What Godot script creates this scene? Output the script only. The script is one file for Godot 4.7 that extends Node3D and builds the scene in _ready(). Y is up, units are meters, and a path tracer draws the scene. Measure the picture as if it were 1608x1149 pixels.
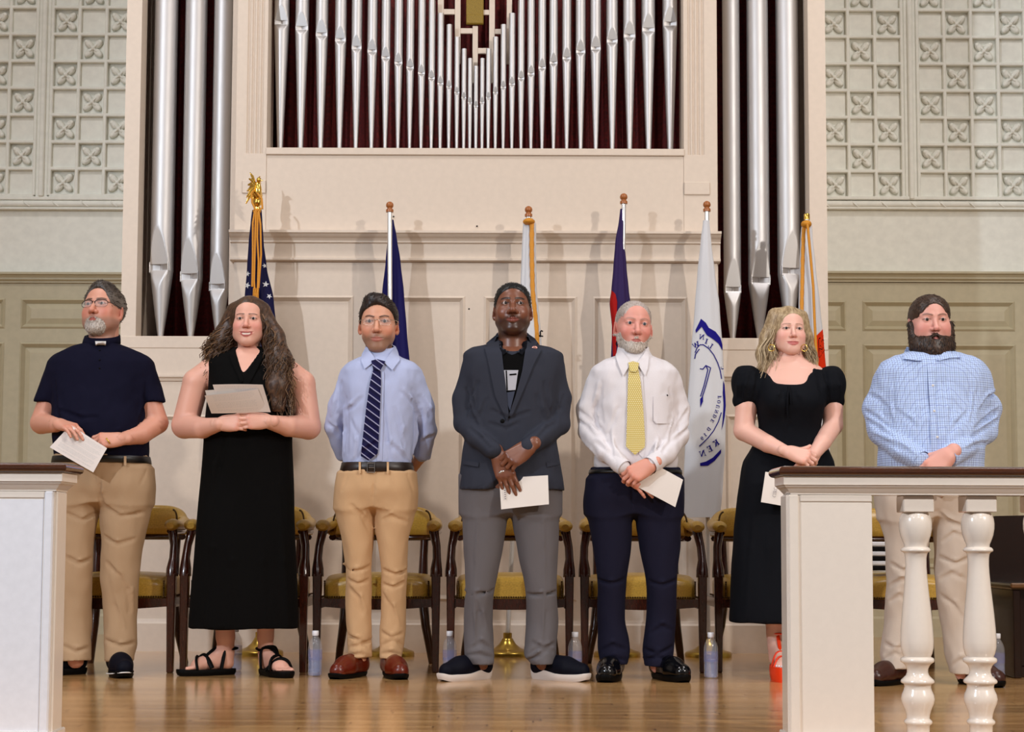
extends Node3D
# A stage with an organ, seven people standing in front of armchairs and flags, seen from the hall.

const F := 2600.0          # focal length in pixels of the 1608 x 1149 frame
const CX := 804.0
const CY := 574.5
const PY := 652.0          # the row of the lens axis: the frame is shifted upwards
const EYE := Vector3(0.0, 0.64, 7.6)
const Z_CASE := -1.8       # front of the organ case
const Z_SIDE := -3.4       # side walls
const Z_RAIL := 2.5
var cam_basis := Basis()
var M := {}
var taken := {}
var jobs: Array = []

# ------------------------------------------------------------------ camera geometry
func ray(u: float, v: float) -> Vector3:
	return cam_basis * Vector3((u - CX) / F, (PY - v) / F, -1.0)

func W(u: float, v: float, z: float) -> Vector3:       # the point of the plane at z that shows at this pixel
	var r := ray(u, v)
	return EYE + r * ((z - EYE.z) / r.z)

func FL(u: float, v: float, y := 0.0) -> Vector3:      # the point of the floor that shows at this pixel
	var r := ray(u, v)
	return EYE + r * ((y - EYE.y) / r.y)

func SC(z: float) -> float:                            # metres per pixel at z
	return (W(805.0, 845.0, z) - W(804.0, 845.0, z)).length()

# ------------------------------------------------------------------ naming
func numbered(called: String) -> String:
	if not taken.has(called):
		taken[called] = 0
		return called
	taken[called] += 1
	return "%s_%03d" % [called, taken[called]]

func thing(called: String, label: String, category: String, group := "", at := Vector3.ZERO, turn := 0.0) -> Node3D:
	var o := Node3D.new()
	o.name = numbered(called)
	add_child(o)
	o.position = at
	o.rotation.y = turn
	tag(o, label, category, group)
	return o

func tag(o: Node, label: String, category := "", group := "", kind := "") -> void:
	if label: o.set_meta("label", label)
	if category: o.set_meta("category", category)
	if group: o.set_meta("group", group)
	if kind: o.set_meta("kind", kind)

func put(called: String, mesh: Mesh, m: Material, parent: Node = null, label := "") -> MeshInstance3D:
	var o := MeshInstance3D.new()
	o.mesh = mesh
	o.material_override = m
	o.cast_shadow = GeometryInstance3D.SHADOW_CASTING_SETTING_ON
	if parent == null:
		o.name = numbered(called)
		add_child(o)
	else:
		o.name = called
		parent.add_child(o, true)
	if label: o.set_meta("label", label)
	return o

func struct(called: String, mesh: Mesh, m: Material) -> MeshInstance3D:
	var o := put(called, mesh, m)
	o.set_meta("kind", "structure")
	return o

# ------------------------------------------------------------------ materials
func mat(c: Color, rough := 0.6, metal := 0.0) -> StandardMaterial3D:
	var m := StandardMaterial3D.new()
	m.albedo_color = c
	m.roughness = rough
	m.metallic = metal
	return m

func noise_tex(freq: float, a: Color, b: Color, seed_ := 1, size := 256, octaves := 4, kind := FastNoiseLite.TYPE_SIMPLEX_SMOOTH) -> ImageTexture:
	var nz := FastNoiseLite.new()
	nz.noise_type = kind
	nz.frequency = freq
	nz.seed = seed_
	nz.fractal_octaves = octaves
	var im := nz.get_seamless_image(size, size)
	im.convert(Image.FORMAT_RGB8)
	for y in size:
		for x in size:
			var t := im.get_pixel(x, y).r
			im.set_pixel(x, y, a.lerp(b, t))
	return ImageTexture.create_from_image(im)

func grainy(c: Color, rough: float, scale: float, amount: float, seed_ := 1, bump := 0.0, freq := 0.05) -> StandardMaterial3D:
	var m := mat(c, rough)
	var d := 1.0 - amount
	m.albedo_texture = noise_tex(freq, Color(d, d, d), Color(1, 1, 1), seed_, 128)
	m.uv1_triplanar = true
	m.uv1_scale = Vector3.ONE * scale
	if bump > 0.0:
		m.heightmap_enabled = true
		m.heightmap_scale = bump
		m.heightmap_texture = m.albedo_texture
	return m

func vcol(rough := 0.6) -> StandardMaterial3D:
	var m := StandardMaterial3D.new()
	m.vertex_color_use_as_albedo = true
	m.vertex_color_is_srgb = true
	m.roughness = rough
	return m

# ------------------------------------------------------------------ mesh builder
class MB:
	var v := PackedVector3Array()
	var n := PackedVector3Array()
	var c := PackedColorArray()
	var t := PackedVector2Array()
	var i := PackedInt32Array()
	var tint := Color.WHITE
	var colored := false
	var mapped := false

	func vert(p: Vector3, nn: Vector3, uv := Vector2.ZERO) -> int:
		v.append(p)
		n.append(nn)
		c.append(tint)
		t.append(uv)
		return v.size() - 1

	func tri(a: int, b: int, d: int) -> void:
		i.append(a)
		i.append(b)
		i.append(d)

	func quad(a: Vector3, b: Vector3, d: Vector3, e: Vector3) -> void:   # counter-clockwise seen from the front
		var nn := (b - a).cross(e - a)
		if nn.length() < 1e-12:
			nn = (d - b).cross(e - b)
		nn = nn.normalized()
		var k := vert(a, nn, Vector2(0, 0))
		vert(b, nn, Vector2(1, 0))
		vert(d, nn, Vector2(1, 1))
		vert(e, nn, Vector2(0, 1))
		tri(k, k + 2, k + 1)
		tri(k, k + 3, k + 2)

	func box(lo: Vector3, hi: Vector3, bev := 0.0) -> void:
		cbox((lo + hi) * 0.5, (hi - lo).abs(), Basis(), bev)

	func cbox(at: Vector3, size: Vector3, bs := Basis(), bev := 0.0) -> void:
		var h := size * 0.5
		bev = minf(bev, minf(h.x, minf(h.y, h.z)) * 0.95)
		var axes := [Vector3.RIGHT, Vector3.UP, Vector3.BACK]
		var hs := [h.x, h.y, h.z]
		for ax in 3:
			for s in [-1.0, 1.0]:
				var nrm: Vector3 = axes[ax] * s
				var u: Vector3 = axes[(ax + 1) % 3]
				var w: Vector3 = axes[(ax + 2) % 3] * s
				var hu: float = hs[(ax + 1) % 3] - bev
				var hw: float = hs[(ax + 2) % 3] - bev
				var o: Vector3 = nrm * float(hs[ax])
				quad(at + bs * (o - u * hu - w * hw), at + bs * (o + u * hu - w * hw), at + bs * (o + u * hu + w * hw), at + bs * (o - u * hu + w * hw))
		if bev <= 0.0:
			return
		for ax in 3:
			var u: Vector3 = axes[(ax + 1) % 3]
			var w: Vector3 = axes[(ax + 2) % 3]
			var l: Vector3 = axes[ax] * (float(hs[ax]) - bev)
			var hu: float = hs[(ax + 1) % 3]
			var hw: float = hs[(ax + 2) % 3]
			for s in [-1.0, 1.0]:
				for r in [-1.0, 1.0]:
					var p: Vector3 = u * s * hu + w * r * (hw - bev)
					var p2: Vector3 = u * s * (hu - bev) + w * r * hw
					if s * r > 0.0:
						quad(at + bs * (p - l), at + bs * (p2 - l), at + bs * (p2 + l), at + bs * (p + l))
					else:
						quad(at + bs * (p2 - l), at + bs * (p - l), at + bs * (p + l), at + bs * (p2 + l))
		for sx in [-1.0, 1.0]:
			for sy in [-1.0, 1.0]:
				for sz in [-1.0, 1.0]:
					var a := Vector3(sx * h.x, sy * (h.y - bev), sz * (h.z - bev))
					var b := Vector3(sx * (h.x - bev), sy * h.y, sz * (h.z - bev))
					var d := Vector3(sx * (h.x - bev), sy * (h.y - bev), sz * h.z)
					var nn := Vector3(sx, sy, sz).normalized()
					var k := vert(at + bs * a, bs * nn)
					vert(at + bs * b, bs * nn)
					vert(at + bs * d, bs * nn)
					if sx * sy * sz > 0.0:
						tri(k, k + 2, k + 1)
					else:
						tri(k, k + 1, k + 2)

	# a grid of points (rows x cols), smooth normals; closed joins the last column to the first
	func grid(p: PackedVector3Array, cols: int, closed: bool, flip := false) -> void:
		var rows := p.size() / cols
		var base := v.size()
		for r in rows:
			for k in cols:
				var here := p[r * cols + k]
				var l := p[r * cols + ((k + cols - 1) % cols if closed else maxi(k - 1, 0))]
				var rr := p[r * cols + ((k + 1) % cols if closed else mini(k + 1, cols - 1))]
				var up := p[maxi(r - 1, 0) * cols + k]
				var dn := p[mini(r + 1, rows - 1) * cols + k]
				var nn := (rr - l).cross(dn - up)
				if nn.length_squared() < 1e-16:
					nn = Vector3.UP
				nn = nn.normalized()
				vert(here, -nn if flip else nn, Vector2(float(k) / float(cols if closed else cols - 1), float(r) / float(maxi(rows - 1, 1))))
		var last := cols if closed else cols - 1
		for r in rows - 1:
			for k in last:
				var a := base + r * cols + k
				var b := base + r * cols + (k + 1) % cols
				var d := a + cols
				var e := b + cols
				if flip:
					tri(a, b, e)
					tri(a, e, d)
				else:
					tri(a, e, b)
					tri(a, d, e)

	func fan(ring: PackedVector3Array, nn: Vector3) -> void:
		var mid := Vector3.ZERO
		for q in ring:
			mid += q
		mid /= float(ring.size())
		var k0 := vert(mid, nn)
		for q in ring:
			vert(q, nn)
		var m := ring.size()
		for k in m:
			var a := k0 + 1 + k
			var b := k0 + 1 + (k + 1) % m
			if (v[a] - mid).cross(v[b] - mid).dot(nn) > 0.0:
				tri(k0, b, a)
			else:
				tri(k0, a, b)

	# a round or flattened tube along points with a radius at each
	func tube(pts: PackedVector3Array, rad: PackedFloat32Array, sides := 8, caps := true, squash := 1.0, up := Vector3.ZERO) -> void:
		var m := pts.size()
		var p := PackedVector3Array()
		var prev := Vector3.ZERO
		for k in m:
			var d := (pts[mini(k + 1, m - 1)] - pts[maxi(k - 1, 0)]).normalized()
			var s: Vector3
			if up != Vector3.ZERO:
				s = up.cross(d)
				if s.length() < 1e-4: s = Vector3.RIGHT
			elif prev == Vector3.ZERO:
				s = d.cross(Vector3.UP if absf(d.y) < 0.9 else Vector3.RIGHT)
			else:
				s = prev - d * prev.dot(d)
			s = s.normalized()
			prev = s
			var w := d.cross(s)
			for j in sides:
				var a := TAU * j / sides
				p.append(pts[k] + (s * cos(a) + w * sin(a) * squash) * rad[mini(k, rad.size() - 1)])
		grid(p, sides, true, true)
		if caps:
			fan(p.slice(0, sides), (pts[0] - pts[1]).normalized())
			fan(p.slice((m - 1) * sides), (pts[m - 1] - pts[m - 2]).normalized())

	# a turned profile: x is the radius, y the height
	func lathe(prof: PackedVector2Array, at := Vector3.ZERO, sides := 24, sharp := 0.7) -> void:
		for k in prof.size() - 1:
			var a := prof[k]
			var b := prof[k + 1]
			if a.distance_to(b) < 1e-7:
				continue
			var na := _pn(prof, k, k, sharp)
			var nb := _pn(prof, k + 1, k, sharp)
			var base := v.size()
			for j in sides + 1:
				var an := TAU * j / sides
				var dx := cos(an)
				var dz := sin(an)
				vert(at + Vector3(a.x * dx, a.y, a.x * dz), Vector3(na.x * dx, na.y, na.x * dz), Vector2(float(j) / sides, a.y))
				vert(at + Vector3(b.x * dx, b.y, b.x * dz), Vector3(nb.x * dx, nb.y, nb.x * dz), Vector2(float(j) / sides, b.y))
			for j in sides:
				var q := base + j * 2
				tri(q, q + 2, q + 1)
				tri(q + 1, q + 2, q + 3)

	func _pn(prof: PackedVector2Array, at: int, seg: int, sharp: float) -> Vector2:
		var d := (prof[seg + 1] - prof[seg]).normalized()
		var nn := Vector2(d.y, -d.x)
		var o := seg - 1 if at == seg else seg + 1
		if o >= 0 and o < prof.size() - 1 and prof[o].distance_to(prof[o + 1]) > 1e-7:
			var e := (prof[o + 1] - prof[o]).normalized()
			if e.dot(d) > sharp:
				nn = (nn + Vector2(e.y, -e.x)).normalized()
		return -nn if false else nn

	func ball(at: Vector3, r: Vector3, sides := 12, rings := 8, bs := Basis()) -> void:
		var base := v.size()
		for a in rings + 1:
			var th := PI * a / rings
			for b in sides + 1:
				var ph := TAU * b / sides
				var q := Vector3(sin(th) * cos(ph), cos(th), sin(th) * sin(ph))
				vert(at + bs * (q * r), (bs * (q / r)).normalized(), Vector2(float(b) / sides, float(a) / rings))
		for a in rings:
			for b in sides:
				var k := base + a * (sides + 1) + b
				tri(k, k + sides + 1, k + 1)
				tri(k + 1, k + sides + 1, k + sides + 2)

	# a flat outline (in the xy plane, counter-clockwise) given a thickness from z0 to z1
	func prism(poly: PackedVector2Array, z0: float, z1: float, xf := Transform3D()) -> void:
		var ids := Geometry2D.triangulate_polygon(poly)
		var ccw := not Geometry2D.is_polygon_clockwise(poly)
		for s in [z1, z0]:
			var nn := xf.basis * Vector3(0, 0, 1 if s == z1 else -1) * signf(z1 - z0)
			var b := v.size()
			for q in poly:
				vert(xf * Vector3(q.x, q.y, s), nn, q)
			for k in ids.size() / 3:
				var p0 := b + ids[k * 3]
				var p1 := b + ids[k * 3 + 1]
				var p2 := b + ids[k * 3 + 2]
				if (v[p2] - v[p0]).cross(v[p1] - v[p0]).dot(nn) > 0.0:
					tri(p0, p1, p2)
				else:
					tri(p0, p2, p1)
		var m := poly.size()
		for k in m:
			var a := poly[k]
			var d := poly[(k + 1) % m]
			if not ccw:
				var h := a
				a = d
				d = h
			quad(xf * Vector3(a.x, a.y, z0), xf * Vector3(d.x, d.y, z0), xf * Vector3(d.x, d.y, z1), xf * Vector3(a.x, a.y, z1))

	func smooth() -> void:                 # recompute the normals from the faces
		var acc := PackedVector3Array()
		acc.resize(v.size())
		for k in i.size() / 3:
			var a := i[k * 3]
			var b := i[k * 3 + 1]
			var d := i[k * 3 + 2]
			var nn := (v[d] - v[a]).cross(v[b] - v[a])
			acc[a] += nn
			acc[b] += nn
			acc[d] += nn
		for k in v.size():
			n[k] = acc[k].normalized() if acc[k].length_squared() > 0.0 else Vector3.UP

	func add(o: MB) -> void:
		var b := v.size()
		v.append_array(o.v)
		n.append_array(o.n)
		c.append_array(o.c)
		t.append_array(o.t)
		for k in o.i:
			i.append(k + b)
		colored = colored or o.colored

	func done() -> ArrayMesh:
		var arr := []
		arr.resize(Mesh.ARRAY_MAX)
		arr[Mesh.ARRAY_VERTEX] = v
		arr[Mesh.ARRAY_NORMAL] = n
		if mapped: arr[Mesh.ARRAY_TEX_UV] = t
		if colored: arr[Mesh.ARRAY_COLOR] = c
		arr[Mesh.ARRAY_INDEX] = i
		var m := ArrayMesh.new()
		m.add_surface_from_arrays(Mesh.PRIMITIVE_TRIANGLES, arr)
		return m

# ------------------------------------------------------------------ distance fields meshed as surface nets
class Field:
	var ty := PackedInt32Array()
	var op := PackedInt32Array()
	var a := PackedVector3Array()
	var b := PackedVector3Array()
	var ra := PackedFloat32Array()
	var rb := PackedFloat32Array()
	var kk := PackedFloat32Array()
	var qq := PackedFloat32Array()
	var ax := PackedVector3Array()
	var bs: Array[Basis] = []
	var tab: Array[PackedFloat32Array] = []
	var all := PackedInt32Array()

	func _push(t: int, o: int, p: Vector3, q: Vector3, r1: float, r2: float, k: float, fl := 1.0, axis := Vector3.BACK, basis := Basis(), rows := PackedFloat32Array()) -> void:
		all.append(ty.size())
		ty.append(t)
		op.append(o)
		a.append(p)
		b.append(q)
		ra.append(r1)
		rb.append(r2)
		kk.append(maxf(k, 0.0005))
		qq.append(fl)
		ax.append(axis)
		bs.append(basis)
		tab.append(rows)

	func cap(p: Vector3, q: Vector3, r1: float, r2: float, k := 0.01, o := 0, fl := 1.0, axis := Vector3.BACK) -> void:
		_push(0, o, p, q, r1, r2, k, fl, axis)

	func ell(p: Vector3, r: Vector3, k := 0.01, o := 0, basis := Basis()) -> void:
		_push(1, o, p, r, minf(r.x, minf(r.y, r.z)), 0.0, k, 1.0, Vector3.BACK, basis.inverse())

	# rows of y, centre x, centre z, half width, half depth, exponent; y falling
	func loft(rows: PackedFloat32Array, k := 0.01, o := 0) -> void:
		_push(2, o, Vector3.ZERO, Vector3.ZERO, 0.0, 0.0, k, 1.0, Vector3.BACK, Basis(), rows)

	func half(p: Vector3, nn: Vector3, k := 0.005, o := 2) -> void:   # inside is against the normal
		_push(3, o, p, nn.normalized(), 0.0, 0.0, k)

	func grow(r: float) -> void:
		_push(4, 3, Vector3.ZERO, Vector3.ZERO, r, 0.0, 0.001)

	func one(i: int, p: Vector3) -> float:
		var t := ty[i]
		if t == 0:
			var pa := p - a[i]
			var ba := b[i] - a[i]
			var q := qq[i]
			if q != 1.0:
				var x := ax[i]
				pa += x * (pa.dot(x) * (q - 1.0))
				ba += x * (ba.dot(x) * (q - 1.0))
			var h := clampf(pa.dot(ba) / maxf(ba.length_squared(), 1e-9), 0.0, 1.0)
			return (pa - ba * h).length() - ra[i] - (rb[i] - ra[i]) * h
		if t == 1:
			var q := bs[i] * (p - a[i])
			var r := b[i]
			var e := q / r
			var k0 := e.length()
			var k1 := (e / r).length()
			if k1 < 1e-6:
				return -ra[i]
			return k0 * (k0 - 1.0) / k1
		if t == 3:
			return (p - a[i]).dot(b[i])
		var rows := tab[i]
		var m := rows.size() / 6
		var top := p.y - rows[0]
		var low := rows[(m - 1) * 6] - p.y
		var y := clampf(p.y, rows[(m - 1) * 6], rows[0])
		var r0 := 0
		while r0 < m - 2 and rows[(r0 + 1) * 6] > y:
			r0 += 1
		var o := r0 * 6
		var f := (rows[o] - y) / maxf(rows[o] - rows[o + 6], 1e-6)
		f = clampf(f, 0.0, 1.0)
		var om := maxi(r0 - 1, 0) * 6
		var op2 := mini(r0 + 2, m - 1) * 6
		var f2 := f * f
		var f3 := f2 * f
		var w0 := -0.5 * f3 + f2 - 0.5 * f
		var w1 := 1.5 * f3 - 2.5 * f2 + 1.0
		var w2 := -1.5 * f3 + 2.0 * f2 + 0.5 * f
		var w3 := 0.5 * f3 - 0.5 * f2
		var cx := rows[om + 1] * w0 + rows[o + 1] * w1 + rows[o + 7] * w2 + rows[op2 + 1] * w3
		var cz := rows[om + 2] * w0 + rows[o + 2] * w1 + rows[o + 8] * w2 + rows[op2 + 2] * w3
		var hx := maxf(rows[om + 3] * w0 + rows[o + 3] * w1 + rows[o + 9] * w2 + rows[op2 + 3] * w3, 0.004)
		var hz := maxf(rows[om + 4] * w0 + rows[o + 4] * w1 + rows[o + 10] * w2 + rows[op2 + 4] * w3, 0.004)
		var ex := rows[o + 5] + (rows[o + 11] - rows[o + 5]) * f
		var ux := absf(p.x - cx) / hx
		var uz := absf(p.z - cz) / hz
		var d: float
		if ex == 2.0:
			var k0 := sqrt(ux * ux + uz * uz)
			var k1 := sqrt(ux * ux / (hx * hx) + uz * uz / (hz * hz))
			d = k0 * (k0 - 1.0) / k1 if k1 > 1e-5 else -minf(hx, hz)
		else:
			d = (pow(pow(ux, ex) + pow(uz, ex), 1.0 / ex) - 1.0) * minf(hx, hz)
		# where the sides slope, the level distance overstates the true one
		var lean := maxf(absf(rows[o + 3] - rows[o + 9]), absf(rows[o + 4] - rows[o + 10])) / maxf(rows[o] - rows[o + 6], 1e-6)
		if lean > 0.5: d /= sqrt(1.0 + minf(lean * lean, 9.0))
		return maxf(d, maxf(top, low))

	func ev(p: Vector3, lst: PackedInt32Array) -> float:
		var d := 1e3
		for i in lst:
			var o := op[i]
			if o == 3:
				d -= ra[i]
				continue
			var e := one(i, p)
			var k := kk[i]
			if o == 0:
				var h := k - absf(d - e)
				d = minf(d, e)
				if h > 0.0:
					d -= h * h * 0.25 / k
			else:
				if o == 1:
					e = -e
				var h := k - absf(d - e)
				d = maxf(d, e)
				if h > 0.0:
					d += h * h * 0.25 / k
		return d

	func at(p: Vector3) -> float:
		return ev(p, all)

	func hit(from: Vector3, dir: Vector3, far := 3.0) -> Vector3:     # first point of the surface along a line
		var t := 0.0
		for s in 90:
			var d := ev(from + dir * t, all)
			if d < 0.0006:
				break
			t += maxf(d * 0.7, 0.0006)
			if t > far:
				break
		return from + dir * t

	func _near(mid: Vector3, rad: float, lst: PackedInt32Array) -> PackedInt32Array:
		var few := PackedInt32Array()
		var ds := PackedFloat32Array()
		var near := 1e3
		for i in lst:
			var e := one(i, mid) if op[i] != 3 else 0.0
			ds.append(e)
			if op[i] == 0:
				near = minf(near, e)
		if near > rad * 1.6 + 0.03:
			return few
		for j in lst.size():
			var i := lst[j]
			var o := op[i]
			if o == 3 or (o == 2 and ds[j] > -rad * 1.6 - kk[i]) or (o == 0 and ds[j] < near + rad * 2.2 + kk[i]) or (o == 1 and ds[j] < rad * 1.6 + kk[i]):
				few.append(i)
		return few

	func nets(lo: Vector3, hi: Vector3, h: float) -> MB:
		var nx := int(ceil((hi.x - lo.x) / h)) + 1
		var ny := int(ceil((hi.y - lo.y) / h)) + 1
		var nz := int(ceil((hi.z - lo.z) / h)) + 1
		var sy := nx
		var sz := nx * ny
		var val := PackedFloat32Array()
		val.resize(nx * ny * nz)
		val.fill(1.0)
		var B := 4
		var rad := 0.5 * B * h * 1.7321
		var live: Array[Vector3i] = []
		val.fill(9.0)
		var SB := B * 4
		var srad := rad * 4.0
		for Bz in range(0, nz - 1, SB):
			for By in range(0, ny - 1, SB):
				for Bx in range(0, nx - 1, SB):
					var smid := lo + Vector3(Bx + SB * 0.5, By + SB * 0.5, Bz + SB * 0.5) * h
					var some := _near(smid, srad, all)
					if some.is_empty():
						continue
					if absf(ev(smid, some)) > srad * 1.3 + 0.004:
						if ev(smid, some) < 0.0:
							for kz in range(Bz, mini(Bz + SB + 1, nz)):
								for ky in range(By, mini(By + SB + 1, ny)):
									var q := Bx + ky * sy + kz * sz
									for kx in range(Bx, mini(Bx + SB + 1, nx)):
										if val[q] == 9.0:
											val[q] = -9.0
										q += 1
						continue
					for bz in range(Bz, mini(Bz + SB, nz - 1), B):
						for by in range(By, mini(By + SB, ny - 1), B):
							for bx in range(Bx, mini(Bx + SB, nx - 1), B):
								var mid := lo + Vector3(bx + B * 0.5, by + B * 0.5, bz + B * 0.5) * h
								var few := _near(mid, rad, some)
								if few.is_empty():
									continue
								var d := ev(mid, few)
								if absf(d) > rad * 1.3 + 0.002:
									if d < 0.0:
										for kz in range(bz, mini(bz + B + 1, nz)):
											for ky in range(by, mini(by + B + 1, ny)):
												var q := bx + ky * sy + kz * sz
												for kx in range(bx, mini(bx + B + 1, nx)):
													if val[q] == 9.0:
														val[q] = -9.0
													q += 1
									continue
								live.append(Vector3i(bx, by, bz))
								for kz in range(bz, mini(bz + B + 1, nz)):
									for ky in range(by, mini(by + B + 1, ny)):
										var q := bx + ky * sy + kz * sz
										for kx in range(bx, mini(bx + B + 1, nx)):
											if absf(val[q]) > 8.0:
												val[q] = ev(lo + Vector3(kx, ky, kz) * h, few)
											q += 1
		var vid := PackedInt32Array()
		vid.resize(nx * ny * nz)
		vid.fill(-1)
		var out := MB.new()
		var off := [0, 1, sy, sy + 1, sz, sz + 1, sz + sy, sz + sy + 1]
		var ea := [0, 2, 4, 6, 0, 1, 4, 5, 0, 1, 2, 3]
		var eb := [1, 3, 5, 7, 2, 3, 6, 7, 4, 5, 6, 7]
		for bk in live:
			for kz in range(bk.z, mini(bk.z + B, nz - 1)):
				for ky in range(bk.y, mini(bk.y + B, ny - 1)):
					for kx in range(bk.x, mini(bk.x + B, nx - 1)):
						var q := kx + ky * sy + kz * sz
						var g0 := val[q]
						var g1 := val[q + 1]
						var g2 := val[q + sy]
						var g3 := val[q + sy + 1]
						var g4 := val[q + sz]
						var g5 := val[q + sz + 1]
						var g6 := val[q + sz + sy]
						var g7 := val[q + sz + sy + 1]
						var s := int(g0 < 0.0) + int(g1 < 0.0) + int(g2 < 0.0) + int(g3 < 0.0) + int(g4 < 0.0) + int(g5 < 0.0) + int(g6 < 0.0) + int(g7 < 0.0)
						if s == 0 or s == 8:
							continue
						var g := [g0, g1, g2, g3, g4, g5, g6, g7]
						var sum := Vector3.ZERO
						var cnt := 0.0
						for e in 12:
							var ia: int = ea[e]
							var ib: int = eb[e]
							var va: float = g[ia]
							var vb: float = g[ib]
							if (va < 0.0) != (vb < 0.0):
								var t := va / (va - vb)
								var pa := Vector3(ia & 1, (ia >> 1) & 1, ia >> 2)
								var pb := Vector3(ib & 1, (ib >> 1) & 1, ib >> 2)
								sum += pa + (pb - pa) * t
								cnt += 1.0
						var nn := Vector3(g1 + g3 + g5 + g7 - g0 - g2 - g4 - g6, g2 + g3 + g6 + g7 - g0 - g1 - g4 - g5, g4 + g5 + g6 + g7 - g0 - g1 - g2 - g3)
						vid[q] = out.vert(lo + (Vector3(kx, ky, kz) + sum / cnt) * h, nn.normalized())
		for bk in live:
			for kz in range(bk.z, mini(bk.z + B, nz - 1)):
				for ky in range(bk.y, mini(bk.y + B, ny - 1)):
					for kx in range(bk.x, mini(bk.x + B, nx - 1)):
						var q := kx + ky * sy + kz * sz
						if vid[q] < 0:
							continue
						var inn := val[q] < 0.0
						if inn != (val[q + 1] < 0.0) and ky > 0 and kz > 0:
							_face(out, vid[q], vid[q - sy], vid[q - sy - sz], vid[q - sz], inn)
						if inn != (val[q + sy] < 0.0) and kx > 0 and kz > 0:
							_face(out, vid[q], vid[q - sz], vid[q - sz - 1], vid[q - 1], inn)
						if inn != (val[q + sz] < 0.0) and kx > 0 and ky > 0:
							_face(out, vid[q], vid[q - 1], vid[q - 1 - sy], vid[q - sy], inn)
		return out

	func _face(m: MB, p: int, q: int, r: int, s: int, inn: bool) -> void:
		if p < 0 or q < 0 or r < 0 or s < 0:
			return
		if inn:
			m.tri(p, r, q)
			m.tri(p, s, r)
		else:
			m.tri(p, q, r)
			m.tri(p, r, s)

func loft_rows(rows: Array) -> PackedFloat32Array:
	var o := PackedFloat32Array()
	for r in rows:
		for x in r:
			o.append(x)
	return o

func _ready() -> void:
	# camera: level with the stage floor's knees, looking a little up
	var pitch := atan((845.0 - PY) / F)
	cam_basis = Basis(Vector3.RIGHT, pitch) * Basis(Vector3.BACK, deg_to_rad(0.2))
	var cam := Camera3D.new()
	cam.name = "camera"
	cam.position = EYE
	cam.basis = cam_basis
	var near := 0.05
	cam.set_frustum(2.0 * CY / F * near, Vector2(0.0, (PY - CY) / F * near), near, 60.0)
	add_child(cam)
	var we := WorldEnvironment.new()
	var env := Environment.new()
	env.background_mode = Environment.BG_COLOR
	env.background_color = Color(0.5, 0.58, 0.7)
	env.tonemap_mode = Environment.TONE_MAPPER_LINEAR
	env.tonemap_exposure = 1.68
	env.sdfgi_enabled = true
	env.ssao_enabled = true
	env.ssil_enabled = true
	we.environment = env
	add_child(we)
	make_materials()
	# stage lamps on the hall walls: a cool one on the left, a warm one on the right
	stage_lamp(Vector3(-5.6, 4.3, 7.2), Vector3(0.2, 1.1, -0.6), Color(0.91, 0.95, 1.0), 20.0)
	stage_lamp(Vector3(5.6, 4.3, 7.2), Vector3(-0.2, 1.1, -0.6), Color(1.0, 0.965, 0.93), 19.0)
	# unseen panels added on the hall ceiling for soft ambient fill
	for q in [[-3.2, 1.2], [3.2, 1.2], [-3.2, 6.0], [3.2, 6.0], [-3.2, 11.0], [3.2, 11.0]]:
		fill_panel(Vector3(q[0], 7.5, q[1]), 7.0)
	build_room()
	build_side_walls()
	build_case()
	build_pipes()
	build_things()
	print("built in ms: ", Time.get_ticks_msec())

func stage_lamp(at: Vector3, aim: Vector3, c: Color, energy: float) -> void:
	var t := thing("stage_lamp", "round stage lamp on the hall wall, %s white" % ("cool" if at.x < 0 else "warm"), "lamp", "", at)
	t.basis = Basis.looking_at(aim - at)
	var b := MB.new()
	b.lathe(PackedVector2Array([Vector2(0.0, -0.36), Vector2(0.10, -0.34), Vector2(0.14, -0.26), Vector2(0.16, -0.02), Vector2(0.175, 0.0), Vector2(0.165, 0.0), Vector2(0.15, -0.02), Vector2(0.13, -0.24), Vector2(0.0, -0.3)]), Vector3.ZERO, 24)
	var o := put("housing", b.done(), mat(Color(0.05, 0.05, 0.05), 0.5), t)
	o.rotation.x = -PI / 2
	var g := MB.new()
	g.lathe(PackedVector2Array([Vector2(0.0, 0.0), Vector2(0.14, 0.0)]), Vector3.ZERO, 24)
	var gm := mat(c, 0.5)
	gm.emission_enabled = true
	gm.emission = c
	gm.emission_energy_multiplier = 6.0
	var go := put("lamp_lens", g.done(), gm, t)
	go.rotation.x = -PI / 2
	go.position.z = 0.01
	var l := SpotLight3D.new()
	l.name = "lamp_beam"
	l.light_color = c
	l.light_energy = energy
	l.light_size = 0.12
	l.spot_angle = 32.0
	l.spot_angle_attenuation = 0.6
	l.spot_range = 40.0
	l.spot_attenuation = 2.0
	l.shadow_enabled = true
	t.add_child(l)
	l.position.z = -0.03

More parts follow.
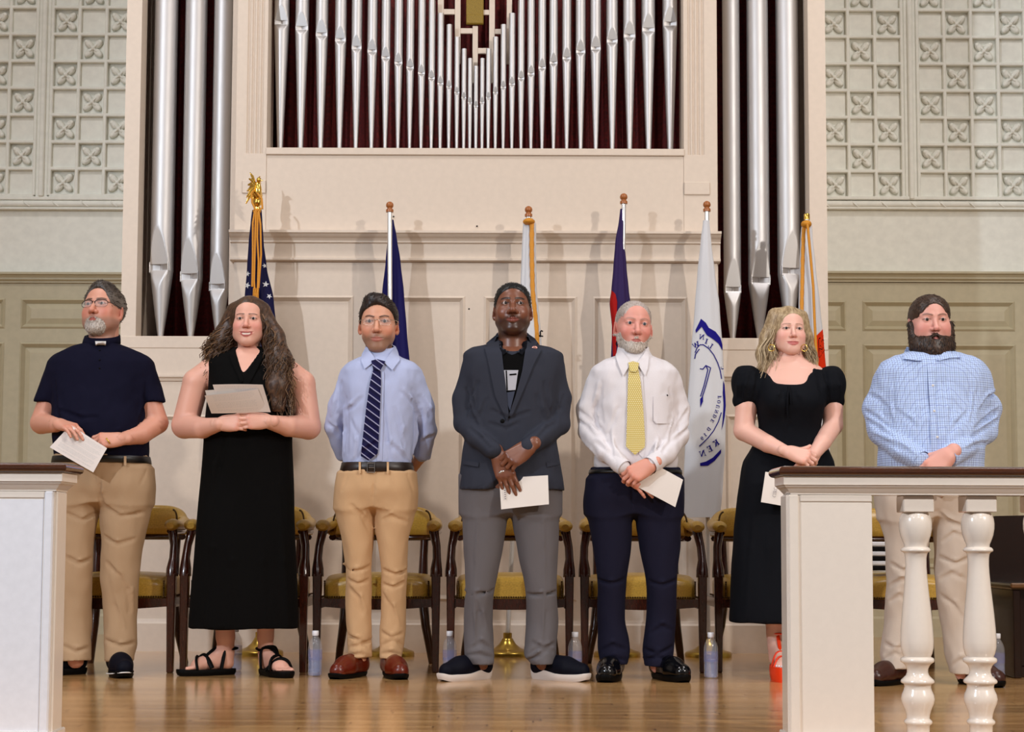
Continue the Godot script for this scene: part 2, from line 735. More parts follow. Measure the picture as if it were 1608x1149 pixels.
func fill_panel(at: Vector3, energy: float) -> void:  # an added light panel out of view that supplies ambient fill
	var t := thing("fill_panel", "unseen square fill light panel added on the hall ceiling", "lamp", "added fill light panels on the hall ceiling", at)
	var b := MB.new()
	b.box(Vector3(-0.75, -0.09, -0.75), Vector3(0.75, 0.0, 0.75), 0.01)
	put("frame", b.done(), M.ceiling, t)
	var g := MB.new()
	g.box(Vector3(-0.7, -0.1, -0.7), Vector3(0.7, -0.085, 0.7))
	var gm := mat(Color(1, 1, 1), 0.5)
	gm.emission_enabled = true
	gm.emission = Color(1.0, 0.985, 0.99)
	gm.emission_energy_multiplier = 1.5
	put("fill_diffuser", g.done(), gm, t)
	var l := AreaLight3D.new()
	l.name = "fill_glow"
	l.area_size = Vector2(1.4, 1.4)
	l.light_color = Color(1.0, 0.985, 0.99)
	l.light_energy = energy
	l.area_range = 40.0
	l.area_attenuation = 2.0
	l.shadow_enabled = true
	t.add_child(l)
	l.position.y = -0.12
	l.rotation.x = -PI / 2

# ------------------------------------------------------------------ the kit for people
func px_rows(rows: Array, z0: float) -> PackedFloat32Array:
	# rows of pixel v, pixel u of the centre, half width in pixels, half depth in metres, shift in depth, exponent
	var o := PackedFloat32Array()
	for r in rows:
		var dz: float = r[4] if r.size() > 4 else 0.0
		var ex: float = r[5] if r.size() > 5 else 2.0
		var p := W(r[1], r[0], z0 + dz)
		o.append(p.y)
		o.append(p.x)
		o.append(p.z)
		o.append(float(r[2]) * SC(z0))
		o.append(r[3])
		o.append(ex)
	return o

func limb(f: Field, pts: Array, z0: float, k := 0.01, k_first := -1.0, fl := 1.0, axis := Vector3.BACK) -> void:
	# pts of u, v, dz, radius in pixels
	var s := SC(z0)
	for i in pts.size() - 1:
		var a: Array = pts[i]
		var b: Array = pts[i + 1]
		f.cap(W(a[0], a[1], z0 + float(a[2])), W(b[0], b[1], z0 + float(b[2])), float(a[3]) * s, float(b[3]) * s, k_first if i == 0 and k_first >= 0.0 else k, 0, fl, axis)

func on(f: Field, u: float, v: float, z0: float, off := 0.0) -> Vector3:
	# the point of a garment that shows at this pixel, moved out along the line of sight
	var d := ray(u, v).normalized()
	var from := W(u, v, z0 + 0.55)
	var p := f.hit(from, d, 1.1)
	if (p - from).length() > 1.05:
		p = W(u, v, z0)
	return p - d * off

func fold(f: Field, pts: Array, z0: float, r := 0.012, high := 0.005, groove := false, k := 0.012) -> void:
	# a crease: a ridge with a hollow beside it, traced on the garment
	var q: Array[Vector3] = []
	var g: Array[Vector3] = []
	for i in pts.size():
		var p: Array = pts[i]
		var a: Array = pts[maxi(i - 1, 0)]
		var b: Array = pts[mini(i + 1, pts.size() - 1)]
		var side := Vector2(float(b[0]) - float(a[0]), float(b[1]) - float(a[1])).normalized().orthogonal() * 4.5
		if side.y < 0.0: side = -side
		q.append(on(f, p[0], p[1], z0, -(r - high) if not groove else (r - high)))
		if not groove: g.append(on(f, float(p[0]) + side.x, float(p[1]) + side.y, z0, r * 0.42))
	for i in q.size() - 1:
		f.cap(q[i], q[i + 1], r * (0.55 if i == 0 else 1.0), r * (0.55 if i == q.size() - 2 else 1.0), k * 0.7, 1 if groove else 0)
	for i in g.size() - 1:
		if g[i].distance_to(g[i + 1]) < 0.15:
			f.cap(g[i], g[i + 1], r * 0.6, r * 0.6, 0.012, 1)

func sheet(f: Field, poly: PackedVector2Array, z0: float, off: float, thick: float, step := 3.0) -> MB:
	# a piece of cloth or paper lying on a garment: its outline in pixels, laid on the surface found there
	var pts := PackedVector2Array()
	var edge := PackedVector2Array()
	for i in poly.size():
		var a := poly[i]
		var b := poly[(i + 1) % poly.size()]
		var m := maxi(1, int(a.distance_to(b) / step))
		for j in m:
			edge.append(a.lerp(b, float(j) / m))
	pts.append_array(edge)
	var lo := poly[0]
	var hi := poly[0]
	for p in poly:
		lo = lo.min(p)
		hi = hi.max(p)
	var y := lo.y + step * 0.5
	while y < hi.y:
		var x := lo.x + step * 0.5
		while x < hi.x:
			var q := Vector2(x, y)
			if Geometry2D.is_point_in_polygon(q, poly):
				var near := 1e9
				for e in edge:
					near = minf(near, e.distance_squared_to(q))
				if near > step * step * 0.3:
					pts.append(q)
			x += step
		y += step
	var ids := Geometry2D.triangulate_delaunay(pts)
	var o := MB.new()
	var front := PackedVector3Array()
	for p in pts:
		front.append(on(f, p.x, p.y, z0, off))
	for s in 2:
		var b := o.v.size()
		for k in pts.size():
			var d := ray(pts[k].x, pts[k].y).normalized()
			o.vert(front[k] - d * (thick if s == 0 else 0.0), -d, Vector2((pts[k].x - lo.x) / (hi.x - lo.x), (pts[k].y - lo.y) / (hi.y - lo.y)))
		for k in ids.size() / 3:
			var a := ids[k * 3]
			var c := ids[k * 3 + 1]
			var e := ids[k * 3 + 2]
			if not Geometry2D.is_point_in_polygon((pts[a] + pts[c] + pts[e]) / 3.0, poly):
				continue
			var cw := (pts[c] - pts[a]).cross(pts[e] - pts[a]) > 0.0
			if cw == (s == 0):
				o.tri(b + a, b + c, b + e)
			else:
				o.tri(b + a, b + e, b + c)
	var nf := pts.size()
	var ne := edge.size()
	for k in ne:
		var k2 := (k + 1) % ne
		var b := o.v.size()
		for q in [k, k2]:
			o.vert(o.v[q], Vector3.UP, o.t[q])
			o.vert(o.v[q + nf], Vector3.UP, o.t[q])
		var ccw := Geometry2D.is_polygon_clockwise(poly)
		if ccw:
			o.tri(b, b + 1, b + 2)
			o.tri(b + 1, b + 3, b + 2)
		else:
			o.tri(b, b + 2, b + 1)
			o.tri(b + 1, b + 2, b + 3)
	o.smooth()
	return o

func V2(a: Array) -> PackedVector2Array:
	var o := PackedVector2Array()
	for p in a:
		o.append(Vector2(p[0], p[1]))
	return o

func rumple(m: MB, amp: float, freq: float, stretch := Vector3.ONE, seed_ := 3) -> void:
	var nz := FastNoiseLite.new()
	nz.seed = seed_
	nz.frequency = freq
	nz.fractal_octaves = 2
	for k in m.v.size():
		m.v[k] += m.n[k] * nz.get_noise_3dv(m.v[k] * stretch) * amp
	m.smooth()

# a strip that runs round a garment at one height: belts, waistbands, cuffs
func band(rows: PackedFloat32Array, y0: float, y1: float, out: float, tilt := 0.0, sides := 64, from := 0.0, to := TAU) -> MB:
	var f := Field.new()
	f.loft(rows)
	var o := MB.new()
	var p := PackedVector3Array()
	for r in [[y1, -0.004], [y1, out], [(y0 + y1) * 0.5, out + 0.001], [y0, out], [y0, -0.004]]:
		for j in sides:
			var an := lerpf(from, to, j / float(sides if to - from > 6.2 else sides - 1))
			var d := Vector3(cos(an), 0, sin(an))
			var y: float = r[0]
			var c := _loft_mid(rows, y)
			var lo := 0.0
			var hi := 0.5
			for s in 18:
				var mid := (lo + hi) * 0.5
				if f.one(0, c + d * mid) < 0.0:
					lo = mid
				else:
					hi = mid
			p.append(c + d * (lo + float(r[1])) + Vector3(0, tilt * d.z, 0))
	o.grid(p, sides, to - from > 6.2, true)
	return o

func _loft_mid(rows: PackedFloat32Array, y: float) -> Vector3:
	var m := rows.size() / 6
	for i in m - 1:
		if rows[(i + 1) * 6] <= y or i == m - 2:
			var f := clampf((rows[i * 6] - y) / maxf(rows[i * 6] - rows[i * 6 + 6], 1e-6), 0.0, 1.0)
			return Vector3(lerpf(rows[i * 6 + 1], rows[i * 6 + 7], f), y, lerpf(rows[i * 6 + 2], rows[i * 6 + 8], f))
	return Vector3.ZERO

# ------------------------------------------------------------------ heads
# axes of a head: origin between the ears at the height of the eyes, y up, z out of the face
func head_field(h: Dictionary) -> Field:
	var f := Field.new()
	var w: float = h.get("wide", 1.0)
	var jaw: float = h.get("jaw", 1.0)
	var fat: float = h.get("fat", 0.0)
	var chin: float = h.get("chin", 0.0)
	var nose: float = h.get("nose", 1.0)
	var open: float = h.get("open", 1.0)
	var smile: float = h.get("smile", 0.0)
	f.ell(Vector3(0, 0.021, -0.014), Vector3(0.0765 * w, 0.088, 0.098), 0.01)
	f.ell(Vector3(0, -0.03, 0.018), Vector3((0.0655 + fat * 0.5) * w, 0.082, 0.070), 0.03)
	f.ell(Vector3(0, 0.045, 0.035), Vector3(0.06 * w, 0.048, 0.052), 0.03)
	for s in [-1.0, 1.0]:
		f.cap(Vector3(s * (0.048 * jaw + fat) * w, -0.060, 0.002), Vector3(s * 0.014 * jaw, -0.107 - chin, 0.063), 0.017 + fat * 0.4, 0.014, 0.03)
		f.ell(Vector3(s * 0.04 * w, -0.034, 0.058), Vector3(0.025 + fat * 0.5, 0.026 + fat * 0.3, 0.022), 0.025)
		if fat > 0.004:
			f.ell(Vector3(s * 0.042 * jaw, -0.070, 0.03), Vector3(0.018 + fat, 0.026, 0.028), 0.03)
	f.ell(Vector3(0, -0.107 - chin, 0.066), Vector3(0.021, 0.017, 0.018), 0.025)
	f.cap(Vector3(-0.018 * jaw, -0.106 - chin, 0.05), Vector3(0.018 * jaw, -0.106 - chin, 0.05), 0.013, 0.013, 0.03)
	# brow
	for s in [-1.0, 1.0]:
		f.cap(Vector3(s * 0.012, 0.017, 0.083), Vector3(s * 0.043 * w, 0.019, 0.066), 0.0105, 0.0095, 0.014)
	# muzzle
	f.ell(Vector3(0, -0.071, 0.062), Vector3(0.031, 0.026, 0.029), 0.02)
	# sockets
	for s in [-1.0, 1.0]:
		f.ell(Vector3(s * 0.0325, -0.002, 0.100), Vector3(0.021, 0.0145, 0.016), 0.012, 1)
		f.ell(Vector3(s * 0.0325, -0.0005, 0.076), Vector3(0.0150, 0.0125, 0.0125), 0.006)
		f.ell(Vector3(s * 0.0325, 0.0, 0.093), Vector3(0.0145, 0.0034 * open + 0.0008, 0.012), 0.0025, 1)
	# nose
	f.cap(Vector3(0, 0.010, 0.083), Vector3(0, -0.036, 0.101 + 0.006 * nose), 0.0068, 0.0105 * nose, 0.010)
	f.ell(Vector3(0, -0.040, 0.100 + 0.007 * nose), Vector3(0.0115, 0.0095, 0.0105) * nose, 0.007)
	for s in [-1.0, 1.0]:
		f.ell(Vector3(s * 0.0135 * nose, -0.042, 0.094), Vector3(0.0078, 0.0078, 0.0105) * nose, 0.005)
		f.ell(Vector3(s * 0.0068 * nose, -0.0498, 0.101), Vector3(0.0042, 0.0035, 0.006), 0.002, 1)
	# lips
	var lip: float = h.get("lip", 1.0)
	for s in [-1.0, 1.0]:
		var end := Vector3(s * (0.0245 + smile * 0.006), -0.0735 + smile * 0.006, 0.079 - smile * 0.004)
		f.cap(Vector3(s * 0.004, -0.0705, 0.0915), end + Vector3(0, 0.0014, 0), 0.0052 * lip, 0.0024, 0.006)
		f.cap(Vector3(s * 0.003, -0.0815 - float(h.get("gape", 0.0)), 0.0895), end - Vector3(0, 0.0012, 0), 0.0064 * lip, 0.0026, 0.006)
		f.cap(Vector3(0, -0.0755 - float(h.get("gape", 0.0)) * 0.5, 0.0985), end + Vector3(s * 0.003, 0.0006, 0.003), 0.0026 + float(h.get("gape", 0.0)) * 0.5, 0.0016, 0.0025, 1)
	# ears
	for s in [-1.0, 1.0]:
		var eb := Basis(Vector3.UP, s * 0.45) * Basis(Vector3.RIGHT, -0.12)
		f.ell(Vector3(s * 0.0805 * w, -0.014, -0.012), Vector3(0.0075, 0.031, 0.0185), 0.006, 0, eb)
		f.ell(Vector3(s * 0.0885 * w, -0.009, -0.006), Vector3(0.006, 0.020, 0.010), 0.004, 1, eb)
		f.ell(Vector3(s * 0.079 * w, -0.040, -0.006), Vector3(0.006, 0.009, 0.0085), 0.006)
	var nk: float = h.get("neck", 0.056)
	f.cap(Vector3(0, -0.075, -0.022), Vector3(0, -0.19, -0.042), nk, nk * 1.06, 0.022)
	return f

func gauss(p: Vector3, c: Vector3, r: Vector3) -> float:
	var d := (p - c) / r
	return exp(-d.length_squared())

func skin_of(h: Dictionary, p: Vector3, n: Vector3) -> Color:
	var c: Color = h.skin
	var ap := Vector3(absf(p.x), p.y, p.z)
	var rosy: float = h.get("rosy", 0.5)
	var red: Color = h.get("red", Color(c.r * 0.98, c.g * 0.74, c.b * 0.70))
	c = c.lerp(red, rosy * minf(1.0, 0.75 * gauss(ap, Vector3(0.045, -0.036, 0.06), Vector3(0.026, 0.022, 0.04)) + 0.6 * gauss(ap, Vector3(0, -0.042, 0.105), Vector3(0.016, 0.016, 0.02)) + 0.5 * gauss(ap, Vector3(0.085, -0.015, -0.01), Vector3(0.012, 0.04, 0.03))))
	# stubble or the shadowed growth of a shaved beard
	var st: float = h.get("stubble", 0.0)
	if st > 0.0 and p.z > -0.01:
		var line := -0.052 - 0.3 * ap.x + 0.6 * maxf(0.0, ap.x - 0.045)
		var m := smoothstep(line + 0.012, line - 0.012, p.y) * smoothstep(-0.15, -0.125, p.y)
		m *= 1.0 - 0.0 * ap.x
		var tone: Color = h.get("stubble_color", Color(0.30, 0.24, 0.21))
		c = c.lerp(tone, st * m)
	# lips
	if p.z > 0.07 and h.get("lip_color") != null:
		var sm: float = h.get("smile", 0.0)
		var gp: float = h.get("gape", 0.0)
		var bend := sm * 6.0 * ap.x * ap.x * 1.6
		var y := p.y - bend
		var wide := 0.0255 + sm * 0.006
		var m := smoothstep(wide, wide - 0.005, ap.x) * smoothstep(-0.0895 - gp, -0.0865 - gp, y) * smoothstep(-0.0655, -0.0685, y)
		m *= smoothstep(0.0, 0.004, 0.0115 * (1.0 - ap.x / wide) + 0.0035 - absf(y + 0.077 + gp * 0.5) + gp * 0.5 + 0.002)
		var lc: Color = h.lip_color
		if h.get("teeth", false) and ap.x < 0.0195 and absf(y + 0.0768 + gp * 0.35) < 0.0046:
			lc = Color(0.86, 0.80, 0.74)
			m = 1.0
		c = c.lerp(lc, m)
	# nostrils hold no colour of their own; brows are hair
	var bc: Color = h.get("brow", Color(0.25, 0.18, 0.14))
	var by: float = h.get("brow_y", 0.0185)
	var bt: float = h.get("brow_thick", 0.0048)
	var arch := by + 0.0035 * sin(clampf((ap.x - 0.012) / 0.036, 0.0, 1.0) * PI * 0.8) - float(h.get("frown", 0.0)) * maxf(0.0, 0.03 - ap.x)
	if p.z > 0.045:
		var m := smoothstep(bt, bt * 0.35, absf(p.y - arch)) * smoothstep(0.008, 0.013, ap.x) * smoothstep(0.054, 0.046, ap.x)
		c = c.lerp(bc, m * float(h.get("brow_strength", 0.8)))
		# lashes and lid rims
		var rim := Vector2((ap.x - 0.0325) / 0.0165, (p.y) / (0.0034 * float(h.get("open", 1.0)) + 0.0036)).length()
		var lash: Color = h.get("lash", bc)
		c = c.lerp(lash, 0.55 * smoothstep(1.28, 0.95, rim) * (1.0 if p.y > -0.001 else 0.45))
	return c

func make_head(h: Dictionary, xf: Transform3D) -> Dictionary:
	var f := head_field(h)
	var cell: float = h.get("cell", 0.003)
	var skin := f.nets(Vector3(-0.108, -0.19, -0.125), Vector3(0.108, 0.13, 0.125), cell)
	for k in skin.v.size():
		skin.c[k] = skin_of(h, skin.v[k], skin.n[k])
	skin.colored = true
	var out := {"skin": skin}
	var look: Vector3 = h.get("look", Vector3(0, 0, 1)).normalized()
	for e in 2:
		var s := -1.0 if e == 0 else 1.0
		var eye := MB.new()
		eye.colored = true
		var at := Vector3(s * 0.0325, 0.0, 0.0775)
		eye.ball(at, Vector3.ONE * 0.0118, 20, 16)
		for k in eye.v.size():
			var d := (eye.v[k] - at).normalized().dot(look)
			eye.c[k] = Color(0.03, 0.025, 0.025) if d > 0.955 else (h.get("iris", Color(0.16, 0.10, 0.07)) if d > 0.83 else Color(0.70, 0.65, 0.63))
		out["eye%d" % e] = eye
	for key in ["hair", "beard"]:
		if h.has(key):
			var hf: Field = h[key].call(h)
			var ho: MB = hf.nets(Vector3(-0.135, -0.2, -0.15), Vector3(0.135, 0.165, 0.15), h.get("hair_cell", 0.0035))
			hair_tint(ho, h.get(key + "_colors", [Color(0.2, 0.15, 0.1), Color(0.3, 0.22, 0.16)]), h.get(key + "_fine", 1.0))
			out[key] = ho
	for key in out:
		var m: MB = out[key]
		for k in m.v.size():
			m.v[k] = xf * m.v[k]
			m.n[k] = (xf.basis * m.n[k]).normalized()
	return out

func hair_tint(m: MB, cols: Array, fine := 1.0) -> void:
	# strands: fine streaks that run down and out, raised a little from the surface
	var nz := FastNoiseLite.new()
	nz.seed = 11
	nz.frequency = 1.0
	nz.fractal_octaves = 2
	for k in m.v.size():
		var p := m.v[k]
		var ang := atan2(p.x, p.z + 0.02)
		var q := Vector3(ang * 24.0 * fine, p.y * 45.0, Vector2(p.x, p.z).length() * 190.0 * fine)
		var s := nz.get_noise_3dv(q)
		m.v[k] += m.n[k] * s * 0.0014
		var t := clampf(0.5 + s * 1.1, 0.0, 1.0)
		var c: Color = cols[0].lerp(cols[1], t)
		if cols.size() > 2:
			c = c.lerp(cols[2], smoothstep(0.03, 0.085, absf(p.x)) * smoothstep(0.09, 0.03, p.y) * 0.8)
		m.c[k] = c
	m.smooth()
	m.colored = true

# short hair: a shell over the skull, cut back from the face by a rounded mask
func crop(h: Dictionary) -> Field:
	var f := Field.new()
	var w: float = h.get("wide", 1.0)
	var th: float = h.get("thick", 0.010)
	var up: float = h.get("thick_top", th)
	f.ell(Vector3(0, 0.022 + up * 0.5, -0.016), Vector3(0.0765 * w + float(h.get("thick_side", th * 0.7)), 0.088 + up * 0.6, 0.098 + th), 0.01)
	f.ell(Vector3(0, 0.045, 0.032), Vector3(0.06 * w + th * 0.5, 0.048 + up, 0.053 + th * 0.7), 0.03)
	if h.has("sweep"):
		var sw: Vector3 = h.sweep
		f.ell(sw, Vector3(0.045, 0.022, 0.045), 0.03)
	var line: float = h.get("hairline", 0.075)
	var temple: float = h.get("temple", 0.062)
	f.ell(Vector3(0, line - 0.115, 0.145), Vector3(temple + 0.006, 0.115, 0.115), 0.014, 1)
	f.cap(Vector3(-0.012, line - 0.07, 0.15), Vector3(0.012, line - 0.07, 0.15), 0.068, 0.068, 0.01, 1)
	var back: float = h.get("nape", -0.075)
	f.half(Vector3(0, back, -0.03), Vector3(0, -1, 0.25), 0.01)
	f.half(Vector3(0, float(h.get("sideburn", -0.02)), 0.02), Vector3(0, -0.75, 0.8), 0.008)
	for s in [-1.0, 1.0]:
		f.ell(Vector3(s * 0.085 * w, -0.022, -0.008), Vector3(0.022, 0.034, 0.021), 0.004, 1)
	return f

# ------------------------------------------------------------------ hands
# axes of a hand: wrist at the origin, y to the fingers, z out of the back of the hand, x to the thumb side (flip for the other hand)
func make_hand(wrist: Vector3, to: Vector3, back: Vector3, flip: float, curl: Array, opt := {}) -> MB:
	var f := Field.new()
	var s: float = opt.get("size", 1.0)
	var xs := [0.030, 0.010, -0.0105, -0.029]
	var ys := [0.090, 0.094, 0.090, 0.081]
	var ln := [0.070, 0.079, 0.073, 0.057]
	var rr := [0.0092, 0.0094, 0.0088, 0.0078]
	var fat: float = opt.get("fat", 1.0)
	var spread: float = opt.get("spread", 0.06)
	f.cap(Vector3(0, -0.025, 0), Vector3(0, 0.006, 0), 0.0265 * fat, 0.0255 * fat, 0.012, 0, 1.2)
	for i in 4:
		var x: float = xs[i]
		f.cap(Vector3(x * 0.55, 0.008, -0.001), Vector3(x, ys[i] - 0.004, 0.002), 0.0155 * fat, 0.0118 * fat, 0.016)
	f.ell(Vector3(0.0, 0.045, -0.007), Vector3(0.036, 0.044, 0.014) * fat, 0.015)
	for i in 4:
		var c: Array = curl[i]
		var p := Vector3(xs[i], ys[i], 0.001)
		var bend := 0.0
		var side: float = (1.5 - i) * spread + float(opt.get("lean", 0.0))
		var part := [0.46, 0.30, 0.24]
		for j in 3:
			bend += float(c[j])
			var d := Vector3(sin(side) * cos(bend), cos(side) * cos(bend), -sin(bend))
			var q: Vector3 = p + d * float(ln[i]) * float(part[j])
			f.cap(p, q, rr[i] * fat * (1.0 - 0.07 * j), rr[i] * fat * (0.94 - 0.09 * j), 0.0035 if j > 0 else 0.006)
			p = q
	var tb: Array = opt.get("thumb", [0.75, 0.25, 0.15])
	var p := Vector3(0.020, 0.016, -0.006)
	var dir := Vector3(sin(tb[0]), cos(tb[0]), -0.35).normalized()
	var tl := [0.042, 0.034, 0.027]
	for j in 3:
		var q := p + dir * float(tl[j])
		f.cap(p, q, [0.0155, 0.0112, 0.0098][j] * fat, [0.0115, 0.0100, 0.0080][j] * fat, 0.012 if j == 0 else 0.004)
		p = q
		dir = dir.rotated(Vector3(0, 0, 1), float(tb[1])).normalized()
		dir = (dir + Vector3(0, 0, -1) * float(tb[2])).normalized()
	var m := f.nets(Vector3(-0.075, -0.06, -0.11), Vector3(0.1, 0.195, 0.06), opt.get("cell", 0.003))
	var yv := to.normalized()
	var zv := (back - yv * back.dot(yv)).normalized()
	var xv := yv.cross(zv) * flip
	var b := Basis(xv, yv, zv)
	var base: Color = opt.get("skin", Color(0.8, 0.6, 0.5))
	var kn: Color = opt.get("knuckle", Color(base.r * 0.98, base.g * 0.84, base.b * 0.80))
	for k in m.v.size():
		var lp := m.v[k]
		var t := 0.0
		for i in 4:
			t = maxf(t, gauss(lp, Vector3(xs[i], ys[i], 0.008), Vector3(0.008, 0.009, 0.02)))
		m.c[k] = base.lerp(kn, t * 0.7)
		m.v[k] = wrist + b * (lp * s)
		m.n[k] = (b * m.n[k]).normalized()
	if flip * 1.0 < 0.0:
		for k in m.i.size() / 3:
			var h := m.i[k * 3 + 1]
			m.i[k * 3 + 1] = m.i[k * 3 + 2]
			m.i[k * 3 + 2] = h
	m.colored = true
	return m

# ------------------------------------------------------------------ the stage
func make_materials() -> void:
	M.cream = grainy(Color(0.86, 0.795, 0.725), 0.5, 3.0, 0.025, 2)
	M.cream_rail = grainy(Color(0.92, 0.875, 0.825), 0.22, 4.0, 0.012, 5)
	M.cream_rail.clearcoat_enabled = true
	M.cream_rail.clearcoat = 0.6
	M.cream_rail.clearcoat_roughness = 0.12
	M.sage = grainy(Color(0.74, 0.70, 0.58), 0.55, 2.0, 0.05, 3)
	M.plaster = grainy(Color(0.93, 0.93, 0.885), 0.65, 2.0, 0.05, 4)
	M.hall = grainy(Color(0.80, 0.785, 0.76), 0.8, 1.0, 0.05, 6)
	M.ceiling = mat(Color(0.88, 0.86, 0.82), 0.8)
	M.curtain = grainy(Color(0.46, 0.07, 0.065), 0.85, 6.0, 0.5, 7)
	M.tin = mat(Color(0.80, 0.79, 0.785), 0.56, 1.0)
	M.tin.roughness_texture = noise_tex(0.03, Color(0.88, 0.88, 0.88), Color(1.0, 1.0, 1.0), 9, 128)
	M.tin.uv1_triplanar = true
	M.tin.uv1_scale = Vector3(6, 1.2, 6)
	M.tin_lip = mat(Color(0.88, 0.875, 0.87), 0.42, 1.0)
	M.slot = mat(Color(0.02, 0.02, 0.02), 0.8)
	M.gold_panel = grainy(Color(0.62, 0.50, 0.14), 0.45, 20.0, 0.25, 12)
	M.brass = mat(Color(0.72, 0.60, 0.28), 0.28, 1.0)
	M.gilt = mat(Color(0.90, 0.74, 0.36), 0.2, 1.0)
	M.rail_top = wood_mat(Color(0.20, 0.10, 0.055), Color(0.34, 0.18, 0.10), 0.10, Vector3(1.2, 30, 30))
	M.rail_top.clearcoat_enabled = true
	M.rail_top.clearcoat = 1.0
	M.rail_top.clearcoat_roughness = 0.08
	M.pedestal_white = grainy(Color(0.90, 0.895, 0.91), 0.35, 4.0, 0.03, 15)  # bluish white, paler than the cream rails, on the pedestal panel and stile
	M.floor = floor_mat()

func wood_mat(a: Color, b: Color, rough: float, scale: Vector3) -> StandardMaterial3D:
	var m := mat(Color.WHITE, rough)
	m.albedo_texture = noise_tex(0.04, a, b, 21, 256, 5)
	m.uv1_triplanar = true
	m.uv1_scale = scale
	return m

func floor_mat() -> StandardMaterial3D:
	# narrow strip boards that run across the stage; one repeat is 2.4 m long and 36 boards of 57 mm deep
	var wd := 512
	var boards := 36
	var hi := boards * 28
	var im := Image.create(wd, hi, false, Image.FORMAT_RGB8)
	var ro := Image.create(wd, hi, false, Image.FORMAT_RGB8)
	var rng := RandomNumberGenerator.new()
	rng.seed = 4
	var nz := FastNoiseLite.new()
	nz.seed = 8
	nz.frequency = 1.0
	nz.fractal_octaves = 4
	for bd in boards:
		var cut := rng.randi_range(0, wd - 1)
		var tones := [rng.randf(), rng.randf()]
		for y in 28:
			for x in wd:
				var second := (x + cut) % wd < wd / 2
				var t: float = tones[0] if second else tones[1]
				var g := nz.get_noise_2d(x * 0.02 + (40.0 if second else 0.0), (bd * 28 + y) * 0.5)
				var c := Color(0.66, 0.485, 0.29).lerp(Color(0.82, 0.64, 0.42), clampf(t * 0.75 + 0.18 + g * 0.45, 0.0, 1.0))
				var r := 0.62 + 0.38 * clampf(0.5 + g, 0.0, 1.0)
				if y == 0 or (x + cut) % wd == 0 or (x + cut) % wd == wd / 2:
					c = Color(0.36, 0.24, 0.14)
					r = 1.0
				im.set_pixel(x, bd * 28 + y, c)
				ro.set_pixel(x, bd * 28 + y, Color(r, r, r))
	var m := mat(Color.WHITE, 0.22)
	m.albedo_texture = ImageTexture.create_from_image(im)
	m.roughness_texture = ImageTexture.create_from_image(ro)
	m.uv1_triplanar = true
	m.uv1_world_triplanar = true
	m.uv1_scale = Vector3(1.0 / 2.4, 1.0, 1.0 / 2.052)
	m.clearcoat_enabled = true
	m.clearcoat = 0.55
	m.clearcoat_roughness = 0.16
	return m

func X(u: float, z: float, v := 500.0) -> float:
	return W(u, v, z).x

func Y(v: float, z: float, u := 804.0) -> float:
	return W(u, v, z).y

func slab(called: String, parent: Node, m: Material, x0: float, x1: float, y0: float, y1: float, z0: float, z1: float, bev := 0.0) -> MeshInstance3D:
	var b := MB.new()
	b.box(Vector3(x0, y0, z0), Vector3(x1, y1, z1), bev)
	return put(called, b.done(), m, parent)

# a moulding: a profile of (out, up) run along x
func moulding(called: String, parent: Node, m: Material, x0: float, x1: float, y: float, z: float, prof: Array) -> MeshInstance3D:
	var b := MB.new()
	var poly := PackedVector2Array()
	for q in prof:
		poly.append(Vector2(-q[0], q[1]))
	b.prism(poly, x0, x1, Transform3D(Basis(Vector3(0, 0, -1), Vector3(0, 1, 0), Vector3(1, 0, 0)), Vector3(0, y, z)))
	return put(called, b.done(), m, parent)

func panel_frame(parent: Node, m: Material, x0: float, x1: float, y0: float, y1: float, z: float, w := 0.022, deep := 0.016, field := true) -> void:
	# a raised field inside a bevelled edge: dark grooves on real slopes
	var b := MB.new()
	var o := [Vector3(x0, y0, z), Vector3(x1, y0, z), Vector3(x1, y1, z), Vector3(x0, y1, z)]
	var i := [Vector3(x0 + w, y0 + w, z - deep), Vector3(x1 - w, y0 + w, z - deep), Vector3(x1 - w, y1 - w, z - deep), Vector3(x0 + w, y1 - w, z - deep)]
	var l := [Vector3(x0 - 0.012, y0 - 0.012, z + 0.001), Vector3(x1 + 0.012, y0 - 0.012, z + 0.001), Vector3(x1 + 0.012, y1 + 0.012, z + 0.001), Vector3(x0 - 0.012, y1 + 0.012, z + 0.001)]
	for k in 4:
		var j := (k + 1) % 4
		b.quad(l[k], l[j], o[j] + Vector3(0, 0, 0.009), o[k] + Vector3(0, 0, 0.009))
		b.quad(o[k] + Vector3(0, 0, 0.009), o[j] + Vector3(0, 0, 0.009), i[j], i[k])
	put("panel_moulding", b.done(), m, parent)
	var f := MB.new()
	var e := 0.035 if field else 0.0
	f.quad(i[0], i[1], i[2], i[3])
	if field:
		var q := [i[0] + Vector3(e, e, 0), i[1] + Vector3(-e, e, 0), i[2] + Vector3(-e, -e, 0), i[3] + Vector3(e, -e, 0)]
		f = MB.new()
		for k in 4:
			var j := (k + 1) % 4
			f.quad(i[k], i[j], q[j] + Vector3(0, 0, 0.014), q[k] + Vector3(0, 0, 0.014))
		f.quad(q[0] + Vector3(0, 0, 0.014), q[1] + Vector3(0, 0, 0.014), q[2] + Vector3(0, 0, 0.014), q[3] + Vector3(0, 0, 0.014))
	put("panel", f.done(), m, parent)

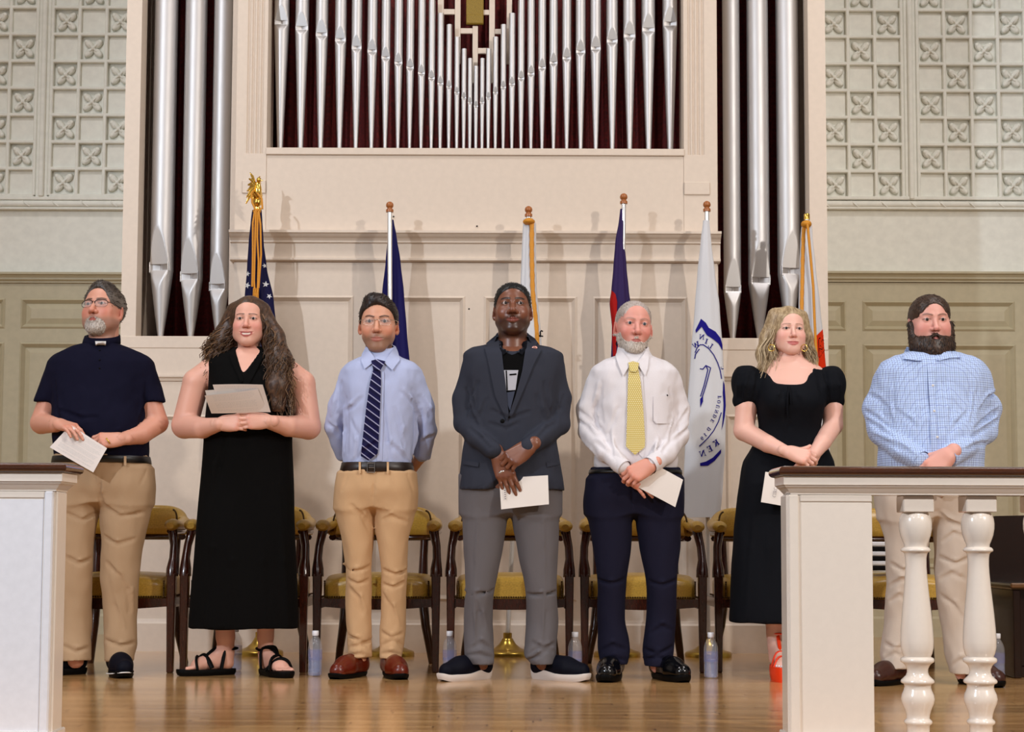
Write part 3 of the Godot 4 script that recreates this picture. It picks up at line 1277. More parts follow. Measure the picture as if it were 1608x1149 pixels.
func wall_with_panels(parent: Node, m: Material, x0: float, x1: float, y0: float, y1: float, z: float, back: float, holes: Array) -> void:
	# the stiles and rails left between rectangular panels that share their heights
	var xs := [x0]
	for h in holes:
		if not xs.has(h[0]): xs.append(h[0])
		if not xs.has(h[1]): xs.append(h[1])
	xs.append(x1)
	xs.sort()
	var ys := [y0]
	for h in holes:
		if not ys.has(h[2]): ys.append(h[2])
		if not ys.has(h[3]): ys.append(h[3])
	ys.append(y1)
	ys.sort()
	var b := MB.new()
	for a in xs.size() - 1:
		for c in ys.size() - 1:
			var mx: float = (xs[a] + xs[a + 1]) * 0.5
			var my: float = (ys[c] + ys[c + 1]) * 0.5
			var free := true
			for h in holes:
				if mx > h[0] and mx < h[1] and my > h[2] and my < h[3]:
					free = false
			if free:
				b.quad(Vector3(xs[a], ys[c], z), Vector3(xs[a + 1], ys[c], z), Vector3(xs[a + 1], ys[c + 1], z), Vector3(xs[a], ys[c + 1], z))
	put("stiles_and_rails", b.done(), m, parent)
	slab("backing", parent, m, x0, x1, y0, y1, back, z - 0.03)

func build_room() -> void:
	# the stage floor, the hall and its ceiling
	var fl := MB.new()
	fl.box(Vector3(-7.5, -0.12, Z_SIDE - 0.2), Vector3(7.5, 0.0, 2.75), 0.004)
	struct("floor", fl.done(), M.floor)
	var b := MB.new()
	b.box(Vector3(-7.5, -1.05, 2.65), Vector3(7.5, -0.12, 2.75))
	struct("trim_1", b.done(), M.cream)
	b = MB.new()
	b.box(Vector3(-7.5, -1.2, 2.2), Vector3(7.5, -1.05, 17.0))
	struct("floor_hall", b.done(), grainy(Color(0.36, 0.29, 0.26), 0.8, 1.0, 0.2, 14))
	for s in [-1.0, 1.0]:
		b = MB.new()
		b.box(Vector3(s * 7.5, -1.2, Z_SIDE - 0.2), Vector3(s * 7.75, 7.6, 17.2))
		struct("wall_left" if s < 0 else "wall_right", b.done(), M.hall)
	b = MB.new()
	b.box(Vector3(-7.75, -1.2, 17.0), Vector3(7.75, 7.6, 17.25))
	struct("wall_rear", b.done(), M.hall)
	b = MB.new()
	b.box(Vector3(-7.75, 7.5, Z_SIDE - 0.4), Vector3(7.75, 7.7, 17.25))
	struct("ceiling", b.done(), M.ceiling)

func build_side_walls() -> void:
	var zs := Z_SIDE
	var px := SC(zs)
	var rosette := MB.new()
	for k in 4:
		var a := PI / 4 + k * PI / 2
		var bs := Basis(Vector3(0, 0, 1), a)
		rosette.ball(bs * Vector3(0.043, 0, 0.012), Vector3(0.040, 0.0235, 0.020), 12, 8, bs)
		rosette.ball(bs * Vector3(0.060, 0, 0.020), Vector3(0.020, 0.017, 0.013), 8, 6, bs)
		rosette.ball(bs * Vector3(0.020, 0, 0.030), Vector3(0.020, 0.007, 0.006), 8, 5, bs)
	rosette.ball(Vector3(0, 0, 0.026), Vector3(0.016, 0.016, 0.014), 12, 8)
	var rm := rosette.done()
	for side in [-1, 1]:
		var called := "wall_back_left" if side < 0 else "wall_back_right"
		var w := Node3D.new()
		w.name = numbered(called)
		w.set_meta("kind", "structure")
		add_child(w)
		var inner := X(192.0, zs) if side < 0 else X(1296.0, zs)
		inner -= side * 0.5
		var outer: float = side * 7.5
		var x0 := minf(inner, outer)
		var x1 := maxf(inner, outer)
		var um := 60.0 if side < 0 else 1450.0
		var yr := []
		for k in 9:
			yr.append(Y((307.0 if side < 0 else 311.5) - k * 42.2, zs, um))
		slab("backing", w, M.plaster, x0, x1, Y(444.0, zs, um), 7.6, zs - 0.2, zs - 0.03)
		# the pierced grille: bars, blank tiles and flowers in alternate cells
		var groups := [[57.0, -42.3, 3], [81.0, 42.3, 4]] if side < 0 else [[1416.5, -42.3, 4], [1441.0, 42.3, 5]]
		for gi in 2:
			var g: Array = groups[gi]
			for k in int(g[2]) + 1:
				var x := X(float(g[0]) + float(g[1]) * k, zs, 150.0)
				slab("lattice_bar", w, M.plaster, x - 0.0115, x + 0.0115, yr[0], yr[8], zs - 0.03, zs + 0.012, 0.005)
			var xa := X(float(g[0]), zs, 150.0)
			var xb := X(float(g[0]) + float(g[1]) * int(g[2]), zs, 150.0)
			for r in 9:
				slab("lattice_bar", w, M.plaster, minf(xa, xb), maxf(xa, xb), yr[r] - 0.0115, yr[r] + 0.0115, zs - 0.03, zs + 0.0115, 0.005)
			for k in int(g[2]):
				for r in 8:
					var xc := (X(float(g[0]) + float(g[1]) * k, zs, 150.0) + X(float(g[0]) + float(g[1]) * (k + 1), zs, 150.0)) * 0.5
					var yc: float = (float(yr[r]) + float(yr[r + 1])) * 0.5
					var flower := (k + r) % 2 == 1 if gi == 0 else (k + r) % 2 == 0
					if side > 0:
						flower = (k + r) % 2 == 0 if gi == 0 else (k + r) % 2 == 1
					if flower:
						var o := put("rosette", rm, M.plaster, w)
						o.position = Vector3(xc, yc, zs - 0.03)
					else:
						slab("tile", w, M.plaster, xc - 0.082, xc + 0.082, yc - 0.082, yc + 0.082, zs - 0.032, zs - 0.018, 0.003)
		# upright board between the two groups, and beads beside it
		var xd := (X(57.0, zs, 150.0) + X(81.0, zs, 150.0)) * 0.5 if side < 0 else (X(1416.5, zs, 150.0) + X(1441.0, zs, 150.0)) * 0.5
		slab("mullion", w, M.plaster, xd - 0.04, xd + 0.04, yr[0] - 0.012, 7.5, zs - 0.03, zs + 0.008, 0.004)
		slab("mullion_strip", w, M.plaster, xd - 0.018, xd + 0.018, yr[0] - 0.012, 7.5, zs, zs + 0.03, 0.008)
		slab("sill_strip", w, M.plaster, x0, x1, Y(314.5, zs, um), Y(309.0, zs, um) , zs - 0.03, zs + 0.02, 0.004)
		# ribbon moulding under the grille
		var rod := MB.new()
		var yb := Y(320.0 if side < 0 else 321.0, zs, um)
		rod.tube(PackedVector3Array([Vector3(x0, yb, zs), Vector3(x1, yb, zs)]), PackedFloat32Array([0.024]), 14)
		put("ribbon_rod", rod.done(), M.plaster, w)
		for k in 9:
			var u := -10.0 + k * 46.0 if side < 0 else 1296.0 + k * 46.0
			var xx := X(u, zs)
			if absf(xx) > absf(inner) - 0.5:
				var wr := MB.new()
				wr.tube(PackedVector3Array([Vector3(xx - 0.02, yb + 0.02, zs + 0.012), Vector3(xx, yb, zs + 0.025), Vector3(xx + 0.03, yb - 0.02, zs + 0.012)]), PackedFloat32Array([0.005, 0.006, 0.005]), 6)
				put("ribbon_wrap", wr.done(), M.plaster, w)
		slab("picture_strip", w, M.plaster, x0, x1, Y(329.0, zs, um), Y(325.5, zs, um), zs - 0.03, zs + 0.014, 0.003)
		# cap moulding over the panelling
		var yc2 := Y(429.0 if side < 0 else 428.0, zs, um)
		moulding("cap_moulding", w, M.sage, x0, x1, yc2, zs, [[-0.03, 0.0], [0.06, 0.0], [0.06, -0.014], [0.045, -0.02], [0.034, -0.034], [0.034, -0.046], [0.018, -0.056], [0.018, -0.066], [-0.03, -0.066]])
		# panels
		var holes := []
		var edges := [[-229.0, 5.0], [35.0, 269.0]] if side < 0 else [[1092.0, 1326.0], [1357.0, 1591.0], [1622.0, 1856.0]]
		for e in edges:
			var a: float = maxf(X(e[0], zs), x0 + 0.02)
			var c: float = minf(X(e[1], zs), x1 - 0.02)
			holes.append([a, c, Y(513.0 if side < 0 else 517.0, zs, um), Y(471.0 if side < 0 else 475.0, zs, um)])
			holes.append([a, c, Y(890.0, zs, um), Y(540.0 if side < 0 else 543.0, zs, um)])
		wall_with_panels(w, M.sage, x0, x1, 0.0, Y(444.0, zs, um), zs, zs - 0.2, holes)
		for h in holes:
			panel_frame(w, M.sage, h[0], h[1], h[2], h[3], zs)
		moulding("baseboard", w, M.sage, x0, x1, 0.0, zs, [[-0.02, 0.0], [0.022, 0.0], [0.022, 0.12], [0.012, 0.135], [0.012, 0.15], [-0.02, 0.15]])
		if side > 0:
			var kb := MB.new()
			var kp := W(1309.5, 593.0, zs)
			kb.lathe(PackedVector2Array([Vector2(0.0, 0.075), Vector2(0.018, 0.07), Vector2(0.026, 0.055), Vector2(0.022, 0.04), Vector2(0.01, 0.03), Vector2(0.01, 0.01), Vector2(0.026, 0.008), Vector2(0.028, 0.0)]), Vector3.ZERO, 16)
			var ko := put("door_knob", kb.done(), M.gilt, w, "small round brass knob")
			ko.position = kp
			ko.rotation.x = PI / 2

func curtain(parent: Node, x0: float, x1: float, y0: float, y1: float, z: float, m: Material, pitch := 0.075, amp := 0.03) -> void:
	var p := PackedVector3Array()
	var cols := int((x1 - x0) / 0.012) + 2
	for r in 2:
		for k in cols:
			var x := x0 + (x1 - x0) * k / float(cols - 1)
			var a := x / pitch * TAU
			p.append(Vector3(x, y1 if r == 0 else y0, z + amp * sin(a + 0.8 * sin(a * 0.37)) + amp * 0.4 * sin(a * 0.53 + 1.0)))
	var b := MB.new()
	b.grid(p, cols, false, true)
	put("curtain", b.done(), m, parent)

func build_case() -> void:
	var z := Z_CASE
	var zc := Z_CASE + 0.05          # the middle bay stands forward
	var top := 4.6
	var c := thing("organ_case", "tall cream painted organ case with moulded cornice, fluted pilasters and panels", "organ case")
	var xl := X(189.5, z)
	var xr := X(1300.5, z)
	var xa := X(217.5, z, 300.0)
	var xb := X(361.5, z, 300.0)
	var xc := X(1127.0, z, 300.0)
	var xd := X(1271.0, z, 300.0)
	var yo := Y(527.5, z, 250.0)
	# outer uprights and the sides of the case
	for e in [[xl, xa], [xd, xr]]:
		slab("corner_post", c, M.cream, e[0], e[1], yo, top, z - 0.14, z)
	slab("side_panel", c, M.cream, xl, xl + 0.04, 0.0, top, Z_SIDE, z - 0.1)
	slab("side_panel", c, M.cream, xr - 0.04, xr, 0.0, top, Z_SIDE, z - 0.1)
	for e in [[xb, xb + 0.05], [xc - 0.05, xc]]:
		slab("inner_post", c, M.cream, e[0], e[1], yo, top, z - 0.35, z)
	slab("top_board", c, M.cream, xl, xr, top, top + 0.1, Z_SIDE, z)
	slab("back_board", c, M.cream, xl, xr, 0.0, top, Z_SIDE + 0.01, Z_SIDE + 0.03)
	# panelling under the side towers
	for e in [[xl, xb + 0.05, 1.0], [xc - 0.05, xr, -1.0]]:
		var um := 260.0 if e[2] > 0 else 1215.0
		var ym := Y(592.0, z, um)
		slab("tower_ledge", c, M.cream, e[0], e[1], yo - 0.07, yo, z - 0.5, z + 0.004, 0.004)
		slab("tower_frieze", c, M.cream, e[0], e[1], ym, yo - 0.06, z - 0.2, z)
		moulding("tower_moulding", c, M.cream, e[0], e[1], ym, z, [[-0.05, 0.012], [0.022, 0.012], [0.022, 0.0], [0.012, -0.008], [0.008, -0.022], [-0.05, -0.022]])
		var hx0: float = float(e[0]) + 0.1
		var hx1: float = float(e[1]) - 0.1
		var holes := [[hx0, hx1, 0.28, Y(654.0, z, um)]]
		wall_with_panels(c, M.cream, e[0], e[1], 0.0, ym - 0.015, z, z - 0.2, holes)
		panel_frame(c, M.cream, holes[0][0], holes[0][1], holes[0][2], holes[0][3], z, 0.018, 0.012, false)
	# the middle bay
	var x0 := X(366.0, zc)
	var x1 := X(1127.0, zc)
	var ox0 := X(420.0, zc, 120.0)
	var ox1 := X(1073.5, zc, 120.0)
	var ysill := Y(233.0, zc, 750.0)
	var ycor := Y(366.0, zc, 750.0)
	var yfield := Y(412.0, zc, 750.0)
	for e in [[x0, ox0, 388.0, 1.0], [ox1, x1, 1080.0, -1.0]]:
		# fluted pilaster: grooves between fillets
		var flutes := []
		var fx0: float = X(387.0, zc, 120.0) if e[3] > 0 else X(1078.5, zc, 120.0)
		var fx1: float = X(415.5, zc, 120.0) if e[3] > 0 else X(1107.0, zc, 120.0)
		var yfl := Y(242.0, zc, 750.0)
		slab("pilaster", c, M.cream, e[0], fx0, ycor, top, zc - 0.25, zc)
		slab("pilaster", c, M.cream, fx1, e[1], ycor, top, zc - 0.25, zc)
		slab("pilaster", c, M.cream, fx0, fx1, ycor, yfl, zc - 0.25, zc)
		var prof := PackedVector3Array()
		var n := 4
		for k in n:
			var fa := fx0 + (fx1 - fx0) * k / n
			var fw := (fx1 - fx0) / n
			for j in 9:
				var t := j / 8.0
				var d := 0.0 if t < 0.2 or t > 0.8 else -0.011 * sin((t - 0.2) / 0.6 * PI)
				prof.append(Vector3(fa + fw * t, 0, zc + d))
		var g := PackedVector3Array()
		for q in prof: g.append(Vector3(q.x, top, q.z))
		for q in prof: g.append(Vector3(q.x, yfl, q.z))
		var fb := MB.new()
		fb.grid(g, prof.size(), false, true)
		put("fluting", fb.done(), M.cream, c)
		slab("pilaster_base", c, M.cream, float(e[0]) + 0.04 if e[3] > 0 else float(e[0]), float(e[1]) if e[3] > 0 else float(e[1]) - 0.04, Y(305.0, zc, 750.0), Y(305.0, zc, 750.0) + 0.075, zc - 0.02, zc + 0.008, 0.004)
	slab("frieze_board", c, M.cream, ox0, ox1, ycor, ysill - 0.035, zc - 0.25, zc - 0.006)
	slab("pipe_sill", c, M.cream, ox0 - 0.002, ox1 + 0.002, ysill - 0.04, ysill, zc - 0.3, zc + 0.008, 0.003)
	moulding("cornice", c, M.cream, X(361.0, zc), X(1131.0, zc), ycor, zc, [[-0.05, 0.0], [0.085, 0.0], [0.085, -0.014], [0.074, -0.018], [0.062, -0.030], [0.046, -0.040], [0.036, -0.052], [0.036, -0.062], [0.022, -0.066], [0.022, -0.146], [0.034, -0.150], [0.034, -0.162], [0.018, -0.168], [-0.05, -0.168]])
	var holes := []
	for e in [[412.0, 552.0], [588.0, 727.0], [763.0, 903.0], [934.0, 1076.0]]:
		holes.append([X(e[0], zc), X(e[1], zc), 0.30, Y(468.0, zc, 750.0)])
	wall_with_panels(c, M.cream, x0, x1, 0.0, ycor - 0.16, zc, zc - 0.25, holes)
	for h in holes:
		panel_frame(c, M.cream, h[0], h[1], h[2], h[3], zc, 0.02, 0.013, false)
	moulding("base_moulding", c, M.cream, x0 - 0.02, x1 + 0.02, 0.0, zc, [[-0.02, 0.0], [0.022, 0.0], [0.022, 0.155], [0.014, 0.165], [0.01, 0.18], [-0.02, 0.18]])
	for e in [[xl, x0 - 0.02], [x1 + 0.02, xr]]:
		moulding("base_moulding", c, M.cream, e[0], e[1], 0.0, z, [[-0.02, 0.0], [0.022, 0.0], [0.022, 0.155], [0.014, 0.165], [0.01, 0.18], [-0.02, 0.18]])
	# small dark holes and old fixings in the panelling
	for q in [[736.5, 485.0], [749.0, 355.0], [618.0, 340.0]]:
		var dot := MB.new()
		dot.ball(W(q[0], q[1], zc), Vector3(0.005, 0.005, 0.003), 8, 6)
		put("screw", dot.done(), M.slot, c)
	# cloth behind the pipes
	curtain(c, ox0 - 0.1, ox1 + 0.1, ysill - 0.05, top, zc - 0.42, M.curtain)
	curtain(c, xa - 0.1, xb + 0.1, yo - 0.05, top, z - 0.75, M.curtain, 0.11, 0.04)
	curtain(c, xc - 0.1, xd + 0.1, yo - 0.05, top, z - 0.75, M.curtain, 0.11, 0.04)
	# open fretwork over the shortest pipes, with a gilt board at its centre
	var zf := zc - 0.2
	var fr := thing("organ_fretwork", "cream open fretwork stepping down behind the shortest organ pipes", "fretwork")
	for e in [[687, 696.5, -60, 60], [714, 723, -60, 100], [742, 750.5, 40.5, 130], [768, 777, -60, 130], [795.5, 804, -60, 100]]:
		slab("upright", fr, M.cream, X(e[0], zf, 60), X(e[1], zf, 60), Y(e[3], zf, 750.0), Y(e[2], zf, 750.0), zf - 0.02, zf, 0.002)
	for e in [[696.5, 714, 14, 22.5], [723, 742, 44, 52.5], [758, 768, 15, 23], [777, 795, 45, 53], [750.5, 768, 75, 84]]:
		slab("crosspiece", fr, M.cream, X(e[0], zf, 60), X(e[1], zf, 60), Y(e[3], zf, 750.0), Y(e[2], zf, 750.0), zf - 0.018, zf - 0.002, 0.002)
	var gp := thing("gilt_board", "dull gold board hanging among the fretwork above the centre pipe", "board")
	slab("board", gp, M.gold_panel, X(729.5, zf), X(757.0, zf), Y(39.0, zf), Y(-70.0, zf), zf - 0.01, zf + 0.012, 0.003)
	slab("lower_board", gp, M.gold_panel, X(730.0, zf), X(756.5, zf), Y(38.0, zf), Y(24.0, zf), zf + 0.01, zf + 0.016, 0.003)

const ORD := ["", "first", "second", "third", "fourth", "fifth", "sixth", "seventh", "eighth", "ninth", "tenth", "eleventh", "twelfth", "thirteenth", "fourteenth", "fifteenth", "sixteenth"]

func organ_pipe(label: String, group: String, base: Vector3, r: float, foot: float, high: float, r_tip: float, turn: float, lip_up: float, lip_low: float, cut: float, sides: int) -> void:
	var t := thing("organ_pipe", label, "organ pipe", group, base, turn)
	var half := asin(clampf(cut, 0.0, 0.98))           # half angle of the flattened mouth
	var chord := cos(half)
	var gap := r * 0.55
	# body above the mouth, pressed flat where the upper lip is
	for part in 2:
		var p := PackedVector3Array()
		var rows := []
		if part == 0:
			rows = [foot, foot + gap, foot + gap + 0.0004]
			for k in range(1, 15): rows.append(foot + gap + lip_up * 1.05 * k / 14.0)
			rows.append(high)
			rows.reverse()
		else:
			for k in range(0, 11): rows.append(foot - lip_low * 1.1 * k / 10.0)
			rows.append(foot * 0.35)
			rows.append(0.0)
		for y in rows:
			var rr: float = r if part == 0 else lerpf(r_tip, r, pow(clampf(float(y) / foot, 0.0, 1.0), 0.92))
			var near: float = (float(y) - foot - gap) / lip_up if part == 0 else (foot - float(y)) / lip_low
			var wide := 0.0
			if near < 0.0: near = 0.0
			if near < 1.0:
				wide = half * (sqrt(maxf(0.0, 1.0 - near * near)) * 0.55 + 0.45 * (1.0 - near)) if part == 0 else half * (1.0 - near)
			for j in sides:
				var a := TAU * j / sides
				var d := absf(angle_difference(a, PI / 2))
				var q := rr
				if part == 0 and float(y) <= foot + gap + 0.0001 and d < half * 0.97:
					q = rr * 0.12
				elif d < wide:
					q = minf(rr, rr * cos(wide) / cos(d)) - rr * 0.015
				p.append(Vector3(cos(a) * q, y, sin(a) * q))
		var b := MB.new()
		b.grid(p, sides, true, false)
		if part == 0:
			b.fan(p.slice(0, sides), Vector3.UP)
			b.fan(p.slice(p.size() - sides), Vector3.DOWN)
		put("body" if part == 0 else "foot", b.done(), M.tin, t)
	var s := MB.new()
	s.box(Vector3(-sin(half) * r * 0.9, foot - 0.001, -r * 0.2), Vector3(sin(half) * r * 0.9, foot + 0.001, r * chord * 0.96), 0.0)
	put("languid", s.done(), M.tin, t)
	# the pressed lips: a pointed arch over the slit, a triangle under it
	var hw := sin(half) * r
	var up := MB.new()
	var poly := PackedVector2Array([Vector2(-hw, 0.0), Vector2(hw, 0.0)])
	for k in range(1, 9):
		var a := k / 9.0
		poly.append(Vector2(hw * (sqrt(1.0 - a * a) * 0.55 + 0.45 * (1.0 - a)), lip_up * a))
	poly.append(Vector2(0.0, lip_up))
	for k in range(8, 0, -1):
		var a := k / 9.0
		poly.append(Vector2(-hw * (sqrt(1.0 - a * a) * 0.55 + 0.45 * (1.0 - a)), lip_up * a))
	up.prism(poly, -r * 0.05, 0.0, Transform3D(Basis(Vector3.RIGHT, atan2(r * (1.0 - chord), lip_up)), Vector3(0, foot + gap, r * chord * 1.002)))
	put("upper_lip", up.done(), M.tin_lip, t)
	var tip_r := lerpf(r_tip, r, pow(clampf((foot - lip_low) / foot, 0.0, 1.0), 0.92))
	var low := MB.new()
	low.prism(PackedVector2Array([Vector2(-hw, 0.0), Vector2(0.0, -lip_low), Vector2(hw, 0.0)]), -r * 0.05, 0.0, Transform3D(Basis(Vector3.RIGHT, -atan2(tip_r - r * chord, lip_low)), Vector3(0, foot, r * chord * 1.002)))
	put("lower_lip", low.done(), M.tin_lip, t)
	if r > 0.04:
		for k in [-1.0, 1.0]:
			var e := MB.new()
			e.cbox(Vector3(k * sin(half) * r, foot + gap * 0.5, r * chord), Vector3(0.003, lip_low * 0.55, 0.014), Basis(), 0.001)
			put("ear", e.done(), M.tin_lip, t)

func build_pipes() -> void:
	var z := Z_CASE - 0.09
	var s := SC(z)
	var left := [[439.8, 39.8, 23.7], [471.9, 48, 21.7], [503.2, 57.7, 20], [533, 66, 18.5], [558.5, 77.9, 17], [583, 83, 16], [604.5, 93, 14.5], [624.6, 101, 13.5], [643, 108.5, 12.5], [661, 117, 11.7], [677, 124.6, 10.7], [691, 133, 10], [704.5, 138, 9], [717, 147, 8.4], [728, 155, 8], [737.6, 162.4, 7.4], [747, 168, 7.2]]
	var right := [[1052.5, 42, 23.7], [1018.5, 50.7, 21.7], [988.7, 60, 20], [961.3, 68, 18.5], [935.5, 79, 17], [911.7, 84, 16], [889.8, 94, 14.5], [869, 101, 13.5], [851, 108.6, 12.5], [833.6, 118, 11.7], [818, 125, 10.7], [803.6, 133.7, 10], [790, 138.7, 9], [777.7, 147, 8.4], [766.5, 155, 8], [756.8, 162, 7.4]]
	var tops := {17: 104.0, 16: 92.0, 15: 77.0, 14: 58.5, 13: 39.0, 12: 21.5, 11: 1.0}
	var ysill := Y(233.0, Z_CASE + 0.05, 750.0)
	for side in 2:
		var row: Array = left if side == 0 else right
		for k in row.size():
			var q: Array = row[k]
			var num := k + 1
			var vtop: float = tops.get(num, -14.0 - (10 - num) * 16.0)
			var from_mid := 17 - num
			var label := "shortest silver organ pipe, at the centre of the row" if from_mid == 0 else "silver organ pipe, %s from the shortest on the %s flag side" % [ORD[from_mid], "eagle" if side == 0 else "orange"]
			var p := W(q[0], 233.0, z)
			p.y = ysill
			var r := float(q[2]) * s * 0.5
			var fy := W(q[0], q[1], z).y - ysill
			var hy := W(q[0], vtop, z).y - ysill
			organ_pipe(label, "organ pipes in the middle bay", p, r, fy, hy, maxf(2.3 * s, 4.3 * s * r / 0.0445), 0.0, r * 2.0, r * 1.1, 0.86, 24)
	var zt := Z_CASE - 0.16
	var st := SC(zt)
	var towers := [[252.5, 421.5, 36.5, -0.30, "eagle", 1], [300.0, 435.5, 34.5, -0.28, "eagle", 2], [343.5, 450.5, 30.0, -0.26, "eagle", 3], [1150.5, 454.5, 27.5, 0.05, "orange", 3], [1192.5, 441.0, 34.0, 0.16, "orange", 2], [1239.5, 427.0, 35.5, 0.26, "orange", 1]]
	for q in towers:
		var yb := Y(527.5, Z_CASE, 250.0 if float(q[0]) < 800 else 1200.0)
		var p := W(q[0], 500.0, zt)
		p.y = yb
		var r := float(q[2]) * st * 0.5
		var fy := W(q[0], float(q[1]) + 4.0, zt).y - yb
		var where: String = ["", "outermost large", "middle large", "innermost large"][q[5]]
		organ_pipe("%s organ pipe of the side tower on the %s flag side" % [where, q[4]], "large organ pipes of the towers", p, r, fy, 2.9, 0.014, q[3], r * 3.2, r * 1.75, 0.88, 56)

# ------------------------------------------------------------------ balustrade
func build_rails() -> void:
	var z := Z_RAIL
	var s := SC(z)
	var yt := Y(731.5, z, 1400.0)
	var deep := 0.19
	for side in [-1, 1]:
		var t := thing("balustrade_rail", "dark polished handrail on cream moulding, %s" % ("carried by a panelled post and turned balusters" if side > 0 else "ending over the white panelled pedestal"), "handrail")
		var far: float = side * 3.2
		var e := X(1228.0, z, 740.0) if side > 0 else X(100.0, z, 740.0)
		var yr := yt if side > 0 else Y(725.5, z, 60.0)
		# the wooden handrail: a rounded slab with a mitred end
		var hr := MB.new()
		var prof := [[-0.004, -0.031], [0.002, -0.030], [0.006, -0.0275], [0.009, -0.024], [0.0105, -0.0195], [0.0105, -0.015], [0.0095, -0.011], [0.007, -0.0075], [0.003, -0.0045], [-0.002, -0.0022], [-0.010, -0.0006], [-0.022, 0.0]]
		var ring := PackedVector3Array()
		var cols := 0
		for q in prof:
			var o: float = q[0]
			var y: float = yr + float(q[1])
			var pts := [Vector3(far, y, z + o), Vector3(e - side * o, y, z + o), Vector3(e - side * o, y, z - deep - o), Vector3(far, y, z - deep - o)]
			cols = pts.size()
			for p in pts: ring.append(p)
		for r in prof.size() - 1:
			for k in 4:
				var a := ring[r * 4 + k]
				var b := ring[r * 4 + (k + 1) % 4]
				var c := ring[(r + 1) * 4 + (k + 1) % 4]
				var d := ring[(r + 1) * 4 + k]
				if side < 0: hr.quad(a, d, c, b)
				else: hr.quad(b, c, d, a)
		hr.smooth()
		var last := ring.slice(ring.size() - 4)
		hr.fan(last, Vector3.UP)
		hr.fan(ring.slice(0, 4), Vector3.DOWN)
		put("handrail", hr.done(), M.rail_top, t, "dark brown polished wood")
		# fascia and cove under it
		var levels := [[-0.032, -0.004], [-0.034, -0.006], [-0.058, -0.006], [-0.060, -0.010], [-0.064, -0.012], [-0.070, -0.019], [-0.078, -0.025], [-0.084, -0.030], [-0.088, -0.030]]
		var fb := MB.new()
		var rr := PackedVector3Array()
		for q in levels:
			var o: float = q[1]
			var y: float = yr + float(q[0])
			for p in [Vector3(far, y, z + o), Vector3(e - side * o, y, z + o), Vector3(e - side * o, y, z - deep - o), Vector3(far, y, z - deep - o)]: rr.append(p)
		for r in levels.size() - 1:
			for k in 4:
				var a := rr[r * 4 + k]
				var b := rr[r * 4 + (k + 1) % 4]
				var c := rr[(r + 1) * 4 + (k + 1) % 4]
				var d := rr[(r + 1) * 4 + k]
				if side > 0: fb.quad(a, d, c, b)
				else: fb.quad(b, c, d, a)
		fb.fan(rr.slice(rr.size() - 4), Vector3.DOWN)
		put("cornice", fb.done(), M.cream_rail, t)
		var zf := z - 0.03
		var yb := yr - 0.0885
		var p := thing("rail_post", "cream panelled newel post at the end of the balustrade" if side > 0 else "white panelled pedestal under the end of the handrail", "post")
		var x0 := X(1239.0, zf, 950.0) if side > 0 else -3.2
		var x1 := X(1371.5, zf, 950.0) if side > 0 else X(83.0, zf, 950.0)
		slab("core", p, M.cream_rail, x0 + 0.004, x1 - 0.004, 0.0, yb, z - 0.16, zf - 0.004)
		var st := 0.033
		if side > 0:
			slab("corner_stile", p, M.cream_rail, x0, x0 + st, 0.0, yb, zf - 0.02, zf + 0.004, 0.004)
			slab("top_rail", p, M.cream_rail, x0 + st + 0.004, x1, Y(788.0, zf, 1300.0), yb, zf - 0.02, zf, 0.003)
			slab("panel", p, M.cream_rail, x0 + st + 0.006, x1, 0.0, Y(788.0, zf, 1300.0) - 0.002, zf - 0.02, zf - 0.003, 0.002)
			slab("side_stile", p, M.cream_rail, x0 - 0.004, x0 + 0.02, 0.0, yb, z - 0.15, zf - 0.012, 0.004)
		else:
			slab("corner_stile", p, M.pedestal_white, x1 - st, x1 - 0.006, 0.0, yb, zf - 0.02, zf + 0.004, 0.004)
			slab("top_rail", p, M.cream_rail, x0, x1 - st, Y(782.0, zf, 40.0), yb, zf - 0.02, zf, 0.003)
			slab("panel", p, M.pedestal_white, x0, x1 - st - 0.002, 0.0, Y(782.0, zf, 40.0) - 0.002, zf - 0.02, zf - 0.003, 0.002)
			slab("side_stile", p, M.cream_rail, x1 - 0.02, x1 + 0.004, 0.0, yb, z - 0.15, zf - 0.012, 0.004)
		slab("plinth", p, M.cream_rail, x0 - 0.012, x1 + (0.012 if side < 0 else 0.0), 0.0, 0.045, z - 0.165, zf + 0.012, 0.004)
	# turned balusters
	var prof := [[804.5, 19.5], [808, 22.4], [814, 24.6], [822, 25.6], [830, 25.4], [840, 23.6], [849, 20.4], [855, 17.8], [858.5, 17.8], [859.5, 20.5], [862, 22.8], [864, 23.2], [865.5, 22.4], [867, 19.2], [870, 17.3], [876, 16.4], [888, 16.2], [900, 16.8], [925, 18.8], [955, 22.0], [985, 24.6], [1005, 25.6], [1016, 25.2], [1025, 23.2], [1030.5, 20.8], [1031.5, 22.5], [1033, 25.4], [1036, 26.2], [1039, 25.4], [1041, 22.0], [1042.5, 20.4], [1045, 18.5], [1050, 16.3], [1055, 16.2], [1060, 18.0], [1064.5, 22.4], [1067, 25.2], [1069.5, 26.0], [1072, 25.0], [1073.5, 21.2], [1078, 20.2], [1083, 21.6], [1090, 24.6], [1097, 25.8], [1104, 24.4], [1113, 20.6], [1121, 18.2], [1127, 17.4], [1129, 19.0], [1131, 21.2], [1133.5, 21.8], [1136, 20.6], [1138, 17.8], [1150, 17.2], [1156, 17.6]]
	var zb := z - 0.095
	var sb := SC(zb)
	var first: Node3D = null
	var y_top := yt - 0.0885
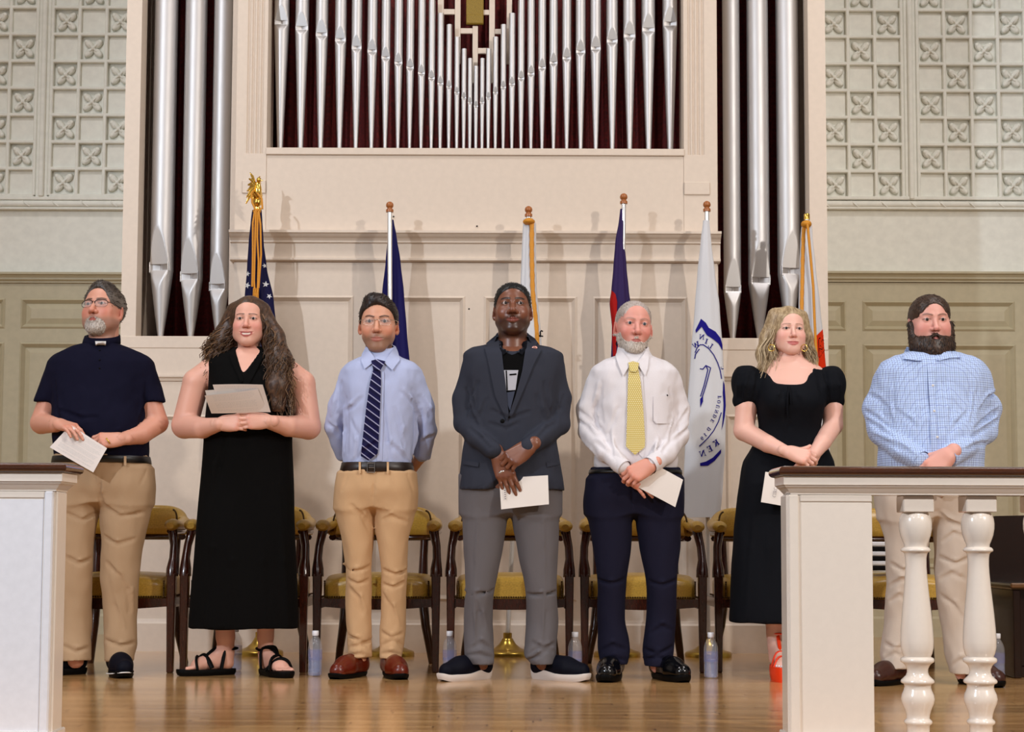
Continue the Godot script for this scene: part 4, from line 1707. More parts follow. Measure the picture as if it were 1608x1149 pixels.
	for k in 3:
		var u: float = [1437.5, 1535.3, 1633.0][k]
		var c := W(u, 830.0, zb)
		var t := thing("baluster", ["turned cream baluster standing next to the newel post", "second turned cream baluster from the newel post", "third turned cream baluster from the newel post"][k], "baluster", "turned balusters of the rail", Vector3(c.x, 0, zb))
		var b := MB.new()
		var lp := PackedVector2Array()
		for q in prof:
			lp.append(Vector2(float(q[1]) * sb, W(u, q[0], zb).y))
		var low: float = lp[lp.size() - 1].y
		lp.reverse()
		b.lathe(lp, Vector3.ZERO, 40, 0.5)
		put("turning", b.done(), M.cream_rail, t)
		var h := 24.0 * sb
		slab("top_block", t, M.cream_rail, -h, h, W(u, 804.5, zb).y, y_top, -h, h, 0.003)
		slab("base_block", t, M.cream_rail, -h, h, 0.0, low, -h, h, 0.003)

# ------------------------------------------------------------------ armchairs
func build_chairs() -> void:
	M.leather = grainy(Color(0.80, 0.63, 0.26), 0.32, 14.0, 0.18, 31)
	M.mahogany = wood_mat(Color(0.13, 0.045, 0.02), Color(0.30, 0.11, 0.045), 0.24, Vector3(16, 2, 16))
	M.mahogany.clearcoat_enabled = true
	M.mahogany.clearcoat = 0.5
	M.mahogany.clearcoat_roughness = 0.15
	M.nail = mat(Color(0.30, 0.21, 0.10), 0.4, 0.8)
	var proto: Node3D = null
	var labels := ["behind the man in the clerical collar", "behind the woman with long curly hair", "behind the man with the navy striped tie", "behind the man in the dark blazer", "behind the man with the yellow tie", "behind the blonde woman", "behind the bearded man in the checked shirt"]
	var us := [172.0, 381.0, 590.0, 800.5, 1011.0, 1222.0, 1433.0]
	for k in us.size():
		var o: Node3D
		if k == 0:
			o = make_chair()
			proto = o
		else:
			o = proto.duplicate()
			o.name = numbered("armchair")
			add_child(o)
		var p := FL(us[k], 1056.0)
		o.position = Vector3(p.x, 0.0, p.z - 0.265)
		o.scale = Vector3(0.985, 1.0, 1.0)
		o.set_meta("label", "mustard leather armchair with nailheads " + labels[k])

func make_chair() -> Node3D:
	var t := thing("armchair", "x", "armchair", "leather armchairs in a row on the stage")
	# seat pad: domed, with rounded edges
	var cols := 15
	var p := PackedVector3Array()
	var f := Field.new()
	for s in [-1.0, 1.0]:
		var leg := MB.new()
		leg.cbox(Vector3(s * 0.288, 0.235, 0.255), Vector3(0.044, 0.47, 0.044), Basis(), 0.005)
		for q in leg.v.size():
			var y := leg.v[q].y
			var k := lerpf(0.70, 1.0, clampf(y / 0.40, 0.0, 1.0))
			leg.v[q] = Vector3(s * 0.288 + (leg.v[q].x - s * 0.288) * k, y, 0.255 + (leg.v[q].z - 0.255) * k)
		put("front_leg", leg.done(), M.mahogany, t)
		var sup := MB.new()
		sup.tube(PackedVector3Array([Vector3(s * 0.288, 0.455, 0.250), Vector3(s * 0.288, 0.49, 0.247), Vector3(s * 0.290, 0.54, 0.232), Vector3(s * 0.287, 0.60, 0.205), Vector3(s * 0.277, 0.65, 0.188), Vector3(s * 0.270, 0.69, 0.185)]), PackedFloat32Array([0.030, 0.029, 0.021, 0.020, 0.022, 0.025]), 12)
		put("arm_support", sup.done(), M.mahogany, t)
		var rear := MB.new()
		rear.tube(PackedVector3Array([Vector3(s * 0.205, 0.67, -0.262), Vector3(s * 0.200, 0.55, -0.250), Vector3(s * 0.198, 0.43, -0.235), Vector3(s * 0.200, 0.32, -0.238), Vector3(s * 0.212, 0.20, -0.262), Vector3(s * 0.232, 0.08, -0.300), Vector3(s * 0.244, 0.0, -0.325)]), PackedFloat32Array([0.022, 0.022, 0.026, 0.026, 0.024, 0.021, 0.018]), 10)
		put("rear_leg", rear.done(), M.mahogany, t)
		# arm: leather roll that sweeps from the back forward
		var arm := MB.new()
		arm.tube(PackedVector3Array([Vector3(s * 0.262, 0.715, -0.13), Vector3(s * 0.270, 0.705, -0.06), Vector3(s * 0.275, 0.697, 0.02), Vector3(s * 0.275, 0.697, 0.10), Vector3(s * 0.272, 0.700, 0.17), Vector3(s * 0.272, 0.698, 0.215), Vector3(s * 0.270, 0.694, 0.232)]), PackedFloat32Array([0.036, 0.034, 0.032, 0.033, 0.036, 0.034, 0.018]), 14, true, 0.8)
		put("arm_pad", arm.done(), M.leather, t)
		var under := MB.new()
		under.tube(PackedVector3Array([Vector3(s * 0.262, 0.680, -0.14), Vector3(s * 0.282, 0.668, 0.0), Vector3(s * 0.280, 0.668, 0.12), Vector3(s * 0.270, 0.668, 0.205)]), PackedFloat32Array([0.018, 0.020, 0.021, 0.022]), 10, true, 0.6)
		put("arm_rail", under.done(), M.mahogany, t)
	# curved back pad: a thick leather band bent round behind the sitter
	var ring := PackedVector3Array()
	var n := 33
	var sec := [[0.0, 0.150], [0.022, 0.147], [0.036, 0.130], [0.040, 0.09], [0.034, 0.04], [0.026, 0.008], [0.0, 0.0], [-0.024, 0.006], [-0.030, 0.05], [-0.030, 0.12], [-0.018, 0.146]]
	for k in n:
		var a := PI * (0.0 + float(k) / (n - 1))           # from one end round the back to the other
		var e := pow(absf(cos(a)), 0.75) * signf(cos(a))
		var mid := Vector3(0.262 * e, 0.0, -0.11 - 0.175 * pow(sin(a), 0.8))
		var inward := (Vector3(0, 0, 0.12) - mid)
		inward.y = 0
		inward = inward.normalized()
		var dip := pow(absf(cos(a)), 5.0)
		for q in sec:
			ring.append(mid + inward * float(q[0]) + Vector3(0, 0.652 + float(q[1]) * (1.0 - 0.42 * dip) - 0.0 * dip, 0))
	var bk := MB.new()
	bk.grid(ring, sec.size(), true, false)
	bk.fan(ring.slice(0, sec.size()), Vector3(0, 0, 1))
	bk.fan(ring.slice(ring.size() - sec.size()), Vector3(0, 0, 1))
	bk.smooth()
	put("backrest", bk.done(), M.leather, t)
	var rb := MB.new()
	var rp := PackedVector3Array()
	for k in 17:
		var a := PI * k / 16.0
		rp.append(Vector3(0.258 * pow(absf(cos(a)), 0.75) * signf(cos(a)), 0.642, -0.12 - 0.172 * pow(sin(a), 0.8)))
	rb.tube(rp, PackedFloat32Array([0.020]), 8, true, 0.8)
	put("back_rail", rb.done(), M.mahogany, t)
	# seat
	f.ell(Vector3(0, 0.40, 0.0), Vector3(0.30, 0.095, 0.32), 0.01)
	var lo := loft_rows([[0.475, 0, 0, 0.262, 0.255, 7], [0.44, 0, 0, 0.268, 0.262, 7], [0.345, 0, 0, 0.266, 0.262, 7]])
	var g := Field.new()
	g.loft(lo, 0.01)
	g.ell(Vector3(0, 0.36, -0.01), Vector3(0.42, 0.125, 0.42), 0.03, 2)
	var seat := g.nets(Vector3(-0.29, 0.33, -0.29), Vector3(0.29, 0.50, 0.29), 0.012)
	put("seat", seat.done(), M.leather, t)
	var ap := MB.new()
	for k in 2:
		var zz: float = [0.255, -0.235][k]
		var poly := PackedVector2Array()
		for j in 13:
			var x := -0.27 + 0.54 * j / 12.0
			poly.append(Vector2(x, 0.312 - 0.014 * cos(PI * x / 0.54)))
		poly.append(Vector2(0.27, 0.35))
		poly.append(Vector2(-0.27, 0.35))
		ap.prism(poly, zz - 0.012, zz + 0.008)
	for s in [-1.0, 1.0]:
		ap.box(Vector3(s * 0.275 - 0.011, 0.305, -0.24), Vector3(s * 0.275 + 0.011, 0.35, 0.25))
	put("seat_apron", ap.done(), M.mahogany, t)
	# nailheads
	var nm := MB.new()
	for j in 46:
		nm.ball(Vector3(-0.262 + 0.524 * j / 45.0, 0.358, 0.2635), Vector3(0.0052, 0.0052, 0.004), 6, 4)
	for s in [-1.0, 1.0]:
		for j in 9:
			nm.ball(Vector3(s * 0.252, 0.36 + 0.009 * j, 0.2635), Vector3(0.0052, 0.0052, 0.004), 6, 4)
		for j in 40:
			nm.ball(Vector3(s * 0.268, 0.358, -0.24 + 0.48 * j / 39.0), Vector3(0.004, 0.0052, 0.0052), 6, 4)
		for j in 12:
			var a := -0.3 + j * 0.15
			nm.ball(Vector3(s * (0.226 + 0.02 * sin(a)), 0.735 + 0.042 * cos(a * 0.9) - 0.004 * j * 0.5, -0.085 + 0.012 * j * 0.3), Vector3(0.0052, 0.0052, 0.0052), 6, 4)
	var no := put("nailheads", nm.done(), M.nail, t)
	no.set_meta("kind", "stuff")
	return t

# ------------------------------------------------------------------ flags
# a draped flag hangs as a folded tube; rows are v, left edge, right edge in pixels at the flag's own depth
class Drape:
	var rows: Array
	var z: float
	var depth := 0.055
	var folds := 5.0
	var amp := 0.16
	var phase := 0.0
	var scene: Node3D
	func edge(v: float) -> Vector2:
		for k in rows.size() - 1:
			if v <= rows[k + 1][0] or k == rows.size() - 2:
				var f := clampf((v - rows[k][0]) / (rows[k + 1][0] - rows[k][0]), 0.0, 1.0)
				f = f * f * (3.0 - 2.0 * f) * 0.5 + f * 0.5
				return Vector2(lerpf(rows[k][1], rows[k + 1][1], f), lerpf(rows[k][2], rows[k + 1][2], f))
		return Vector2.ZERO
	func at(a: float, v: float) -> Vector3:
		var e := edge(v)
		var l: Vector3 = scene.W(e.x, v, z)
		var r: Vector3 = scene.W(e.y, v, z)
		var hw := (r.x - l.x) * 0.5
		var t: float = (v - rows[0][0]) / (rows[rows.size() - 1][0] - rows[0][0])
		var d := minf(depth, hw * 0.9 + 0.006) * (0.55 + 0.45 * t)
		var w := 1.0 + amp * sin(a * folds + phase + t * 1.5) * (0.4 + 0.6 * t) + amp * 0.5 * sin(a * (folds * 2.0 + 1.0) + phase * 2.0 - t * 2.0)
		var s := sin(a)
		return Vector3((l.x + r.x) * 0.5 + hw * cos(a), l.y, z + d * s * w)
	func front(u: float, v: float) -> Vector3:
		var e := edge(v)
		var c := clampf((u - (e.x + e.y) * 0.5) / maxf((e.y - e.x) * 0.5, 0.1), -0.985, 0.985)
		return at(acos(c), v) + Vector3(0, 0, 0.0035)
	func mesh(n := 56, m := 48) -> ArrayMesh:
		var p := PackedVector3Array()
		var v0: float = rows[0][0]
		var v1: float = rows[rows.size() - 1][0]
		for r in m:
			var v := lerpf(v0, v1, r / float(m - 1))
			for k in n:
				p.append(at(TAU * k / n, v))
		var b: RefCounted = scene.MB.new()
		b.grid(p, n, true, false)
		b.fan(p.slice(0, n), Vector3.UP)
		b.fan(p.slice(p.size() - n), Vector3.DOWN)
		return b.done()

func printed(d: Drape, poly: PackedVector2Array, step := 3.0) -> MB:
	# a printed or sewn shape laid on the folds of a flag
	var pts := PackedVector2Array()
	var lo := poly[0]
	var hi := poly[0]
	for i in poly.size():
		var a := poly[i]
		var b := poly[(i + 1) % poly.size()]
		lo = lo.min(a)
		hi = hi.max(a)
		var m := maxi(1, int(a.distance_to(b) / step))
		for j in m: pts.append(a.lerp(b, float(j) / m))
	var edge := pts.size()
	var y := lo.y + 1.0
	while y < hi.y:
		var x := lo.x + 1.0
		while x < hi.x:
			var q := Vector2(x, y)
			if Geometry2D.is_point_in_polygon(q, poly):
				var near := 1e9
				for e in edge: near = minf(near, pts[e].distance_squared_to(q))
				if near > 0.7: pts.append(q)
			x += 2.0
		y += 2.0
	var o := MB.new()
	var ids := Geometry2D.triangulate_delaunay(pts)
	for q in pts:
		o.vert(d.front(q.x, q.y), Vector3.BACK)
	for k in ids.size() / 3:
		var a := pts[ids[k * 3]]
		var b := pts[ids[k * 3 + 1]]
		var c := pts[ids[k * 3 + 2]]
		if not Geometry2D.is_point_in_polygon((a + b + c) / 3.0, poly): continue
		if (b - a).cross(c - a) > 0.0: o.tri(ids[k * 3], ids[k * 3 + 1], ids[k * 3 + 2])
		else: o.tri(ids[k * 3], ids[k * 3 + 2], ids[k * 3 + 1])
	o.smooth()
	return o

func stroke(d: Drape, line: Array, w: float) -> MB:
	var o := MB.new()
	for k in line.size() - 1:
		var a := Vector2(line[k][0], line[k][1])
		var b := Vector2(line[k + 1][0], line[k + 1][1])
		var n := (b - a).orthogonal().normalized() * w * 0.5
		var e := (b - a).normalized() * w * 0.2
		o.add(printed(d, PackedVector2Array([a - e + n, b + e + n, b + e - n, a - e - n])))
	return o

func lettered(d: Drape, text: String, at: Vector2, size: float, turn: float, mirror: bool, bold := 0.0) -> MB:
	var tm := TextMesh.new()
	tm.text = text
	var sf := SystemFont.new()
	sf.font_names = PackedStringArray(["Droid Serif"])
	sf.font_weight = 700
	tm.font = sf
	tm.font_size = 32
	tm.pixel_size = 1.0 / 32.0
	tm.depth = 0.0
	tm.curve_step = 4.0
	var ar := tm.get_mesh_arrays()
	var o := MB.new()
	var vs: PackedVector3Array = ar[Mesh.ARRAY_VERTEX]
	for q in vs:
		var p := Vector2(q.x * (-1.0 if mirror else 1.0), -q.y) * size
		p = p.rotated(turn) + at
		o.vert(d.front(p.x, p.y), Vector3.BACK)
	var idx: PackedInt32Array = ar[Mesh.ARRAY_INDEX] if ar[Mesh.ARRAY_INDEX] != null else PackedInt32Array(range(vs.size()))
	for k in idx.size() / 3:
		var a := idx[k * 3]
		var b := idx[k * 3 + 1]
		var c := idx[k * 3 + 2]
		if (o.v[c] - o.v[a]).cross(o.v[b] - o.v[a]).z < 0.0:
			o.tri(a, c, b)
		else:
			o.tri(a, b, c)
	o.smooth()
	return o

func star(c: Vector2, r: float, turn: float) -> PackedVector2Array:
	var o := PackedVector2Array()
	for k in 10:
		var a := turn + k * PI / 5.0 - PI / 2
		o.append(c + Vector2(cos(a), sin(a)) * (r if k % 2 == 0 else r * 0.42))
	return o

func flag_stand(t: Node3D, u0: float, u1: float, vtop: float, z: float, wood: bool, dx_base := 0.0) -> Array:
	var base := W(u0, 1000.0, z)
	base.y = 0.0
	var tip := W(u1, vtop, z)
	var b := MB.new()
	b.lathe(PackedVector2Array([Vector2(0.0, 0.0), Vector2(0.128, 0.0), Vector2(0.128, 0.018), Vector2(0.122, 0.026), Vector2(0.10, 0.032), Vector2(0.072, 0.044), Vector2(0.046, 0.066), Vector2(0.032, 0.088), Vector2(0.030, 0.094), Vector2(0.024, 0.098), Vector2(0.024, 0.125), Vector2(0.014, 0.128), Vector2(0.0, 0.128)]), base, 36)
	put("base", b.done(), M.brass, t, "round brass base")
	var p := MB.new()
	p.tube(PackedVector3Array([base + Vector3(0, 0.1, 0), tip]), PackedFloat32Array([0.0135, 0.0135]), 12)
	put("pole", p.done(), M.pole, t)
	if wood:
		var f := MB.new()
		f.lathe(PackedVector2Array([Vector2(0.0, -0.005), Vector2(0.021, -0.004), Vector2(0.021, 0.010), Vector2(0.015, 0.014), Vector2(0.014, 0.020), Vector2(0.020, 0.026), Vector2(0.0215, 0.036), Vector2(0.018, 0.047), Vector2(0.009, 0.054), Vector2(0.0, 0.056)]), tip, 18)
		put("finial", f.done(), M.finial, t, "turned wooden finial")
	return [base, tip]

func fringe(d: Drape, u_off: float, v0: float, v1: float, w: float, side: float) -> MB:
	# a strip of gold cord that follows one edge of a flag
	var pts := PackedVector3Array()
	var rad := PackedFloat32Array()
	var n := 26
	for k in n:
		var v := lerpf(v0, v1, k / float(n - 1))
		var e := d.edge(v)
		var u := (e.x if side < 0 else e.y) + u_off
		pts.append(d.front(u, v) + Vector3(0, 0, 0.004))
		rad.append(w * (0.9 + 0.2 * float(k % 2)))
	var o := MB.new()
	o.tube(pts, rad, 8, true, 0.5, Vector3.BACK)
	return o

func build_flags() -> void:
	M.pole = mat(Color(0.86, 0.85, 0.83), 0.25, 0.6)
	M.finial = wood_mat(Color(0.55, 0.30, 0.13), Color(0.72, 0.45, 0.22), 0.35, Vector3(20, 8, 20))
	M.gold_cord = grainy(Color(0.96, 0.64, 0.13), 0.6, 60.0, 0.3, 41)
	M.flag_blue = cloth(Color(0.085, 0.08, 0.24), 0.55)
	M.flag_navy = cloth(Color(0.10, 0.085, 0.33), 0.55)
	M.flag_white = cloth(Color(0.86, 0.86, 0.87), 0.6)
	M.flag_purple = cloth(Color(0.21, 0.15, 0.33), 0.6)
	M.flag_red = cloth(Color(0.66, 0.09, 0.08), 0.6)
	M.flag_orange = cloth(Color(0.86, 0.20, 0.05), 0.6)
	M.ink_blue = cloth(Color(0.11, 0.08, 0.50), 0.6)
	M.ink_black = cloth(Color(0.05, 0.03, 0.03), 0.6)
	var z := -1.50
	# 1 the starred flag under the eagle
	var t := thing("flag", "furled dark blue flag with white stars, gold cords and eagle finial", "flag", "flags on brass stands along the organ case")
	var st := flag_stand(t, 408.0, 404.0, 326.0, z, false)
	var d := drape(z, [[330, 396, 411], [345, 394, 412], [380, 390.5, 414], [420, 388, 419], [470, 384, 430], [560, 376, 440], [700, 372, 446]], 0.3, 5.0)
	put("cloth", d.mesh(), M.flag_blue, t)
	for q in [[390, 431, 4.5, 0.2], [389.5, 449, 5.5, 0.4], [416.5, 418, 4.0, -0.3], [418.5, 447.5, 5.5, 0.1], [424, 466, 4.5, 0.5], [393, 476, 5.0, 0.0], [421, 492, 5.0, 0.3], [388, 505, 5.0, 0.3]]:
		put("star", printed(d, star(Vector2(q[0], q[1]), q[2], q[3]), 2.0).done(), M.flag_white, t)
	var eg := MB.new()
	var tip: Vector3 = st[1]
	eg.lathe(PackedVector2Array([Vector2(0.0, -0.012), Vector2(0.02, -0.012), Vector2(0.02, 0.0), Vector2(0.012, 0.006), Vector2(0.022, 0.018), Vector2(0.026, 0.032), Vector2(0.02, 0.046), Vector2(0.0, 0.055)]), tip, 16)
	var turn := Basis(Vector3.UP, 1.15)
	eg.ball(tip + Vector3(0, 0.098, 0), Vector3(0.021, 0.05, 0.024), 14, 10, turn)
	eg.ball(tip + turn * Vector3(0, 0.155, 0.008), Vector3(0.014, 0.016, 0.017), 12, 8)
	eg.tube(PackedVector3Array([tip + turn * Vector3(0, 0.156, 0.018), tip + turn * Vector3(0, 0.148, 0.034)]), PackedFloat32Array([0.006, 0.002]), 8)
	eg.ball(tip + turn * Vector3(0, 0.055, -0.02), Vector3(0.018, 0.03, 0.007), 10, 6, turn)
	for s in [-1.0, 1.0]:
		for k in 6:
			var a := 0.35 + k * 0.21
			var root := Vector3(s * 0.014, 0.128 - k * 0.006, -0.006)
			var end := root + Vector3(s * sin(a * 0.75 + 0.25) * 0.075, 0.060 - k * 0.030, -0.012)
			eg.tube(PackedVector3Array([tip + turn * root, tip + turn * root.lerp(end, 0.55) + Vector3(0, 0.010, 0), tip + turn * end]), PackedFloat32Array([0.011, 0.012, 0.004]), 8, true, 0.45, turn * Vector3(0, 0, 1))
	put("eagle_finial", eg.done(), M.gilt, t, "gilt eagle with raised wings")
	var cord := MB.new()
	for q in [[[399, 298], [395, 303], [396, 318], [402, 331], [401, 360], [400, 400], [399, 440], [400, 458]], [[404, 303], [411, 312], [412, 326], [405, 333], [404, 372], [406, 410], [405, 445], [404, 462]], [[400, 331], [397, 350], [397, 400], [396, 450]], [[406, 331], [409, 352], [410, 400], [406, 452]]]:
		var pts := PackedVector3Array()
		for p in q:
			pts.append(W(p[0], p[1], z + 0.075))
		cord.tube(pts, PackedFloat32Array([0.0055]), 8)
	for k in 26:
		cord.tube(PackedVector3Array([W(398 + (k % 5) * 2.0, 452 + (k % 3), z + 0.07 + 0.004 * (k % 4)), W(397 + (k % 6) * 2.0, 476 + (k % 4), z + 0.07 + 0.005 * (k % 4))]), PackedFloat32Array([0.0028]), 5)
	cord.ball(W(403.5, 331.5, z + 0.04), Vector3(0.024, 0.014, 0.03), 10, 6)
	put("cord", cord.done(), M.gold_cord, t, "gold tasselled cord")
	# 2 plain navy
	t = thing("flag", "furled plain navy flag on a white pole behind the man with glasses", "flag", "flags on brass stands along the organ case")
	flag_stand(t, 614.0, 612.0, 332.0, z, true)
	d = drape(z - 0.02, [[345, 612, 618], [372, 609, 623], [410, 605.5, 629], [460, 600, 634.5], [520, 598, 639], [570, 597, 643.5], [700, 596, 648], [800, 598, 648]], 1.2, 4.0)
	put("cloth", d.mesh(), M.flag_navy, t)
	var front := MB.new()
	front.tube(PackedVector3Array([W(612.0, 340, z + 0.05), W(612.8, 560, z + 0.062)]), PackedFloat32Array([0.013]), 10)
	put("pole_sleeve", front.done(), M.pole, t)
	# 3 white with gold fringe, leaning
	t = thing("flag", "furled white flag with thick gold fringe behind the man in the blazer", "flag", "flags on brass stands along the organ case")
	flag_stand(t, 797.0, 830.0, 339.0, z, true)
	d = drape(z, [[343, 822, 839], [352, 821, 842], [400, 819, 842], [450, 817, 843], [530, 812, 850], [620, 806, 856], [760, 800, 858], [800, 800, 856]], 2.0, 4.0)
	put("cloth", d.mesh(), M.flag_white, t)
	put("fringe", fringe(d, -7.0, 346, 545, 0.0125, 1.0).done(), M.gold_cord, t, "gold fringe")
	var cap := MB.new()
	cap.ball(W(830.5, 348, z + 0.02), Vector3(0.034, 0.020, 0.045), 12, 8)
	put("gold_header", cap.done(), M.gold_cord, t)
	var hook := MB.new()
	hook.tube(PackedVector3Array([W(848.5, 529, z + 0.08), W(848.5, 521, z + 0.08), W(850, 519, z + 0.08), W(852.5, 520.5, z + 0.08)]), PackedFloat32Array([0.0042]), 8)
	hook.tube(PackedVector3Array([W(846, 527, z + 0.08), W(853, 528, z + 0.08)]), PackedFloat32Array([0.0038]), 8)
	put("clip", hook.done(), M.ink_black, t)
	# 4 purple over red
	t = thing("flag", "furled purple and red flag behind the man with white beard", "flag", "flags on brass stands along the organ case")
	flag_stand(t, 969.0, 979.5, 319.0, z, true)
	d = drape(z, [[328, 974, 981], [345, 972, 981.5], [380, 966, 981], [420, 963, 984], [455, 960, 987.5], [475, 957, 990], [515, 961, 994], [600, 958, 1000], [740, 956, 1004]], 0.8, 5.0)
	put("cloth", d.mesh(), M.flag_purple, t)
	put("red_field", printed(d, V2([[959.5, 456], [966, 463], [968.5, 475], [968, 500], [967, 560], [962, 560], [960.5, 516], [957.5, 476]])).done(), M.flag_red, t)
	var ring := MB.new()
	ring.tube(PackedVector3Array([W(968.0, 537, z + 0.07), W(970.0, 537.5, z + 0.07), W(970.5, 541, z + 0.07), W(968.5, 543, z + 0.07), W(967.5, 540, z + 0.07), W(968, 537, z + 0.07)]), PackedFloat32Array([0.0035]), 6)
	put("clip", ring.done(), M.ink_black, t)
	# 5 white with the blue seal, seen from its back: the lettering is mirrored
	t = thing("flag", "white flag with a mirrored blue seal and lettering", "flag", "flags on brass stands along the organ case")
	flag_stand(t, 1112.0, 1110.0, 331.0, z, true)
	d = drape(z + 0.01, [[346, 1104, 1114], [380, 1100, 1117], [430, 1095, 1123], [480, 1091, 1130], [560, 1084.5, 1135.5], [640, 1079, 1140], [700, 1075.5, 1139], [760, 1073, 1135.5], [812, 1071, 1131]], 2.5, 3.0)
	d.depth = 0.045
	d.amp = 0.11
	put("cloth", d.mesh(72, 60), M.flag_white, t)
	var zz := func(a: Array) -> PackedVector2Array:
		var o := PackedVector2Array()
		for q in a: o.append(Vector2(1060.0 + q[0] / 3.19, 460.0 + q[1] / 3.19))
		return o
	for poly in [[[100, 188], [127, 132], [150, 152], [165, 178], [200, 196], [225, 226], [238, 262], [236, 288], [215, 255], [190, 236], [155, 215], [130, 172], [103, 202]], [[240, 440], [252, 470], [254, 560], [247, 620], [240, 655], [230, 690], [236, 640], [241, 560], [237, 500]], [[120, 853], [150, 845], [185, 825], [228, 782], [227, 802], [195, 840], [160, 865], [122, 867]], [[122, 532], [136, 516], [136, 545], [123, 575]]]:
		put("seal_border", printed(d, zz.call(poly), 2.0).done(), M.ink_blue, t)
	var ln := func(a: Array) -> Array:
		var o := []
		for q in a: o.append([1060.0 + q[0] / 3.19, 460.0 + q[1] / 3.19])
		return o
	for line in [[[98, 300], [108, 275], [122, 262], [138, 262], [165, 282], [190, 312], [210, 350], [224, 390], [231, 430]], [[229, 600], [214, 645], [190, 690], [160, 728], [118, 768]], [[122, 382], [136, 384], [150, 366], [174, 378], [160, 430], [148, 474], [134, 518], [128, 540]], [[150, 366], [160, 388], [140, 470], [124, 520]], [[96, 330], [100, 308], [118, 284]]]:
		put("seal_line", stroke(d, ln.call(line), 1.5).done(), M.ink_blue, t)
	for q in [["L", 174, 268, 27, 0.55], ["I", 153, 246, 27, 0.30], ["N", 131, 224, 27, 0.12], ["W", 103, 262, 27, -0.45], ["F", 221, 522, 19, 1.52], ["O", 217, 546, 19, 1.62], ["U", 212, 570, 19, 1.75], ["N", 205, 595, 19, 1.85], ["D", 195, 619, 19, 2.0], ["E", 183, 642, 19, 2.1], ["D", 165, 684, 19, 2.3], ["1", 147, 712, 19, 2.4], ["9", 132, 730, 19, 2.5], ["K", 203, 752, 32, 2.55], ["E", 170, 782, 32, 2.65], ["N", 134, 806, 32, 2.8], ["C", 237, 375, 22, 1.2]]:
		var turn2: float = q[4] if q[4] < 1.3 and q[0] != "C" else float(q[4]) - (PI if q[3] == 32 or q[3] == 19 else 0.0)
		put("letter", lettered(d, q[0], Vector2(1060.0 + float(q[1]) / 3.19, 460.0 + float(q[2]) / 3.19), float(q[3]) / 3.19 * 1.25, turn2, true).done(), M.ink_blue, t)
	# 6 white with an orange field behind the blonde woman
	t = thing("flag", "furled white flag with orange patch and gold fringes behind the blonde woman", "flag", "flags on brass stands along the organ case")
	var s6 := flag_stand(t, 1272.0, 1267.0, 345.0, z, false)
	d = drape(z, [[350, 1259, 1275], [370, 1257, 1276], [420, 1255.5, 1281], [480, 1254, 1288], [540, 1255, 1294], [600, 1254, 1299], [740, 1252, 1304]], 1.7, 4.0)
	put("cloth", d.mesh(), M.flag_white, t)
	put("fringe", fringe(d, 3.5, 352, 560, 0.0105, -1.0).done(), M.gold_cord, t, "gold fringe")
	var g6 := MB.new()
	g6.tube(PackedVector3Array([W(1268, 352, z + 0.06), W(1272.5, 400, z + 0.066), W(1277, 450, z + 0.07), W(1279, 500, z + 0.075), W(1281, 540, z + 0.075), W(1283.5, 580, z + 0.075)]), PackedFloat32Array([0.0075]), 8)
	g6.ball(W(1266, 352, z + 0.02), Vector3(0.03, 0.022, 0.04), 12, 8)
	put("cord", g6.done(), M.gold_cord, t)
	put("orange_field", printed(d, V2([[1274, 534], [1291.5, 517], [1293.5, 545], [1298, 596], [1272, 596], [1271, 560]])).done(), M.flag_orange, t)
	for line in [[[1284, 533], [1293, 527]], [[1276, 562], [1278, 590]], [[1284, 563], [1295.5, 548]], [[1283.5, 534], [1284, 562]]]:
		put("printed_line", stroke(d, line, 1.6).done(), M.ink_black, t)
	put("letters", lettered(d, "AND", Vector2(1289.3, 543.5), 9.5, -1.15, false).done(), M.ink_black, t)
	var fin := MB.new()
	fin.lathe(PackedVector2Array([Vector2(0.0, 0.0), Vector2(0.017, 0.0), Vector2(0.017, 0.03), Vector2(0.013, 0.034), Vector2(0.0, 0.035)]), s6[1], 14)
	put("finial", fin.done(), M.gilt, t, "plain brass ferrule")

func drape(z: float, rows: Array, phase: float, folds: float) -> Drape:
	var d := Drape.new()
	d.rows = rows
	d.z = z
	d.phase = phase
	d.folds = folds
	d.scene = self
	return d

func cloth(c: Color, rough := 0.8, fine := 90.0) -> StandardMaterial3D:
	var m := mat(c, rough)
	if not M.has("weave"):
		M.weave = noise_tex(0.25, Color(0.92, 0.92, 0.92), Color(1, 1, 1), 17, 128, 2)
	m.albedo_texture = M.weave
	m.uv1_triplanar = true
	m.uv1_scale = Vector3.ONE * fine * 0.12
	m.metallic_specular = 0.22
	m.rim_enabled = true
	m.rim = 0.10 * c.get_luminance()
	m.rim_tint = 0.7
	return m

